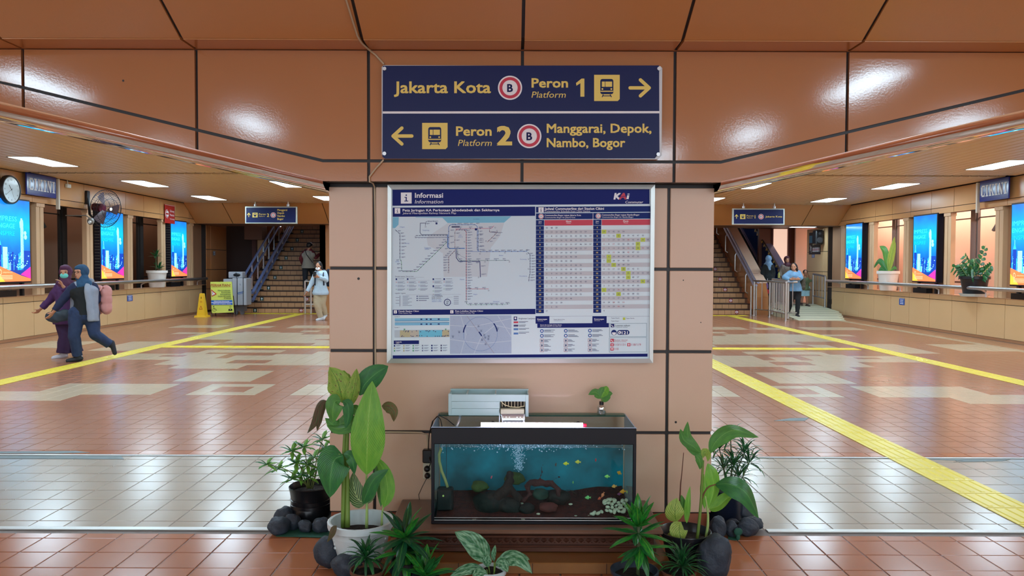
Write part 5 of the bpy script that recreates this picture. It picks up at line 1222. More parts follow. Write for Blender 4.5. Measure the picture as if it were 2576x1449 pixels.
for k in range(8): xx=fx(1264+8*k); q.box(xx-.0012,xx+.0012,FY+.012,FY+.015,fz(1026),fz(1012))
q.tube([(fx(1261),FY+.01,fz(1012)),(fx(1270),FY+.01,fz(1021)),(fx(1285),FY+.01,fz(1026)),(fx(1305),FY+.01,fz(1027)),(fx(1320),FY+.01,fz(1024))],.0022,6)
q.build('comb',FC,fb)
q=MB(); q.bbox(fx(1260),fx(1320),FY-.012,FY+.03,fz(1043),fz(1030),.003); q.build('spout_lip',M('lip',(214,214,190),.4),fb)
wf=MB(); n=16; rows_=14
for j in range(rows_):
    t_=j/(rows_-1); xl=fx(1261)+.012*t_*1.6; xr_=fx(1322)-.004*t_
    for i in range(n):
        u=i/(n-1); x=xl+(xr_-xl)*u; y=FY-.014-.02*sqrt(t_)+.002*sin(u*40+t_*9); z=fz(1042)-.10*t_**1.3
        wf.v.append((x,y,z))
wf.f=[(j*n+i,j*n+i+1,(j+1)*n+i+1,(j+1)*n+i) for j in range(rows_-1) for i in range(n-1)]; wf.m=[0]*len(wf.f)
wfo=wf.build('falling_water',see_through('fall_water',(215,230,250),.5,.05,fac_diff=.22,diff=(225,235,255)),fb,smooth='all')
q=MB(); 
for (xa,xb,za) in ((1262,1268,0),(1290,1292,.04),(1320,1316,0),(1303,1302,.06)):
    p0=Vector((fx(xa),FY-.02,fz(1043)-za)); p1=Vector((fx(xb),FY-.035,fz(1075))); q.tube([p0,(p0+p1)/2,p1],[.0012,.0022,.005],6)
q.tube([(fx(1257.5),FY-.004,fz(1040)),(fx(1257.5),FY-.004,fz(1056)),(fx(1257),FY-.004,fz(1070))],[.001,.003,.0008],6)
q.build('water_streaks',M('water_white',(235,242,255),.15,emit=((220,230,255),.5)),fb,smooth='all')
hs=MB(); hs.tube([(fx(1158),FY+.03,fz(1046)),(fx(1156),FY,fz(1060)),(fx(1148),FY-.03,fz(1078))],.007,10); hs.build('outlet_hose',see_through('hose',(210,225,235),.4,.1,fac_diff=.3,diff=(210,230,240)),fb,smooth='all')
# intake hose (yellowish) inside the tank, pump
ph=thing('pump','dark submerged pump with a yellowed hose at the left end of the aquarium','pump')
T1=lambda rx,ry,Y=3.95: at(1040+.3444*rx,950+.3444*ry,Y)
q=MB(); q.tube([T1(205,515),T1(188,560),T1(190,610),T1(205,680),T1(230,740),T1(250,800)],.0075,10); q.build('hose',M('hose_yellow',(190,190,120),.5),ph,smooth='all')
q=MB(); c=T1(222,850); q.bbox(c.x-.035,c.x+.05,c.y-.03,c.y+.03,tz0+.03,c.z+.035,.008); q.build('body',M('pump_dark',(18,24,26),.5),ph)
q=MB(); q.cyl((c.x,c.y-.03,c.z),(c.x,c.y-.034,c.z),.005,n=10); q.build('knob',M('knob_lime',(190,215,120),.4,emit=((180,215,110),.2)),ph)
# driftwood, stones
DW=M('driftwood',(50,32,28),.85,noise_=(14,.6,(30,22,20)),bump=(30,.8))
def wood(lab,parts,m=DW,name='driftwood',vox=.006):
    q=MB()
    for pts,r in parts: q.tube([T1(x,y,Y) for x,y,Y in pts],r,8)
    def dsp(co,no): return co+no*.006*nz(co*40)
    o=remesh(q,name,m,vox,2,None,dsp); tag(o,lab,'driftwood'); return o
wood('dark tree stump standing in the middle of the tank',[([(705,690,4.02),(705,740,4.0),(690,800,3.98),(640,850,3.96),(560,900,3.95)],[.020,.022,.027,.030,.032]),([(705,800,3.98),(740,850,3.96),(780,900,3.95)],[.02,.02,.02])])
wood('reddish driftwood arch with an upright twig in the tank centre',[([(820,800,4.0),(850,765,4.0),(930,770,4.02),(1010,775,4.0),(1060,820,3.98),(1050,900,3.98)],[.012,.018,.02,.016,.014,.014]),([(930,770,4.02),(925,730,4.02),(940,690,4.02),(935,660,4.02),(945,635,4.02)],[.006,.005,.004,.003,.002]),([(1000,770,4.0),(1030,740,4.0),(1085,720,4.0)],[.005,.004,.002]),([(830,800,4.0),(850,850,3.97),(800,900,3.95)],[.015,.012,.01])],M('driftwood_red',(92,44,42),.85,noise_=(16,.6,(50,26,28)),bump=(30,.8)))
wood('thin curved root reaching to the right side of the tank',[([(1080,830,4.0),(1140,820,3.98),(1190,850,3.97),(1250,880,3.96)],[.004,.005,.005,.003])])
def blobrock(name,label,cat,c,r,m,seed=0,amp=.22,sub=3,group=None):
    bm=bmesh.new(); bmesh.ops.create_icosphere(bm,subdivisions=sub,radius=1)
    for v in bm.verts:
        n_=nz(v.co*1.3+Vector((seed*7.1,seed*3.3,0)))*amp+nz(v.co*4+Vector((seed,0,0)))*amp*.22
        v.co=v.co*(1+n_); v.co=Vector((v.co.x*r[0],v.co.y*r[1],v.co.z*r[2]))
    me=bpy.data.meshes.new(name); bm.to_mesh(me); bm.free(); me.materials.append(m); me.polygons.foreach_set('use_smooth',[True]*len(me.polygons))
    o=bpy.data.objects.new(name,me); COL.objects.link(o); o.location=c
    if label: tag(o,label,cat,group)
    return o
MOSS=M('mossy_rock',(96,112,52),.9,noise_=(20,.6,(50,84,40)),bump=(50,.8)); DKR=M('dark_rock',(36,36,32),.8,noise_=(14,.6,(22,24,24)),bump=(40,.6))
for i,(x,y,Y,rx,rz,m_,lb_) in enumerate(((487,793,4.05,.048,.03,MOSS,'olive mossy rock at the left of the tank'),(740,735,4.12,.055,.035,MOSS,'green mossy rock behind the tree stump in the tank'),(560,960,3.96,.09,.07,DKR,'big dark rock in the front left of the tank'),(930,850,4.0,.045,.03,M('green_rock',(40,80,66),.8,noise_=(20,.6,(30,56,50))),'dark green rock under the driftwood arch'),(1060,870,4.02,.07,.04,DKR,'dark rock right of the driftwood arch'),(700,960,3.95,.07,.05,DKR,'dark rock below the tree stump'),(985,945,3.92,.05,.025,M('red_rock',(120,56,48),.8,noise_=(12,.6,(90,40,38))),'reddish flat rock in the front of the tank'),(830,960,3.92,.04,.03,DKR,'small dark rock in the tank centre'))):
    c=T1(x,y,Y); c.z=max(c.z,tz0+.02+rz*.5); blobrock('tank_rock',lb_,'rock',c,(rx,min(.05,rx*.8),rz),m_,i)
PEB=M('pebble_white',(226,224,196),.5)
k_=0
for (x,y) in [(1411,897),(1440,890),(1468,895),(1496,912),(1525,900),(1552,897),(1400,920),(1425,915),(1450,925),(1480,935),(1508,930),(1536,920),(1555,940),(1420,945),(1452,950),(1485,960),(1515,950),(1540,965),(1412,970),(1440,975),(1470,975),(1500,975),(1530,980),(1395,905),(1375,980),(1350,990),(1318,990),(1300,995),(1425,890),(1510,945),(1465,912)]:
    c=T1(x,y,3.86+.10*(1000-y)/110); o=blobrock('pebble','smooth white pebble in the heap at the right front of the aquarium','pebble',c,(.011+.004*((k_*7)%3),.010,.007+.002*(k_%3)),PEB,k_,.15,2,'white pebbles heaped in the aquarium'); o.rotation_euler=(0,(k_%5-2)*.3,k_); k_+=1
for i,(x,y) in enumerate([(1148,924),(790,918),(806,938),(748,938),(800,1034),(860,1025),(912,995),(1280,1010),(445,1034),(1186,1012)]):
    c=T1(x,y,3.85+.12*(1040-y)/120); blobrock('pebble','loose pale pebble lying on the gravel along the aquarium front','pebble',c,(.011,.008,.005),PEB,i+50,.15,2,'loose pale pebbles on the aquarium gravel')
# fish
def fish(label,x,y,Y,L,col,rz,pitch=0,grp=None):
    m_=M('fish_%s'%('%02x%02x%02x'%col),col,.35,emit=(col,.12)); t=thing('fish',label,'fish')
    q=MB(); 
    prof=[(-.5,.02),(-.42,.10),(-.28,.20),(-.1,.27),(.1,.25),(.27,.15),(.38,.07),(.42,.05)]
    n=10
    for (u,r_) in prof:
        for i in range(n):
            a=2*pi*i/n; q.v.append((u*L,r_*L*.42*cos(a),r_*L*sin(a)))
    k=len(prof); q.f=[(i*n+j,i*n+(j+1)%n,(i+1)*n+(j+1)%n,(i+1)*n+j) for i in range(k-1) for j in range(n)]+[tuple(range(n))[::-1]]; q.m=[0]*len(q.f)
    q.build('body',m_,t,smooth='all')
    q=MB(); q.prism([(.38*L,0.03*L),(.60*L,.2*L),(.55*L,0),(.60*L,-.2*L),(.38*L,-.03*L)],-.01*L,.01*L,'y'); q.build('tail_fin',m_,t)
    q=MB(); q.prism([(-.15*L,.24*L),(.0,.38*L),(.28*L,.26*L),(.25*L,.14*L)],-.008*L,.008*L,'y'); q.build('dorsal_fin',m_,t)
    q=MB(); q.prism([(-.05*L,-.24*L),(.1*L,-.36*L),(.25*L,-.2*L)],-.008*L,.008*L,'y'); q.build('belly_fin',m_,t)
    q=MB(); q.ell((-.37*L,-.065*L,.05*L),.03*L,8); q.ell((-.37*L,.065*L,.05*L),.03*L,8); q.build('eye',BLACK,t)
    c=T1(x,y,Y); t.location=c; t.rotation_euler=(0,pitch,rz); return t
YE=(226,226,60); ORG=(226,150,50); GRN=(140,220,90); RDf=(190,60,70); PKf=(230,90,110)
for a in (('yellow fish, left one of the pair near the upper middle right of the tank',1113,628,3.93,.030,YE,.3,.1),('pale yellow fish, right one of the pair in the upper right of the tank',1200,616,3.94,.030,(222,216,80),.2,.1),('red fish near the top right of the tank seen end-on',1332,602,3.96,.03,RDf,1.2,.2),('amber fish highest on the right side of the tank',1502,695,3.92,.030,(220,160,60),.5,.5),('green-yellow fish left of the amber one',1414,722,3.92,.028,(150,220,110),.2,.1),('peach fish in the lower right of the tank',1465,794,3.93,.028,(226,170,90),-.5,-.3),('orange-yellow fish low at the right end of the tank',1528,832,3.9,.034,(232,160,50),.3,0),('green fish just above the gravel at the right',1272,876,3.9,.030,(120,200,120),.1,0),('thin lime fish seen end-on in the middle right',1166,765,3.95,.024,GRN,1.45,0),('salmon fish swimming upward near the gravel',1383,857,3.9,.028,(220,130,90),.4,-1.0),('red-brown fish beside the salmon fish',1360,882,3.91,.024,(190,80,50),.3,-.4),('small pink fish alone in the left half of the tank',570,728,3.94,.022,PKf,1.2,-.3),('grey fish in front of the twig in the upper middle',1040,636,3.96,.032,(90,84,84),1.25,.2),('purple-brown fish under the orange one',1503,850,3.93,.024,(130,70,110),.3,0),('lime fish at the far right edge seen end-on',1560,835,3.9,.026,(190,225,110),1.45,0)): fish(*a)
# sockets, cables beside the tank
so=thing('power_socket','white double socket with black plugs left of the aquarium','socket')
p=at(1074,1180,PY-.01)
q=MB(); q.bbox(p.x-.022,p.x+.025,PY-.022,PY-.001,at(0,1199,PY).z,at(0,1159,PY).z,.004); q.build('plate',M('socket_ivory',(220,214,190),.4),so)
q=MB(); q.ell((p.x+.004,PY-.04,at(0,1171,PY).z),(.018,.02,.018)); q.ell((p.x+.006,PY-.04,at(0,1188,PY).z),(.017,.02,.017)); q.build('plug',BLACK,so,smooth=True)
bxx=thing('power_adapter','black power adapter box on the pillar above the socket','adapter'); q=MB(); q.bbox(p.x-.022,p.x+.03,PY-.04,PY-.001,at(0,1157,PY).z,at(0,1124,PY).z,.005); q.build('case',BLACK,bxx)
cb2=thing('cable','thin black cables looping over the left rim of the aquarium','cable')
q=MB(); q.tube([at(1077,1130,PY-.05),at(1080,1090,4.1),at(1088,1060,4.05),at(1100,1047,4.0),at(1108,1055,3.98),at(1113,1078,3.97),at(1116,1100,3.97)],.0028,6); q.tube([at(1082,1088,4.1),at(1090,1058,4.05),at(1104,1045,4.0),at(1125,1055,4.0),at(1143,1070,4.02)],.0022,6); q.tube([at(1123,1110,3.96),at(1123,1200,3.96),at(1123,1240,3.96)],.0012,5)
q.tube([at(1080,1150,PY-.05),at(1083,1165,PY-.06),at(1078,1180,PY-.05)],.003,6); q.tube([at(1075,1200,PY-.02),at(1062,1225,PY-.02),at(1053,1245,PY-.02),at(1056,1260,PY-.02)],.0018,6); q.build('wires',BLACK,cb2,smooth='all')
# ================================================================== PLANTS
def leafmat(name,c1,c2,vein,scale=16,rough=.4,vein_amt=.5,spots=None,mid=True):
    """u across (0..1), v along: side veins slanting from the midrib, midrib line"""
    if name in MATS: return MATS[name]
    m=bpy.data.materials.new(name); m.use_nodes=True; nt=m.node_tree; b=nt.nodes['Principled BSDF']; N=nt.nodes.new; K=nt.links.new
    uv=N('ShaderNodeUVMap'); sp=N('ShaderNodeSeparateXYZ'); K(uv.outputs[0],sp.inputs[0])
    def math(op,a,b_=None,c=None):
        n=N('ShaderNodeMath'); n.operation=op
        for i,v in enumerate((a,b_,c)):
            if v is None: continue
            if isinstance(v,(int,float)): n.inputs[i].default_value=v
            else: K(v,n.inputs[i])
        return n.outputs[0]
    du=math('ABSOLUTE',math('SUBTRACT',sp.outputs[0],.5))
    ph=math('MULTIPLY',math('SUBTRACT',sp.outputs[1],math('MULTIPLY',du,.9)),scale)
    st=math('POWER',math('ABSOLUTE',math('SINE',math('MULTIPLY',ph,3.1416))),2.5)
    md=math('LESS_THAN',du,.02)
    nz=N('ShaderNodeTexNoise'); nz.inputs['Scale'].default_value=5; K(uv.outputs[0],nz.inputs['Vector'])
    mx=N('ShaderNodeMixRGB'); mx.inputs[1].default_value=lin(c1); mx.inputs[2].default_value=lin(c2)
    rp=N('ShaderNodeValToRGB'); rp.color_ramp.elements[0].position=.38; rp.color_ramp.elements[1].position=.62; K(nz.outputs['Fac'],rp.inputs[0]); K(rp.outputs[0],mx.inputs[0])
    m2=N('ShaderNodeMixRGB'); K(math('MULTIPLY',st,vein_amt),m2.inputs[0]); K(mx.outputs[0],m2.inputs[1]); m2.inputs[2].default_value=lin(vein)
    m3=N('ShaderNodeMixRGB'); K(md if mid else math('MULTIPLY',md,0),m3.inputs[0]); K(m2.outputs[0],m3.inputs[1]); m3.inputs[2].default_value=lin(vein)
    out=m3
    if spots:
        n2=N('ShaderNodeTexNoise'); n2.inputs['Scale'].default_value=9; n2.inputs['Detail'].default_value=3; K(uv.outputs[0],n2.inputs['Vector'])
        m4=N('ShaderNodeMixRGB'); K(math('GREATER_THAN',n2.outputs['Fac'],.64),m4.inputs[0]); K(m3.outputs[0],m4.inputs[1]); m4.inputs[2].default_value=lin(spots); out=m4
    K(out.outputs[0],b.inputs['Base Color']); b.inputs['Roughness'].default_value=rough
    b.inputs['Subsurface Weight'].default_value=0
    bp=N('ShaderNodeBump'); bp.inputs['Strength'].default_value=.35; bp.inputs['Distance'].default_value=.004; K(st,bp.inputs['Height']); K(bp.outputs[0],b.inputs['Normal'])
    tr=N('ShaderNodeBsdfTranslucent'); K(out.outputs[0],tr.inputs[0]); mxs=N('ShaderNodeMixShader'); mxs.inputs[0].default_value=.22
    K(b.outputs[0],mxs.inputs[1]); K(tr.outputs[0],mxs.inputs[2]); K(mxs.outputs[0],nt.nodes['Material Output'].inputs[0])
    MATS[name]=m; return m
LM_BR=leafmat('leaf_bright',(120,188,60),(96,170,50),(150,206,90),22,.38,.45)
LM_YL=leafmat('leaf_yellowish',(176,200,90),(140,180,70),(90,140,50),16,.42,.5,spots=(110,80,50))
LM_PY=leafmat('leaf_pale_yellow',(186,206,100),(160,190,84),(100,140,50),9,.42,.5)
LM_DK=leafmat('leaf_dark',(52,128,62),(38,108,60),(90,156,88),18,.35,.35)
LM_MD=leafmat('leaf_mid',(86,154,66),(70,136,62),(120,176,90),18,.38,.4)
LM_ST=leafmat('leaf_striped',(34,84,40),(30,76,38),(170,196,130),9,.38,.8)
LM_BN=leafmat('leaf_dry',(110,84,60),(86,96,58),(70,52,40),6,.6,.4)
LM_GB=leafmat('leaf_turning',(110,130,70),(130,100,64),(90,70,50),8,.5,.4)
LM_GR=leafmat('leaf_gloss_green',(40,120,58),(26,92,48),(90,160,80),3,.28,.15)
LM_DR=leafmat('leaf_dracaena',(54,166,56),(28,116,54),(150,190,70),2,.3,.1)
LM_DY=leafmat('leaf_dracaena_dark',(30,92,58),(22,70,48),(90,150,60),2,.3,.1)
LM_AG=leafmat('leaf_silver_mottled',(36,104,62),(150,200,160),(60,130,80),7,.35,.35)
STEMG=M('stem_green',(120,150,60),.45,noise_=(10,.6,(100,130,56))); STEMB=M('stem_dark',(70,84,50),.5)
STEML=M('stem_light',(160,190,110),.45)
SOIL=M('soil',(38,28,24),.95,bump=(60,1.0))
def cat_path(pts,n):
    P=[Vector(p) for p in pts]
    if len(P)==2: return [P[0].lerp(P[1],i/n) for i in range(n+1)]
    P=[P[0]*2-P[1]]+P+[P[-1]*2-P[-2]]; out=[]; S=len(P)-3
    for i in range(n+1):
        t=i/n*S; k=min(int(t),S-1); u=t-k; a,b,c,d=P[k:k+4]
        out.append(.5*((2*b)+(c-a)*u+(2*a-5*b+4*c-d)*u*u+(3*b-a-3*c+d)*u**3))
    return out
def leaf(parent,pts,width,mat,nh=(0,-1,.15),fold=.18,shape=.42,wave=.0,name='leaf',n=12,nc=6,tipw=0,thick=False,twist=0):
    path=cat_path(pts,n); nh=Vector(nh).normalized(); mb=MB(); mb.uv=[]
    for i,p in enumerate(path):
        t=i/n; d=(path[min(i+1,n)]-path[max(i-1,0)]).normalized()
        s=d.cross(nh); 
        if s.length<1e-4: s=d.orthogonal()
        s.normalize()
        if twist: s=Quaternion(d,twist*t)@s
        nn=s.cross(d).normalized()
        # width profile
        e=t**shape if shape<1 else t
        wv=(sin(pi*min(1,t**(.5/.5*math.log(.5)/math.log(shape)))) if 0<shape<1 else sin(pi*t))
        wv=max(wv,0)**.75
        w_=width/2*max(wv,.02 if t>.97 else .05)
        for j in range(nc+1):
            u=j/nc*2-1
            off=s*(u*w_)+nn*(-fold*abs(u)*w_*1.0)+nn*(wave*w_*sin(t*9+u*2)*abs(u))
            mb.v.append(tuple(p+off)); mb.uv.append((j/nc,t))
    mb.f=[(i*(nc+1)+j,i*(nc+1)+j+1,(i+1)*(nc+1)+j+1,(i+1)*(nc+1)+j) for i in range(n) for j in range(nc)]; mb.m=[0]*len(mb.f)
    return mb.build(name,mat,parent,smooth='all')
def stem(parent,pts,r,mat,name='stem',n=10):
    p=cat_path(pts,n); R=[r[0]+(r[-1]-r[0])*i/n for i in range(n+1)] if isinstance(r,(tuple,list)) else r
    q=MB(); q.tube(p,R,8); return q.build(name,mat,parent,smooth='all')
def soil(parent,c,r,z,seed=0):
    parent=([c_ for c_ in parent.children if c_.name.startswith('pot')]+[parent])[0]
    q=MB(); n=20; q.v.append((c[0],c[1],z+.01)); rings=4
    for k in range(1,rings+1):
        for i in range(n):
            a=2*pi*i/n; q.v.append((c[0]+r*k/rings*cos(a),c[1]+r*k/rings*sin(a),z+.008*nz(Vector((k*3,i*1.3,seed)))))
    q.f=[(0,1+i,1+(i+1)%n) for i in range(n)]+[(1+(k-1)*n+i,1+k*n+i,1+k*n+(i+1)%n,1+(k-1)*n+(i+1)%n) for k in range(1,rings) for i in range(n)]; q.m=[0]*len(q.f)
    return q.build('soil',SOIL,parent,smooth='all')
def pot(parent,c,prof,mat,name='pot',wav=None,n=40):
    q=MB(); q.lathe(prof,(c[0],c[1],0),n,wav=wav); return q.build(name,mat,parent,smooth=True)
# ---- A: tall plant in the big white pot (left)
YA=3.72
RA=lambda rx,ry,Y=YA: at(640+.3789*rx,900+.3789*ry,Y)
tA=thing('potted_plant','tall broad-leaved plant in a large white fluted pot left of the aquarium','potted plant')
cA=at(908,1313,YA); WP=M('pot_white',(214,228,230),.4,noise_=(9,.5,(196,212,214)))
R0=.161; zr=.235
prof=[(0,.004),(.095,.0),(.10,.02),(.115,.07),(.132,.13),(.143,.17),(.147,.172),(.148,.185),(.150,.19),(.153,.20),(R0,.205),(R0+.002,zr),(R0-.006,zr+.003),(R0-.014,zr),(R0-.022,.19),(.12,.12)]
pot(tA,(cA.x,YA),prof,WP,wav=lambda a,z:1+(.012*abs(sin(6*a)) if .03<z<.16 else 0)+(.006*cos(28*a) if z>.2 else 0),n=84)
soil(tA,(cA.x,YA),.135,.165)
# relief garland
q=MB()
for k in range(9):
    a=-pi*.95+pi*.9*k/8; 
    for j in range(4):
        z=.06+.055*abs(sin(k*pi/2))+.012*j*(k%2); r_=.100+.30*z-.007; q.ell((cA.x+r_*cos(a+.06*j),YA+r_*sin(a+.06*j),z+.01*j),(.010,.007,.008),8)
q.build('relief',WP,tA,smooth='all',kind='stuff')
stem(tA,[RA(590,1125),RA(592,900),RA(595,640),RA(602,480)],(.0125,.008),STEMG)
stem(tA,[RA(618,1125,YA-.02),RA(618,900),RA(614,640),RA(622,430)],(.013,.008),STEMG)
stem(tA,[RA(745,1130),RA(747,1000),RA(742,860),RA(745,720)],(.008,.004),STEML)
stem(tA,[RA(845,1112,YA+.03),RA(848,1040,YA+.03),RA(858,980,YA+.03)],(.006,.004),STEML)
U=.3789*YA/F  # metres per region pixel
L=lambda pts,w,m,**k: leaf(tA,[RA(*p) for p in pts],w*U,m,**k)
L([(700,250,YA+.05),(730,180,YA+.05),(800,110,YA+.05),(888,55,YA+.05)],150,LM_DK,nh=(.3,-1,.2),fold=.3,shape=.5)
L([(585,300,YA+.02),(570,220,YA),(545,140,YA),(498,62,YA)],175,LM_YL,nh=(-.1,-1,.1),fold=.25,shape=.42,wave=.12)
L([(630,330,YA+.01),(655,240,YA),(670,160,YA),(679,72,YA)],95,LM_YL,nh=(.5,-1,.1),fold=.5,shape=.4)
L([(600,220,YA+.03),(600,160,YA+.03),(590,110,YA+.03),(597,84,YA+.03)],90,LM_YL,nh=(.2,-1,.1),fold=.3)
L([(640,350,YA+.02),(600,430,YA+.01),(540,455,YA),(470,400,YA)],110,LM_MD,nh=(0,-1,.5),fold=.3,wave=.1)
L([(650,380,YA),(640,440,YA-.01),(560,470,YA-.02),(480,450,YA-.02)],90,LM_MD,nh=(0,-.8,.8),fold=.35)
L([(575,285,YA-.03),(535,290,YA-.05),(520,350,YA-.06),(520,435,YA-.05)],125,LM_MD,nh=(-.1,-1,.25),fold=.3,shape=.45)
L([(585,285,YA-.03),(620,310,YA-.05),(625,390,YA-.05),(605,470,YA-.05)],75,LM_DK,nh=(.4,-1,.1),fold=.4)
L([(640,320,YA),(670,340,YA-.02),(690,380,YA-.03),(655,430,YA-.03)],70,LM_MD,nh=(.5,-1,.1),fold=.4)
L([(478,285,YA+.02),(430,320,YA+.02),(400,420,YA+.02),(350,502,YA+.02)],62,LM_BN,nh=(-.3,-1,.1),fold=.5,wave=.25)
L([(470,300,YA+.03),(440,370,YA+.03),(425,430,YA+.03),(415,488,YA+.03)],42,LM_BN,nh=(-.1,-1,.1),fold=.5,wave=.2)
L([(845,320,YA+.06),(890,325,YA+.06),(925,360,YA+.06),(925,424,YA+.06)],78,LM_GB,nh=(.2,-1,.3),fold=.35,wave=.15)
L([(745,775,YA-.05),(748,600,YA-.07),(758,400,YA-.07),(782,155,YA-.03)],228,LM_BR,nh=(0,-1,.05),fold=.12,shape=.45,n=20,nc=10,wave=.03)
L([(840,990,YA+.03),(830,850,YA+.04),(815,730,YA+.05),(818,600,YA+.05)],60,LM_MD,nh=(-.3,-1,.1),fold=.3)
L([(858,995,YA+.02),(885,890,YA+.02),(865,760,YA+.03),(800,650,YA+.05)],100,LM_BR,nh=(.2,-1,.1),fold=.25)
L([(738,965,YA-.02),(690,940,YA-.02),(660,860,YA-.01),(655,760,YA+.01)],135,LM_ST,nh=(-.3,-1,.2),fold=.25)
L([(735,970,YA-.01),(765,930,YA),(790,870,YA),(790,800,YA)],60,LM_ST,nh=(.3,-1,.1),fold=.3)
L([(720,970,YA-.04),(750,890,YA-.06),(800,800,YA-.07),(890,740,YA-.08)],100,LM_DK,nh=(-.2,-1,.35),fold=.4)
stem(tA,[RA(615,740),RA(612,690),RA(600,650),RA(560,640,YA-.04)],(.004,.003),STEMG)
L([(590,650,YA-.03),(530,680,YA-.07),(505,790,YA-.09),(500,928,YA-.08)],238,LM_DK,nh=(-.15,-1,.25),fold=.2,shape=.38,n=16,nc=8)
L([(590,640,YA-.03),(635,650,YA-.05),(655,700,YA-.06),(665,775,YA-.05)],78,LM_DK,nh=(.4,-1,.2),fold=.35)
L([(545,1115,YA-.17),(525,1140,YA-.18),(510,1180,YA-.18),(482,1225,YA-.17)],42,LM_BN,nh=(0,-1,.1),fold=.4,wave=.2)
# ---- B: right broad-leaved plant in black pot
YB=3.78
RBp=lambda rx,ry,Y=YB: at(1500+.3099*rx,1000+.3099*ry,Y)
tB=thing('potted_plant','broad-leaved plant with large drooping leaves in a black plastic pot right of the aquarium','potted plant')
cB=at(1724,1347,YB); BP=M('pot_black',(28,30,36),.3)
zr=.165; R0=.128
pot(tB,(cB.x,YB),[(0,.004),(.085,.0),(.09,.01),(.118,.145),(R0,.147),(R0+.002,zr),(R0-.003,zr+.002),(R0-.008,zr-.002),(.105,.09)],BP)
soil(tB,(cB.x,YB),.11,.125)
U=.3099*YB/F
L=lambda pts,w,m,**k: leaf(tB,[RBp(*p) for p in pts],w*U,m,**k)
stem(tB,[RBp(815,1180),RBp(832,1040),RBp(850,850),RBp(858,680),RBp(868,510)],(.0085,.006),STEMG)
stem(tB,[RBp(888,1165),RBp(905,1030),RBp(905,930),RBp(885,800)],(.008,.004),STEML)
stem(tB,[RBp(858,825),RBp(880,765),RBp(915,725),RBp(970,705)],(.0045,.003),M('petiole_brown',(110,66,40),.5))
stem(tB,[RBp(690,1200),RBp(688,1110),RBp(685,1010)],(.005,.004),STEMG)
stem(tB,[RBp(678,840,YB+.03),RBp(685,700,YB+.03),RBp(692,640,YB+.03),RBp(709,448,YB+.03)],(.004,.0018),M('dry_stalk',(96,54,40),.7))
L([(860,480),(800,410),(745,320),(742,195)],105,LM_MD,nh=(.3,-1,.2),fold=.4)
L([(850,450,YB-.01),(790,400,YB-.02),(710,340,YB-.02),(683,255,YB-.02)],80,LM_MD,nh=(-.2,-1,.2),fold=.45)
L([(850,500),(880,440),(910,470),(905,520)],60,LM_YL,nh=(0,-1,.2),fold=.3)
L([(800,470,YB-.03),(830,490,YB-.04),(845,540,YB-.04),(842,585,YB-.03)],60,LM_MD,nh=(0,-1,.2),fold=.3)
L([(920,455,YB+.02),(985,340,YB),(1120,265,YB-.02),(1318,322,YB-.04)],135,LM_MD,nh=(.1,-.8,.7),fold=.3,shape=.5,n=16)
L([(905,535,YB+.02),(940,620,YB),(950,760,YB),(905,905,YB)],125,LM_BR,nh=(.1,-1,.1),fold=.3,shape=.5)
L([(880,905),(868,800),(862,720),(875,620)],50,LM_BR,nh=(-.5,-1,.1),fold=.4)
L([(965,705,YB),(1090,705,YB-.05),(1220,780,YB-.07),(1318,978,YB-.05)],205,LM_DK,nh=(.35,-.8,.5),fold=.25,shape=.5,n=18,nc=8)
L([(915,905,YB),(990,880,YB+.02),(1060,820,YB+.03),(1120,790,YB+.04)],125,LM_BR,nh=(.2,-1,-.2),fold=.3,shape=.45)
L([(650,1012,YB-.03),(640,960,YB-.05),(640,890,YB-.05),(655,815,YB-.04)],155,LM_PY,nh=(-.1,-1,.1),fold=.25,shape=.42)
L([(685,1010,YB-.03),(672,1060,YB-.06),(680,1120,YB-.07),(690,1195,YB-.06)],148,LM_PY,nh=(.05,-1,.15),fold=.25,shape=.45)
L([(735,1020,YB),(745,930,YB),(752,830,YB),(762,720,YB+.02)],60,LM_BR,nh=(.3,-1,.1),fold=.5)
L([(700,960,YB+.02),(700,890,YB+.02),(700,840,YB+.02),(690,790,YB+.02)],55,LM_MD,nh=(-.3,-1,.1),fold=.4)
L([(620,1090,YB-.02),(600,1110,YB-.02),(580,1130,YB-.02),(560,1142,YB-.02)],30,LM_PY,nh=(0,-1,.4),fold=.3)
# ---- generic rosettes
def rosette(t,c,n,ln,wd,mats,elev=(10,80),droop=60,seed=1,az=(0,360),nh_up=True,ns=7,name='leaf'):
    r=random.Random(seed); c=Vector(c)
    for i in range(n):
        a=radians(az[0]+(az[1]-az[0])*((i*.618)%1)); e=radians(elev[1]-(elev[1]-elev[0])*(i/n)+r.uniform(-6,6)); l=ln*r.uniform(.8,1.1)
        pts=[c]; p=c.copy(); ee=e
        for k in range(4):
            ee-=radians(droop)/4*(k/2)
            p=p+Vector((cos(a)*cos(ee),sin(a)*cos(ee),sin(ee)))*l/4; pts.append(p.copy())
        side=Vector((-sin(a),cos(a),0)); nh=Vector((cos(a)*-sin(e),sin(a)*-sin(e),cos(e)))
        leaf(t,pts,wd*r.uniform(.85,1.1),mats[i%len(mats)],nh=nh,fold=.35,shape=.42,n=ns,nc=4,name=name)
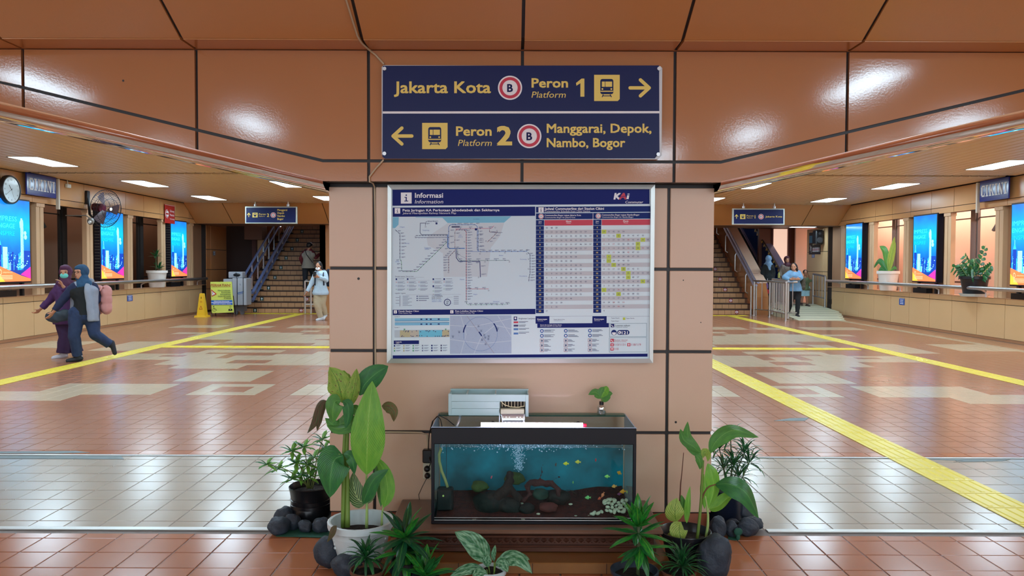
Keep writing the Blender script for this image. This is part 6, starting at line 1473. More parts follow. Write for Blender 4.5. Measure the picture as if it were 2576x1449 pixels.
# dracaenas in front-left
tC=thing('potted_plant','green dracaena with a rosette of lance leaves between the white pot and the aquarium','potted plant')
c=at(1018,1352,3.5); rosette(tC,c,24,.175,.046,[LM_DR,LM_DY,LM_DY],(-55,75),35,3)
stem(tC,[(c.x,c.y+.01,.10),c],(.009,.006),STEMB); pot(tC,(c.x+.01,c.y+.02),[(0,.01),(.055,.005),(.07,.10),(.075,.10),(.076,.115),(.07,.115),(.06,.09)],BP,n=28); soil(tC,(c.x+.01,c.y+.02),.062,.095,3)
rosette(tC,(c.x+.0,c.y+.0,c.z-.06),12,.17,.044,[LM_DY,LM_DR],(-60,10),30,5)
tD=thing('potted_plant','second dracaena low at the bottom edge under the aquarium left corner','potted plant')
c=at(1068,1446,3.42); rosette(tD,c,16,.16,.046,[LM_DR,LM_GR],(-10,80),35,8); stem(tD,[(c.x,c.y+.01,.02),c],(.008,.006),STEMB); pot(tD,(c.x,c.y+.02),[(0,.0),(.05,.0),(.06,.06),(.065,.07),(.055,.06)],BP,n=28)
# spider-like plant in brown pot
tE=thing('potted_plant','small narrow-leaved plant in a brown clay pot in front of the white pot','potted plant')
TC=M('terracotta',(112,70,48),.6,noise_=(12,.5,(90,56,40)))
c=at(921,1402,3.48); rosette(tE,c,38,.125,.016,[LM_DY,LM_GR],(-30,85),80,11,ns=7); stem(tE,[(c.x,c.y,.03),c],(.006,.004),STEMB)
rosette(tE,(c.x+.01,c.y,c.z+.02),8,.07,.01,[LM_GR],(30,88),60,12)
pc=at(925,1440,3.5); pot(tE,(pc.x,3.5),[(0,.0),(.06,.0),(.075,.06),(.082,.062),(.083,.078),(.077,.078),(.066,.05)],TC,n=30); soil(tE,(pc.x,3.5),.068,.058,6)
# aglaonema
tF=thing('potted_plant','silvery mottled aglaonema in a small white pot before the plinth','potted plant')
RF=lambda rx,ry,Y=3.5: at(1040+.3444*rx,950+.3444*ry,Y)
U=.3444*3.5/F
L=lambda pts,w,m,**k: leaf(tF,[RF(*p) for p in pts],w*U,m,**k)
L([(545,1350,3.5),(500,1270,3.49),(420,1190,3.48),(302,1128,3.47)],165,LM_AG,nh=(.25,-.9,.5),fold=.2,shape=.45,n=14,nc=8)
L([(600,1375,3.5),(690,1315,3.48),(780,1330,3.46),(868,1430,3.44)],120,LM_AG,nh=(.1,-.8,.7),fold=.22,shape=.45,n=14)
L([(520,1405,3.5),(440,1390,3.47),(350,1410,3.45),(268,1450,3.44)],85,LM_AG,nh=(0,-.8,.7),fold=.25)
L([(590,1345,3.5),(585,1300,3.5),(592,1260,3.5),(598,1222,3.5)],38,LM_AG,nh=(.2,-1,.1),fold=.4)
L([(540,1385,3.49),(535,1350,3.48),(540,1320,3.48),(550,1290,3.48)],70,LM_AG,nh=(-.2,-1,.1),fold=.3)
L([(600,1350,3.47),(640,1345,3.46),(670,1380,3.45),(690,1420,3.45)],80,LM_AG,nh=(.1,-.9,.5),fold=.3)
L([(640,1370,3.52),(720,1300,3.52),(800,1310,3.52),(850,1330,3.52)],70,LM_AG,nh=(.1,-.8,.7),fold=.3)
L([(545,1440,3.46),(490,1425,3.44),(460,1450,3.43),(440,1480,3.42)],80,LM_AG,nh=(0,-1,.5),fold=.3)
for a_,b_ in (((545,1350),(560,1440)),((598,1375),(585,1440)),((590,1345),(590,1440)),((535,1400),(550,1450)),((600,1350),(590,1440))): stem(tF,[RF(*b_),RF(*a_)],(.003,.0025),STEMG,n=4)
pc=at(1233,1440,3.5); pot(tF,(pc.x,3.52),[(0,.0),(.05,.0),(.065,.045),(.074,.05),(.076,.07),(.07,.072),(.06,.05)],WP,n=48,wav=lambda a,z:1+(.02*abs(sin(10*a)) if z>.045 else 0)); soil(tF,(pc.x,3.52),.06,.055,2)
# right dracaena
tG=thing('potted_plant','bright green dracaena in a wide slate pot before the aquarium right corner','potted plant')
c=at(1606,1325,3.5); rosette(tG,(c.x,c.y,c.z),13,.165,.046,[LM_DR],(25,85),40,21); rosette(tG,(c.x,c.y,c.z-.03),13,.165,.044,[LM_GR,LM_DR],(-25,30),35,22); rosette(tG,(c.x+.01,c.y,c.z-.09),13,.155,.042,[LM_DR,LM_GR],(-60,0),25,23)
stem(tG,[(c.x,c.y,.03),c],(.010,.007),STEMB); pc=at(1596,1430,3.5); pot(tG,(pc.x,3.5),[(0,.0),(.085,.0),(.10,.062),(.112,.064),(.113,.078),(.106,.08),(.09,.05)],M('pot_slate',(44,58,74),.4),n=36); soil(tG,(pc.x,3.5),.095,.05,8)
# spider grass right
tH=thing('potted_plant','dark narrow-leaved grassy plant in a terracotta pot at the lower right','potted plant')
c=at(1716,1425,3.52); rosette(tH,c,60,.15,.011,[LM_DY,LM_GR],(-10,88),75,31,ns=7); pc=at(1708,1436,3.5); pot(tH,(pc.x,3.52),[(0,.0),(.06,.0),(.076,.055),(.084,.057),(.085,.07),(.078,.07)],TC,n=30); soil(tH,(pc.x,3.52),.07,.055,9)
# back-right long-leaved plant in black bag pot
tI=thing('potted_plant','bushy plant with long thin leaves behind the right corner of the pillar','potted plant')
YI_=4.42
for i,(x,y,n_) in enumerate(((1845,1170,14),(1872,1140,14),(1820,1180,12),(1810,1130,10),(1858,1200,12),(1838,1105,10),(1885,1165,10))):
    c=at(x,y,YI_+.02*(i%3)); rosette(tI,c,int(n_*1.7),.14,.014,[LM_GR,LM_DY],(-20,80),75,40+i,ns=6); stem(tI,[(1.265+.008*i,YI_,.15),c],(.004,.003),STEMB,n=5)
pc=at(1812,1290,YI_); pot(tI,(pc.x+.02,YI_),[(0,.0),(.10,.0),(.108,.02),(.108,.19),(.112,.195),(.106,.197),(.10,.16)],M('pot_black_blue',(26,32,50),.28),n=30); soil(tI,(pc.x+.02,YI_),.1,.165,4)
# back-left shrub in black bag
tJ=thing('potted_plant','leafy shrub in a black ribbed bag pot behind the left corner of the pillar','potted plant')
YJ=4.42; pj=at(782,1290,YJ)
tips=[((735,1135),8),((765,1125),8),((700,1180),7),((672,1168),6),((775,1170),8),((790,1150),6),((745,1165),8),((800,1180),7),((757,1195),8),((735,1205),7),((812,1105),7),((818,1125),6),((780,1200),6)]
for i,((x,y),n_) in enumerate(tips):
    c=at(x,y,YJ+.05*((i%3)-1)*.6); b0=Vector((pj.x+.01*(i%4-2),YJ,.18)); mid=b0.lerp(c,.55)+Vector((0,0,.03)); stem(tJ,[b0,mid,c],(.003,.002),M('stem_twig',(110,120,60),.5),n=6)
    rosette(tJ,c,int(n_*1.6),.085,.026,[LM_MD,LM_GR,LM_BR],(-20,60),55,60+i,ns=5)
q=MB(); q.lathe([(0,.0),(.115,.0),(.12,.015),(.122,.05),(.116,.08),(.120,.082),(.119,.10),(.115,.102),(.117,.125),(.112,.127),(.118,.17),(.128,.2),(.124,.203),(.11,.17)],(pj.x,YJ,0),34,wav=lambda a,z:1+(.05*nz(Vector((cos(a)*2,sin(a)*2,z*20))) )); q.build('pot',M('bag_black',(20,20,24),.28),tJ,smooth=True); soil(tJ,(pj.x,YJ),.11,.165,5)
# ---- black stones
STN=M('lava_stone',(54,66,80),.6,noise_=(22,.7,(34,42,52)),bump=(60,.5))
def stone(px,py,Y,w,h,seed,label):
    p=at(px,py,Y); k=Y/F; rx=w*k/2; rz=max(h*k/2,.02)
    return blobrock('stone',label,'stone',(p.x,Y,rz*.9),(rx,rx*.85,rz),STN,seed,.28,3,'black stones around the plants')
for i,a in enumerate([(703,1328,4.17,56,46,'black stone, largest at the left end of the group left of the pillar'),(737,1308,4.24,46,42,'black stone leaning behind the leftmost one by the black bag pot'),(768,1332,4.19,38,34,'small round black stone in the middle of the left group'),(808,1326,4.20,46,40,'round black stone next to the white pot, left group'),(716,1290,4.34,50,44,'smooth dark stone at the back left of the bag pot'),
    (826,1408,3.72,76,80,'large dark stone left of the white pot'),(876,1432,3.60,90,60,'dark stone at the bottom edge in front of the white pot'),
    (1806,1345,4.13,44,58,'squarish black stone right of the black plastic pot'),(1838,1345,4.15,34,44,'narrow black stone second from left in the right group'),(1880,1342,4.17,54,44,'black stone lying right of the green net scrap'),(1895,1318,4.27,48,34,'oval black stone at the right end of the right group'),(1845,1313,4.24,30,34,'round black stone standing on the right group by the pot'),(1866,1298,4.42,60,50,'black stone behind the right group, under the big drooping leaf'),
    (1795,1432,3.62,84,110,'large blue-grey stone at the bottom edge right of the clay pot'),(1012,1440,3.6,60,50,'dark stone at the bottom edge left of the plinth step')]): stone(*a[:5],i+3,a[5])
net=M('green_net',(30,88,70),.7)
def scrap(label,pts,z=.004):
    q=MB(); q.prism([(at(x,y,1).x*0+(x-1288)/F*Y,Y) for x,y,Y in pts],.003,z,'z'); o=q.build('net_scrap',net); tag(o,label,'net')
scrap('piece of green net under the stones left of the pillar',[(690,0,4.12),(835,0,4.10),(835,0,4.3),(700,0,4.32)],.006)
scrap('scrap of green net between the stones right of the pillar',[(1840,0,4.10),(1860,0,4.08),(1870,0,4.3),(1835,0,4.3)],.006)
q=MB(); pp=[at(738,1335,4.12),at(745,1346,4.1),at(760,1349,4.1),at(780,1350,4.1)]; 
g=at(1857,1325,4.1); q.ell((g.x,4.1,.045),(.024,.008,.022)); q.ell((g.x+.0,4.1,.015),(.012,.008,.02)); o=q.build('net_scrap',net,None,smooth='all'); tag(o,'bunched bright green net tied between the right stones','net')
# ---- pothos in a small bottle on the tank
tK=thing('bottle_plant','small pothos cutting in a clear glass bottle on the aquarium\'s rear edge','potted plant')
YK=4.165
bp=at(1513,1038,YK); k=YK/F; zt_=.679
q=MB(); q.lathe([(0,0),(.023,0),(.025,.004),(.024,.035),(.022,.045),(.012,.052),(.011,.06)],(bp.x,YK,zt_),24); q.build('bottle',see_through('bottle_glass',(226,232,220),.35,.03,fac_diff=.15,diff=(220,225,215)),tK,smooth='all')
q=MB(); q.cyl((bp.x,YK,zt_+.052),(bp.x,YK,zt_+.070),.0125,n=18); q.build('cap',BLACK,tK,smooth=True)
q=MB(); 
for i in range(6): q.tube([(bp.x,YK,zt_+.05),(bp.x+.006*sin(i),YK+.005*cos(i*2),zt_+.03),(bp.x+.012*sin(i*2.3),YK,zt_+.006)],.0012,4)
q.build('roots',M('roots',(110,96,70),.7),tK)
for (pts,w,m_) in (([(1513,1003),(1505,992),(1495,986),(1480,993)],22,LM_MD),([(1513,1000),(1518,988),(1524,978),(1526,971)],24,LM_BR),([(1514,1002),(1525,995),(1533,990),(1541,990)],20,LM_MD),([(1514,1004),(1520,1004),(1528,1002),(1536,1000)],16,LM_MD),([(1512,1000),(1511,990),(1514,980),(1520,974)],18,LM_MD)):
    leaf(tK,[at(x,y,YK-.01) for x,y in pts],w*k,m_,nh=(0,-1,.4),fold=.15,shape=.4,n=8)
stem(tK,[(bp.x,YK,zt_+.06),at(1513,1000,YK-.01)],.0025,STEMG,n=3); stem(tK,[(bp.x,YK,zt_+.06),at(1517,1003,YK-.01)],.002,STEMG,n=3)
# ---- plants on the parapets
def ledge_pot(label,x,y,rim,h,mat,flute=0,saucer=False,slant=.72):
    t=thing('potted_plant',label,'potted plant',(x,y,.872))
    z0=.0
    if saucer:
        q=MB(); q.lathe([(0,0),(rim*.85,0),(rim*.98,.06),(rim*.95,.06),(rim*.8,.02),(0,.02)],n=30); q.build('saucer',WP,t,smooth=True); z0=.03
    pot(t,(0,0),[(0,z0),(rim*slant*.9,z0),(rim*slant,z0+.02),(rim*.88,z0+h*.8),(rim*.9,z0+h*.84),(rim,z0+h*.86),(rim,z0+h),(rim*.93,z0+h),(rim*.88,z0+h*.85)],mat,wav=(lambda a,z:1+.03*abs(sin(flute*a/2)) if z<h*.8 else 1) if flute else None,n=60)
    soil(t,(0,0),rim*.88,z0+h*.9); return t,z0+h*.9
def place_on(px,Ygs,sgn):
    return None
XW=M('pot_white2',(236,236,232),.4)
# left wall: white fluted pot with two small dracaenas
t,z=ledge_pot('white fluted pot with two small dark-leaved plants on the left parapet',XL-.06,20.55,.27,.46,XW,16)
for i,(dx,dy,dz,n_) in enumerate(((0,-.05,.42,12),(0,.12,.10,14))):
    rosette(t,(dx,dy,z+dz),n_,.26,.05,[LM_GR,LM_DY],(0,80),50,80+i,ns=6); stem(t,[(dx,dy,z-.02),(dx,dy,z+dz)],.015,STEMB,n=4)
# right wall: white pot with broad leaves
t,z=ledge_pot('white pot with a few broad light green leaves on the right parapet',XR+.06,20.0,.28,.52,XW,0)
Z=Vector((0,0,z))
for pts,w,m_ in (([(0,0,0),(0,.25,.18),(0,.55,.32),(0,.85,.1)],.16,LM_DK),([(0,0,0),(0,.12,.3),(0,.25,.6),(0,.5,.72)],.22,LM_MD),([(0,0,0),(0,-.02,.35),(0,-.15,.65),(0,-.3,.95)],.24,LM_PY),([(0,0,0),(0,-.12,.25),(0,-.25,.6),(0,-.35,.8)],.16,LM_PY),([(0,0,0),(0,.2,.06),(0,.4,.12),(0,.62,-.02)],.16,LM_DK),([(0,0,0),(0,-.2,.1),(0,-.3,.14),(0,-.45,.1)],.1,LM_MD)):
    leaf(t,[Z+Vector(p) for p in pts],w,m_,nh=(-1,-.2,.2),fold=.25,shape=.5)
# right wall: black pot on white saucer with monstera
t,z=ledge_pot('black pot on a white saucer with a split-leaf plant on the right parapet',XR+.05,16.25,.30,.40,BP,0,True)
rn=random.Random(4); Z=Vector((0,0,z))
def split_leaf(c,d,ln,wd):
    # feathery leaf: several fingers along a rib
    d=Vector(d).normalized(); stem(t,[c,c+d*ln*.5,c+d*ln],(.008,.004),STEML,'rib',4)
    for k in range(6):
        for s_ in (1,-1):
            p=c+d*ln*(.12+.15*k); sd=Vector((0,-d.z,d.y))*s_; e=p+(sd*.8+d*.6).normalized()*wd*(1-.08*k)+Vector((-.02,0,-.25*wd))
            leaf(t,[p,p.lerp(e,.5)+Vector((0,0,.01)),e],wd*.34,LM_DY if (k+s_)%2 else LM_GR,nh=(-1,-.1,.4),fold=.2,n=5,nc=2,name='leaf')
for c,d,ln,wd in (((0,.05,.02),(0,.6,.9),.62,.26),((0,.1,.0),(0,1,.35),.8,.22),((0,-.05,.02),(0,-.45,1),.75,.24),((0,.0,.02),(0,.1,1),.4,.26),((0,.15,.02),(0,.9,.9),.45,.24),((0,-.15,.02),(0,-.9,.6),.5,.24),((-.1,.05,.0),(-.3,.2,.6),.35,.22),((-.1,-.05,.0),(-.3,-.5,.4),.4,.22)): split_leaf(Z+Vector(c),d,ln,wd)
# ================================================================== PEOPLE
SKIN=M('skin',(196,142,112),.5); SKIND=M('skin_tan',(160,112,88),.5); LIP=M('lip_red',(150,70,66),.5); EYEM=M('eye_dark',(26,18,16),.3); HAIR=M('hair_black',(24,20,22),.5)
def capsule(q,p0,p1,r0,r1,n=12):
    p0=Vector(p0);p1=Vector(p1)
    if (p1-p0).length<1e-5: q.ell(p0,r0,n); return
    q.cyl(p0,p1,r0,r1,n); q.ell(p0,r0*.999,n); q.ell(p1,r1*.999,n)
def chain(q,pts,rs):
    for i in range(len(pts)-1): capsule(q,pts[i],pts[i+1],rs[i],rs[i+1])
def hand(q,w,d,side,curl=.5,s=1.0):
    """palm + 5 fingers; w wrist, d direction, side = thumb side direction"""
    w=Vector(w); d=Vector(d).normalized(); side=Vector(side); side=(side-d*side.dot(d)).normalized(); nrm=d.cross(side)
    for k in range(4):
        o=side*(.030-.019*k)*s
        capsule(q,w+o*.5,w+o+d*.075*s,.013*s,.011*s,8)
        L=[.068,.076,.070,.054][k]*s; p=w+o+d*.075*s; dd=d.copy()
        for j in range(3):
            dd=(dd+nrm*curl*.55).normalized(); p2=p+dd*L*[.45,.32,.23][j]; capsule(q,p,p2,.0095*s,.0085*s,8); p=p2
    p=w+side*.026*s+d*.02*s; dd=(d*.7+side*.8+nrm*.2).normalized()
    for j in range(2):
        p2=p+dd*.034*s; capsule(q,p,p2,.0115*s,.0095*s,8); p=p2; dd=(dd+d*.5+nrm*curl*.4).normalized()
def person(label,org,J,face,k=1.0,skin=SKIN,vox=.011,build=1.0,grip=('r','l')):
    """J: joints in local metres (x right, y away, z up)"""
    nk_=Vector(J['neck'])
    for s_ in 'lr':
        a_=Vector(J['sh_'+s_]); J['sh_'+s_]=tuple(a_+(nk_-a_)*Vector((1,1,0)).length*0+Vector(((nk_.x-a_.x)*.24,(nk_.y-a_.y)*.24,-.012)))
    t=thing('person',label,'person',org); V=lambda n:Vector(J[n]); q=MB(); b=build
    f=Vector(face).normalized(); h=V('head'); up=Vector((0,0,1)); rt=f.cross(up).normalized()
    Rm=Matrix((rt,f,up)).transposed()
    def E(off,r): q.ell(h+Rm@Vector(off)*k,tuple(x*k for x in r),16,rot=Rm)
    E((0,0,.02),(.072,.088,.098)); E((0,.025,-.035),(.056,.062,.072)); E((0,.06,-.075),(.026,.026,.022)); E((0,.092,-.012),(.012,.020,.022)); E((0,.083,-.055),(.024,.012,.010)); E((.074,0,-.01),(.010,.018,.028)); E((-.074,0,-.01),(.010,.018,.028)); E((0,.078,.028),(.05,.014,.012))
    nk=V('neck'); capsule(q,h+f*-.01+up*-.06*k,nk,.048*k,.052*k)
    ch=V('chest'); pv=V('pelvis')
    shl,shr=V('sh_l'),V('sh_r'); hl,hr_=V('hip_l'),V('hip_r')
    capsule(q,shl,shr,.055*b,.055*b); chain(q,[nk,ch,(ch+pv)/2,pv],[.07*b,.105*b,.095*b,.11*b])
    capsule(q,shl.lerp(nk,.2)+Vector((0,0,-.08)),(ch+pv)/2,.07*b,.07*b); capsule(q,shr.lerp(nk,.2)+Vector((0,0,-.08)),(ch+pv)/2,.07*b,.07*b)
    for s in 'lr':
        chain(q,[V('sh_'+s),V('el_'+s),V('wr_'+s)],[.048*b,.038*b,.026*k])
        d=V('wr_'+s)-V('el_'+s); hd=J.get('hd_'+s,d); hand(q,V('wr_'+s),hd,J.get('th_'+s,f*1.0+Vector((0,0,.3))),J.get('curl',.45),k*1.05)
        chain(q,[V('hip_'+s),V('kn_'+s),V('an_'+s)],[.085*b,.055*b,.036*k])
        an=V('an_'+s); fd=Vector(J.get('toe_'+s,f)); dn=Vector(J.get('dn_'+s,(0,0,-1))); capsule(q,an+dn*.03,an+fd*.11+dn*.045,.034*k,.026*k)
    bd_=remesh(q,'body',skin,vox,3,t)
    for sx in (-1,1):
        e=MB(); e.ell(h+Rm@Vector((sx*.030,.080,.008))*k,(.012*k,.006*k,.007*k),10,rot=Rm); e.build('eye',EYEM,bd_,smooth='all')
        e=MB(); e.ell(h+Rm@Vector((sx*.030,.083,.030))*k,(.016*k,.005*k,.0035*k),8,rot=Rm); e.build('eyebrow',HAIR,bd_,smooth='all')
    e=MB(); e.ell(h+Rm@Vector((0,.093,-.055))*k,(.021*k,.006*k,.006*k),10,rot=Rm); e.build('mouth',LIP,bd_,smooth='all')
    t['_R']=0
    return t,V,Rm,k
def garment(t,name,mat,parts,ells=(),vox=.013,sm=4,fold=.006,fs=9,cuts=()):
    q=MB()
    for pts,rs in parts: chain(q,[Vector(p) for p in pts],rs)
    for c,r,rot in ells: q.ell(Vector(c),r,16,rot=rot)
    def d(co,no):
        c=co+no*fold*(nz(co*fs)+.6*nz(co*fs*2.4))
        for p,dr,rad in cuts:
            e=(co-p).dot(dr)
            if e>0 and (co-p).length<rad: c=c-dr*((c-p).dot(dr))
        return c
    return remesh(q,name,mat,vox,sm,t,d)
def low_cut(V,length): return [(V('pelvis')+Vector((0,0,-length)),Vector((0,0,-1)),.6)]
def cuff(V,to=.92):
    return [(V('el_'+s).lerp(V('wr_'+s),to),(V('wr_'+s)-V('el_'+s)).normalized(),.075) for s in 'lr']
def trousers(t,V,mat,b=1.0,loose=.02,hem=.95,name='trousers',flare=0):
    P=[]
    for s in 'lr':
        kn,an=V('kn_'+s),V('an_'+s); e=kn.lerp(an,hem)
        P.append(([V('hip_'+s)+Vector((0,0,.03)),V('hip_'+s).lerp(kn,.5),kn,e],[.098*b+loose*.6,.085*b+loose*.5,.06*b+loose,.045*b+loose+flare]))
    P.append(([V('hip_l')+Vector((0,0,.05)),V('hip_r')+Vector((0,0,.05))],[.105*b+loose*.4]*2)); P.append(([V('pelvis')+Vector((0,0,-.015)),V('pelvis')+Vector((0,0,.08))],[.128*b+loose*.3,.115*b]))
    cuts=[(V('kn_'+s).lerp(V('an_'+s),hem),(V('an_'+s)-V('kn_'+s)).normalized(),.13) for s in 'lr']
    return garment(t,name,mat,P,cuts=cuts)
def sleeves(V,b,r=.016,to=.93):
    P=[]; r=r*.8
    for s in 'lr':
        el,wr=V('el_'+s),V('wr_'+s); P.append(([V('sh_'+s),V('sh_'+s).lerp(el,.5),el,el.lerp(wr,to)],[.058*b+r,.052*b+r,.044*b+r,.033*b+r]))
    return P
def torso(V,b,length=.0,r=.02,wide=.0):
    nk,ch,pv=V('neck'),V('chest'),V('pelvis'); m=(ch+pv)/2; low=pv+Vector((0,0,-length))
    sl,sr=V('sh_l'),V('sh_r')
    P=[([sl,sr],[.056*b+r*.4]*2),([nk+Vector((0,0,-.03)),ch,m,pv,low],[.06*b+r*.3,.115*b+r,.11*b+r,.125*b+r+wide*.5,.125*b+r+wide])]
    hw=(sr-sl)*.25
    for q_ in (sl,sr): P.append(([q_+Vector((0,0,-.08)),m],[.082*b+r*.5,.082*b+r*.5]))
    for s_ in (-1,1):
        P.append(([ch+hw*s_*1.0,m+hw*s_*.8,pv+hw*s_*1.0,low+hw*s_*1.1],[.07*b+r,.07*b+r,.085*b+r+wide*.5,.085*b+r+wide]))
    return P
def shoes(t,V,J,mat,f,k=1,r=.012):
    for s in 'lr':
        an=V('an_'+s); fd=Vector(J.get('toe_'+s,f)).normalized(); dn=Vector(J.get('dn_'+s,(0,0,-1)))
        q=MB(); capsule(q,an+dn*.03-fd*.035,an+fd*.13*k+dn*.048*k,.036*k+r*.6,.028*k+r*.5); capsule(q,an,an+dn*.03,.034*k+r,.04*k+r*.6)
        remesh(q,'shoe',mat,.009,3,t)
def hijab(t,V,Rm,k,mat,mat_name='hijab',drape=.16,front=None,back=.0):
    h=V('head'); nk=V('neck'); f=Rm@Vector((0,1,0)); up=Vector((0,0,1))
    q=MB(); q.ell(h+Rm@Vector((0,-.026,.022))*k,(.099*k,.100*k,.112*k),18,rot=Rm); q.ell(h+Rm@Vector((0,-.004,.070))*k,(.080*k,.096*k,.058*k),16,rot=Rm)
    chain(q,[h+Rm@Vector((0,-.02,-.05))*k,nk+Vector((0,0,.02)),nk+f*.02+Vector((0,0,-.06)),nk+f*.035+Vector((0,0,-drape))],[.082*k,.080*k,.105*k,.085*k])
    chain(q,[nk+Rm@Vector((-.09,0,-.04)),nk+Rm@Vector((.09,0,-.04))],[.055,.055])
    for a in range(-60,61,20):      # edge under the chin
        q.ell(h+Rm@Vector((.075*sin(radians(a)),.035*cos(radians(a)),-.092))*k,.024*k,8)
    if back: chain(q,[nk-f*.06,nk-f*.10+Vector((0,0,-back))],[.09,.06])
    def d(co,no): return co+no*.006*nz(co*16)
    return remesh(q,'headscarf',mat,.009,3,t,d)
def hair(t,V,Rm,k,mat=HAIR,long_=0,cut=-.022):
    h=V('head'); q=MB(); q.ell(h+Rm@Vector((0,cut,.038))*k,(.088*k,.090*k,.094*k),18,rot=Rm)
    if long_:
        for sx in (-1,1): chain(q,[h+Rm@Vector((sx*.06,-.03,.02)),h+Rm@Vector((sx*.078,-.035,-.08)),h+Rm@Vector((sx*.07,-.04,-long_))],[.045,.042,.02])
        chain(q,[h+Rm@Vector((0,-.06,0)),h+Rm@Vector((0,-.075,-long_))],[.06,.04])
    def d(co,no): return co+no*.005*nz(co*30)
    return remesh(q,'hair',mat,.008,2,t,d)
def mask(t,V,Rm,k,mat):
    h=V('head'); q=MB(); q.ell(h+Rm@Vector((0,.052,-.045))*k,(.060*k,.052*k,.048*k),18,rot=Rm); o=q.build('face_mask',mat,t,smooth='all')
    return o
# --- A woman in blue headscarf, grey vest
kA=.2209*11.63/F
oA=at(60+.2209*610,620+.2209*1310,11.63); oA.z=0
pA=lambda x,y,d=0: (kA*(x-610),d,kA*(1310-y))
fA=Vector((-.28,-1,.02))
J=dict(head=pA(662,300),neck=pA(690,392,.01),chest=pA(690,510,.0),pelvis=pA(695,770,.0),sh_l=pA(588,450,-.08),sh_r=pA(800,450,.08),
 el_l=pA(500,610,-.12),wr_l=pA(425,735,-.17),el_r=pA(810,600,.10),wr_r=pA(772,745,-.02),hip_l=pA(630,800,-.05),hip_r=pA(760,800,.05),
 kn_l=pA(630,1010,-.12),an_l=pA(640,1255,-.06),kn_r=pA(800,1000,.02),an_r=pA(915,1135,.18),toe_l=(-.85,-.45,-.05),toe_r=(.15,.0,-1),dn_r=(.9,.35,-.1),th_l=(0,-1,.3),th_r=(-.4,-1,.2),hd_r=(-.2,-.3,-1))
tA_,V,Rm,k=person('woman in a blue headscarf, glasses and grey vest walking left along the yellow strip',oA,J,fA,build=1.12)
DEN=M('denim_navy',(34,56,92),.8,noise_=(30,.7,(28,46,80)))
trousers(tA_,V,DEN,1.08,.022); NVY=M('cloth_navy',(22,34,70),.8); BLKC=M('cloth_black',(18,24,28),.85); GRV=M('vest_grey',(150,160,176),.8,noise_=(8,.6,(136,146,164)))
garment(tA_,'sleeves',NVY,sleeves(V,1.1,.014,.9),cuts=cuff(V,.88)); garment(tA_,'shirt',BLKC,torso(V,1.05,.02,.012),cuts=low_cut(V,.05))
# vest: back + two open fronts
q=MB(); rt=Rm@Vector((1,0,0)); f=fA.normalized()
nk,ch,pv=V('neck'),V('chest'),V('pelvis'); m=(ch+pv)/2
for sx in (-1,1):
    chain(q,[nk+rt*sx*.075+Vector((0,0,-.03)),V('sh_l' if (V('sh_l')-nk).dot(rt)*sx>0 else 'sh_r').lerp(nk,.25)+f*.01],[.042,.062])
    chain(q,[nk+rt*sx*.10+f*.03+Vector((0,0,-.06)),ch+rt*sx*.13+f*.06,m+rt*sx*.15+f*.05,pv+rt*sx*.165+f*.04+Vector((0,0,-.08))],[.038,.046,.044,.048])
    chain(q,[ch+rt*sx*.12-f*.05,m+rt*sx*.11-f*.05,pv+rt*sx*.12-f*.05+Vector((0,0,-.1))],[.09,.09,.09])
hz_=pv.z-.11
remesh(q,'vest',GRV,.012,4,tA_,lambda co,no: (lambda c: Vector((c.x,c.y,max(c.z,hz_+.01*nz(c*5)))))(co+no*.008*nz(co*9)))
q=MB(); chain(q,[nk-f*.08+rt*-.08,nk-f*.11,nk-f*.08+rt*.08],[.035,.05,.035]); remesh(q,'hood',GRV,.011,3,tA_)
HBL=M('scarf_blue',(28,84,120),.7,noise_=(9,.6,(20,60,96))); hijab(tA_,V,Rm,k,HBL,drape=.15)
shoes(tA_,V,J,M('shoe_dark',(24,30,40),.6),fA)
h=V('head'); q=MB()
for sx in (-1,1):
    c=h+Rm@Vector((sx*.030,.098,.008)); q.tube([c+Rm@Vector((.024*cos(a),0,.016*sin(a))) for a in [2*pi*i/16 for i in range(16)]],.0022,5,closed=True)
    q.tube([h+Rm@Vector((sx*.052,.096,.012)),h+Rm@Vector((sx*.076,.04,.012))],.002,4)
q.tube([h+Rm@Vector((-.008,.100,.010)),h+Rm@Vector((.008,.100,.010))],.0022,5); q.build('glasses',BLACK,tA_)
PKB=M('bag_pink',(206,150,146),.7,noise_=(7,.6,(190,130,128)))
def backpack(label,org,c,f,size,mat,straps=None,seed=0):
    t=thing('backpack',label,'backpack',org); f=Vector(f).normalized(); up=Vector((0,0,1)); rt=f.cross(up).normalized(); R=Matrix((rt,f,up)).transposed(); c=Vector(c)
    q=MB(); w,d,h_=size; 
    for sx in (-1,1):
        for sz in (-1,0,1): q.ell(c+R@Vector((sx*w*.25,0,sz*h_*.28)),(w*.33,d*.55,h_*.28),14,rot=R)
    remesh(q,'bag',mat,.012,4,t,lambda co,no: co+no*.006*nz(co*14))
    q=MB(); q.ell(c+R@Vector((0,-d*.5,-h_*.18)),(w*.36,d*.22,h_*.22),14,rot=R); q.build('pocket',mat,t,smooth='all')
    q=MB()
    for sx in (-1,1):
        q=MB(); q.tube([c+R@Vector((sx*w*.25,d*.3,h_*.42)),c+R@Vector((sx*w*.38,d*.3+.07,h_*.5)),c+R@Vector((sx*w*.42,d*.3+.12,h_*.34))],.012,6); q.build('strap',mat,t,smooth='all')
    return t
backpack('pink backpack on the back of the woman with the blue headscarf',oA,ch+rt*-.0+Vector((.19,.19,-.14)),f,(.28,.16,.42),PKB,straps=0)
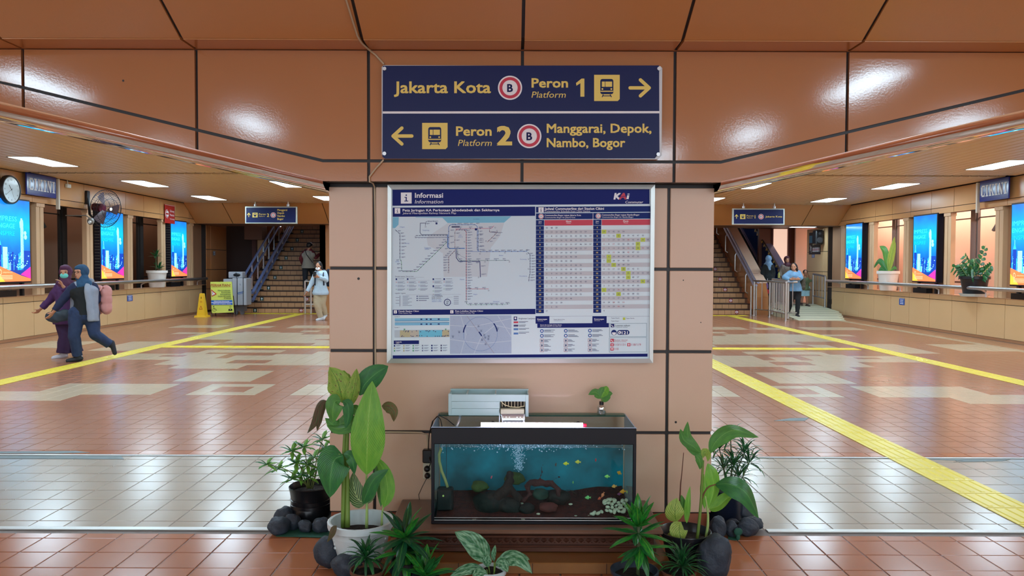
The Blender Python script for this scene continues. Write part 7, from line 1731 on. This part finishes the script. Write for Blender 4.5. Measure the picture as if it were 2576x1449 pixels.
# --- B woman in purple
kB=.2209*12.05/F; oB=at(60+.2209*500,620+.2209*1275,12.05); oB.z=0
pB=lambda x,y,d=0:(kB*(x-500),d,kB*(1275-y))
fB=Vector((.22,-.97,.0))
J=dict(head=pB(485,305),neck=pB(488,398),chest=pB(480,520),pelvis=pB(485,780),sh_l=pB(392,465,-.02),sh_r=pB(572,470,.02),el_l=pB(310,615,0),wr_l=pB(222,712,-.04),el_r=pB(592,600,.0),wr_r=pB(525,455,-.16),
 hip_l=pB(435,820),hip_r=pB(535,820),kn_l=pB(478,1030,-.02),an_l=pB(462,1225,-.04),kn_r=pB(535,1030,.08),an_r=pB(560,1225,.12),toe_l=(-.8,-.55,-.1),toe_r=(.6,-.5,-.1),th_l=(0,-1,.3),th_r=(-.6,0,1),hd_r=(-.3,-.3,1),curl=.95)
t,V,Rm,k=person('woman in purple with a plum headscarf and a teal face mask',oB,J,fB,build=1.0)
PUR=M('jacket_purple',(78,42,98),.75,noise_=(8,.6,(64,32,84))); PURD=M('trousers_purple',(52,28,68),.8); MAR=M('scarf_plum',(84,34,74),.75,noise_=(10,.6,(66,26,58)))
trousers(t,V,PURD,1.0,.03,.96,flare=.02); garment(t,'jacket',PUR,torso(V,1.02,.10,.03,.03)+sleeves(V,1.0,.022,.92),cuts=low_cut(V,.15)+cuff(V,.9)); hijab(t,V,Rm,k,MAR,drape=.24); mask(t,V,Rm,k,M('mask_teal',(110,210,200),.7)); shoes(t,V,J,M('shoe_white',(190,190,200),.6),fB)
hb=thing('handbag','dark teal handbag swinging between the two women','handbag',oB)
q=MB(); c=Vector(pB(450,800,-.15)); q.ell(c,(.20,.06,.10),16); q.ell(c+Vector((.12,0,.03)),(.10,.05,.10),12); remesh(q,'bag',M('bag_teal',(40,62,78),.5),.012,4,hb,lambda co,no: co+no*.008*nz(co*12)); q=MB(); q.tube([c+Vector((-.1,0,.06)),c+Vector((0,.02,.25)),c+Vector((.1,.05,.5))],.008,6); q.build('strap',BLACK,hb)
# --- C person in pale hoodie with phone
kC=.2277*20.4/F; oC=at(480+.2277*1430,500+.2277*1350,20.4); oC.z=0
pC=lambda x,y,d=0:(kC*(x-1430),d,kC*(1350-y))
fC=Vector((-.15,-.95,-.25))
J=dict(head=pC(1413,752),neck=pC(1430,800,.03),chest=pC(1435,860),pelvis=pC(1435,1030),sh_l=pC(1375,825),sh_r=pC(1492,822),el_l=pC(1342,930,-.03),wr_l=pC(1298,1035,-.12),el_r=pC(1508,905,-.06),wr_r=pC(1440,868,-.25),
 hip_l=pC(1402,1045),hip_r=pC(1465,1045),kn_l=pC(1405,1170,-.12),an_l=pC(1440,1318,-.03),kn_r=pC(1455,1170,0),an_r=pC(1470,1290,.15),toe_l=(-.5,-.8,-.05),toe_r=(-.1,-.8,-.4),hd_r=(-1,-.1,.1),th_r=(0,-.3,1),th_l=(0,-1,.2))
t,V,Rm,k=person('person in a pale hoodie and white mask looking at a phone',oC,J,fC,vox=.013)
HOO=M('hoodie_pale',(196,220,236),.8,noise_=(6,.6,(180,206,226))); BEI=M('trousers_beige',(190,176,146),.8)
trousers(t,V,BEI,1,.03); garment(t,'hoodie',HOO,torso(V,1.0,.04,.04,.04)+sleeves(V,1.0,.024,.95),cuts=low_cut(V,.09)+cuff(V,.94)); hair(t,V,Rm,k,long_=.06); mask(t,V,Rm,k,PWH); shoes(t,V,J,M('shoe_pale',(214,220,226),.6),fC,1.05,.02)
q=MB()
for sx in (-1,1): q.tube([V('neck')+Vector((sx*.09,0,.02)),V('chest')+Vector((sx*.11,-.15,.02)),V('pelvis').lerp(V('chest'),.4)+Vector((sx*.12,-.12,0))],.016,6)
bk_=backpack('dark navy backpack on the person in the pale hoodie',oC,V('chest')+Vector((.10,.2,-.05)),(-.15,-.95,0),(.3,.16,.44),M('bag_navy',(24,30,50),.7)); q.build('chest_strap',M('bag_navy',(24,30,50),.7),bk_,smooth='all')
ph=thing('phone','dark smartphone in the hand of the person in the pale hoodie','phone',oC); c=Vector(pC(1400,838,-.31)); q=MB(); q.bbox(c.x-.038,c.x+.038,c.y-.005,c.y+.005,c.z-.06,c.z+.07,.003); q.build('body',BLACK,ph)
# --- D man on stairs seen from behind
YD=24.5; kD=.2277*YD/F; oD=at(480+.2277*1262,500+.2277*1066,YD); oD.z=RISE*4
pD=lambda x,y,d=0:(kD*(x-1262),d,kD*(1066-y))
J=dict(head=pD(1315,575),neck=pD(1302,622),chest=pD(1298,670),pelvis=pD(1300,790),sh_l=pD(1240,640),sh_r=pD(1360,640),el_l=pD(1218,710,-.02),wr_l=pD(1232,775,.10),el_r=pD(1378,700,.05),wr_r=pD(1410,660,.2),
 hip_l=pD(1268,800),hip_r=pD(1332,800),kn_l=pD(1265,920,.0),an_l=pD(1262,1042,0),kn_r=pD(1330,895,.25),an_r=pD(1332,960,.34),toe_l=(.1,1,0),toe_r=(.1,1,0))
t,V,Rm,k=person('man in a black cap climbing the left stairs, seen from behind',oD,J,(.5,.85,0),skin=SKIND,vox=.014)
trousers(t,V,M('trousers_dark',(28,32,42),.8),1,.022); MRN=M('top_maroon',(96,26,38),.8); garment(t,'top',M('top_grey',(150,146,138),.85),torso(V,1.02,.06,.04,.03),cuts=low_cut(V,.08)); garment(t,'sleeves',MRN,sleeves(V,1.0,.022,.9)+[([V('neck')+Vector((-.08,0,0)),V('neck')+Vector((.08,0,0))],[.06,.06])])
hair(t,V,Rm,k); h=V('head'); q=MB(); q.ell(h+Vector((0,0,.055)),(.095,.105,.075),16); q.ell(h+Rm@Vector((0,.13,.04)),(.07,.06,.012),12,rot=Rm); remesh(q,'cap',BLACK,.009,2,t); shoes(t,V,J,BLACK,Vector((.1,1,0)))
q=MB(); q.tube([V('neck')+Vector((-.1,-.06,.03)),V('chest')+Vector((0,-.175,0)),V('pelvis')+Vector((.17,-.12,.1))],.012,6); q.build('bag_strap',BLACK,t)
# --- right group
def pr(o0,k_): return lambda x,y,d=0:(k_*(x-o0[0]),d,k_*(o0[1]-y))
# E pale blue headscarf, back view
YE_=24.0; kE=.1380*YE_/F; oE=at(1880+.138*345,620+.138*1085,YE_); oE.z=.29
p=pr((345,1085),kE)
J=dict(head=p(372,262),neck=p(375,330),chest=p(370,420),pelvis=p(360,620),sh_l=p(300,385),sh_r=p(450,385),el_l=p(268,500),wr_l=p(280,610,-.05),el_r=p(470,500),wr_r=p(440,610,-.1),hip_l=p(325,640),hip_r=p(395,640),kn_l=p(325,860),an_l=p(335,1060),kn_r=p(395,860),an_r=p(400,1060),hd_l=(0,0,-1),hd_r=(0,0,-1))
t,V,Rm,k=person('woman with a pale blue headscarf and black robe, seen from behind',oE,J,(.1,1,0),vox=.014)
SCB=M('scarf_pale_blue',(140,176,206),.7,noise_=(14,.5,(96,134,176)))
garment(t,'robe',BLKC,torso(V,1.0,.75,.04,.10)+sleeves(V,1.0,.03,.95),cuts=low_cut(V,.75)); hijab(t,V,Rm,k,SCB,drape=.2,back=.2); shoes(t,V,J,BLACK,Vector((0,1,0)))
bg=thing('shopping_bag','red and purple shopping bag hanging beside the woman with the pale blue headscarf','bag',oE); q=MB(); c=Vector(p(322,850,-.2)); q.ell(c,(.09,.05,.10),12); remesh(q,'red_bag',M('bag_red',(200,30,44),.6),.012,2,bg); q=MB(); q.ell(c+Vector((-.02,0,.17)),(.06,.04,.12),12); remesh(q,'purple_bag',M('bag_purple',(120,90,150),.6),.012,2,bg); q=MB(); q.tube([c+Vector((0,0,.08)),c+Vector((0,0,.42))],.006,5); q.build('handle',PWH,bg)
# F burgundy headscarf smiling
oF=at(1880+.138*720,620+.138*1085,24.2); oF.z=.29; kF=.138*24.2/F; p=pr((720,1085),kF)
J=dict(head=p(712,278),neck=p(715,350),chest=p(700,440),pelvis=p(690,640),sh_l=p(615,395),sh_r=p(790,395),el_l=p(590,500),wr_l=p(572,590,-.08),el_r=p(815,500),wr_r=p(780,600,-.1),hip_l=p(655,660),hip_r=p(735,660),kn_l=p(655,870),an_l=p(655,1060),kn_r=p(735,870),an_r=p(735,1060),hd_l=(0,-.3,-1))
t,V,Rm,k=person('smiling woman in a burgundy headscarf and brown-grey top behind the barrier',oF,J,(-.1,-1,0),vox=.014)
garment(t,'top',M('top_taupe',(120,106,96),.8),torso(V,1.0,.15,.03,.03)+sleeves(V,1.0,.02,.95),cuts=low_cut(V,.17)+cuff(V,.93)); trousers(t,V,M('trousers_grey',(70,66,70),.8),1,.03); hijab(t,V,Rm,k,M('scarf_burgundy',(70,24,40),.7),drape=.12); shoes(t,V,J,M('shoe_white',(190,190,200),.6),Vector((0,-1,0)))
cu=thing('drink_cup','yellow-green drink bottle held by the woman in the burgundy headscarf','bottle',oF); q=MB(); c=Vector(p(540,560,-.13)); q.cyl(c+Vector((0,0,-.08)),c+Vector((0,0,.06)),.034,.038,16); q.cyl(c+Vector((0,0,.06)),c+Vector((0,0,.10)),.02,.018,12); q.build('body',M('bottle_lime',(190,190,110),.4),cu,smooth=True)
# G blue blouse leaning
YG_=21.75; kG=.138*YG_/F; oG=at(1880+.138*905,620+.138*1290,YG_); oG.z=.065; p=pr((905,1290),kG)
J=dict(head=p(832,395),neck=p(860,470,.04),chest=p(850,560,.02),pelvis=p(890,770,.1),sh_l=p(745,490,.0),sh_r=p(945,490,.05),el_l=p(645,580,-.05),wr_l=p(735,612,-.2),el_r=p(962,580,-.03),wr_r=p(890,612,-.2),hip_l=p(850,800,.08),hip_r=p(935,800,.1),kn_l=p(810,1030,.1),an_l=p(790,1215,.2),kn_r=p(925,1030,.02),an_r=p(908,1255,0),toe_r=(0,-1,0),toe_l=(-.3,-.9,0),hd_l=(1,-.15,.1),hd_r=(-1,-.2,.05),th_l=(0,-.3,1),th_r=(0,-.3,1))
t,V,Rm,k=person('woman in a light blue blouse and black trousers leaning on the barrier rail',oG,J,(-.5,-.85,.0),vox=.012,build=1.1)
garment(t,'blouse',M('blouse_blue',(124,170,206),.75,noise_=(6,.6,(108,154,194))),torso(V,1.12,.08,.02,.03)+sleeves(V,1.1,.024,.9),cuts=low_cut(V,.1)+cuff(V,.86)); trousers(t,V,M('trousers_black',(22,24,30),.8),1.0,.012); hair(t,V,Rm,k,long_=.14); shoes(t,V,J,M('shoe_flat',(40,36,44),.6),Vector((-.1,-1,0)))
# H child
oH=at(1880+.138*1050,620+.138*1175,24.0); oH.z=.25; p=pr((1050,1175),kE)
J=dict(head=p(1048,578),neck=p(1045,650),chest=p(1045,720),pelvis=p(1050,860),sh_l=p(985,680),sh_r=p(1100,680),el_l=p(960,750),wr_l=p(975,820,-.08),el_r=p(1135,710,-.05),wr_r=p(1090,640,-.1),hip_l=p(1015,880),hip_r=p(1080,880),kn_l=p(1000,1010),an_l=p(990,1130),kn_r=p(1080,1010),an_r=p(1090,1150),hd_r=(-.4,-.3,.9),toe_l=(-.3,-1,0),toe_r=(.3,-1,0))
t,V,Rm,k=person('child in green shirt and light blue shorts, arm raised to the face',oH,J,(-.2,-1,0),k=.88,skin=SKIND,vox=.012,build=.8)
garment(t,'shirt',M('shirt_green',(92,112,74),.8,noise_=(9,.4,(64,72,60))),torso(V,.8,.02,.025,.02)+sleeves(V,.8,.02,-.0+.1),cuts=low_cut(V,.05)); trousers(t,V,M('shorts_blue',(150,190,206),.8),.8,.04,-.12,'shorts'); hair(t,V,Rm,k); shoes(t,V,J,M('sandal',(60,50,50),.6),Vector((0,-1,0)),.85)
bgk=backpack('brown-grey bag behind the woman in the blue blouse',oG,Vector(pr((905,1290),kG)(985,700,.12)),(-.5,-.8,0),(.26,.15,.34),M('bag_khaki',(84,78,66),.8))
# ================================================================== tidy: bring origins to each thing's base
bpy.context.view_layer.update()
for o in list(COL.objects):
    if o.parent or o.type=='CAMERA': continue
    if o.location.length>1e-6: continue
    mn=Vector((1e9,)*3); mx=Vector((-1e9,)*3); any_=False
    ch=[o]+list(o.children)+[g for c in o.children for g in c.children]
    for c in ch:
        if c.type!='MESH' or not len(c.data.vertices): continue
        for b_ in c.bound_box:
            w_=c.matrix_world@Vector(b_); any_=True
            mn=Vector(map(min,mn,w_)); mx=Vector(map(max,mx,w_))
    if not any_: continue
    base=Vector(((mn.x+mx.x)/2,(mn.y+mx.y)/2,mn.z))
    if o.type=='MESH':
        o.data.transform(Matrix.Translation(-base)); o.location=base
        for c in o.children: c.location=c.location-base
    else:
        o.location=base
        for c in o.children: c.location=c.location-base
for o in COL.objects:
    if '_R' in o.keys(): del o['_R']

bpy.data.scenes.remove(TMPS)
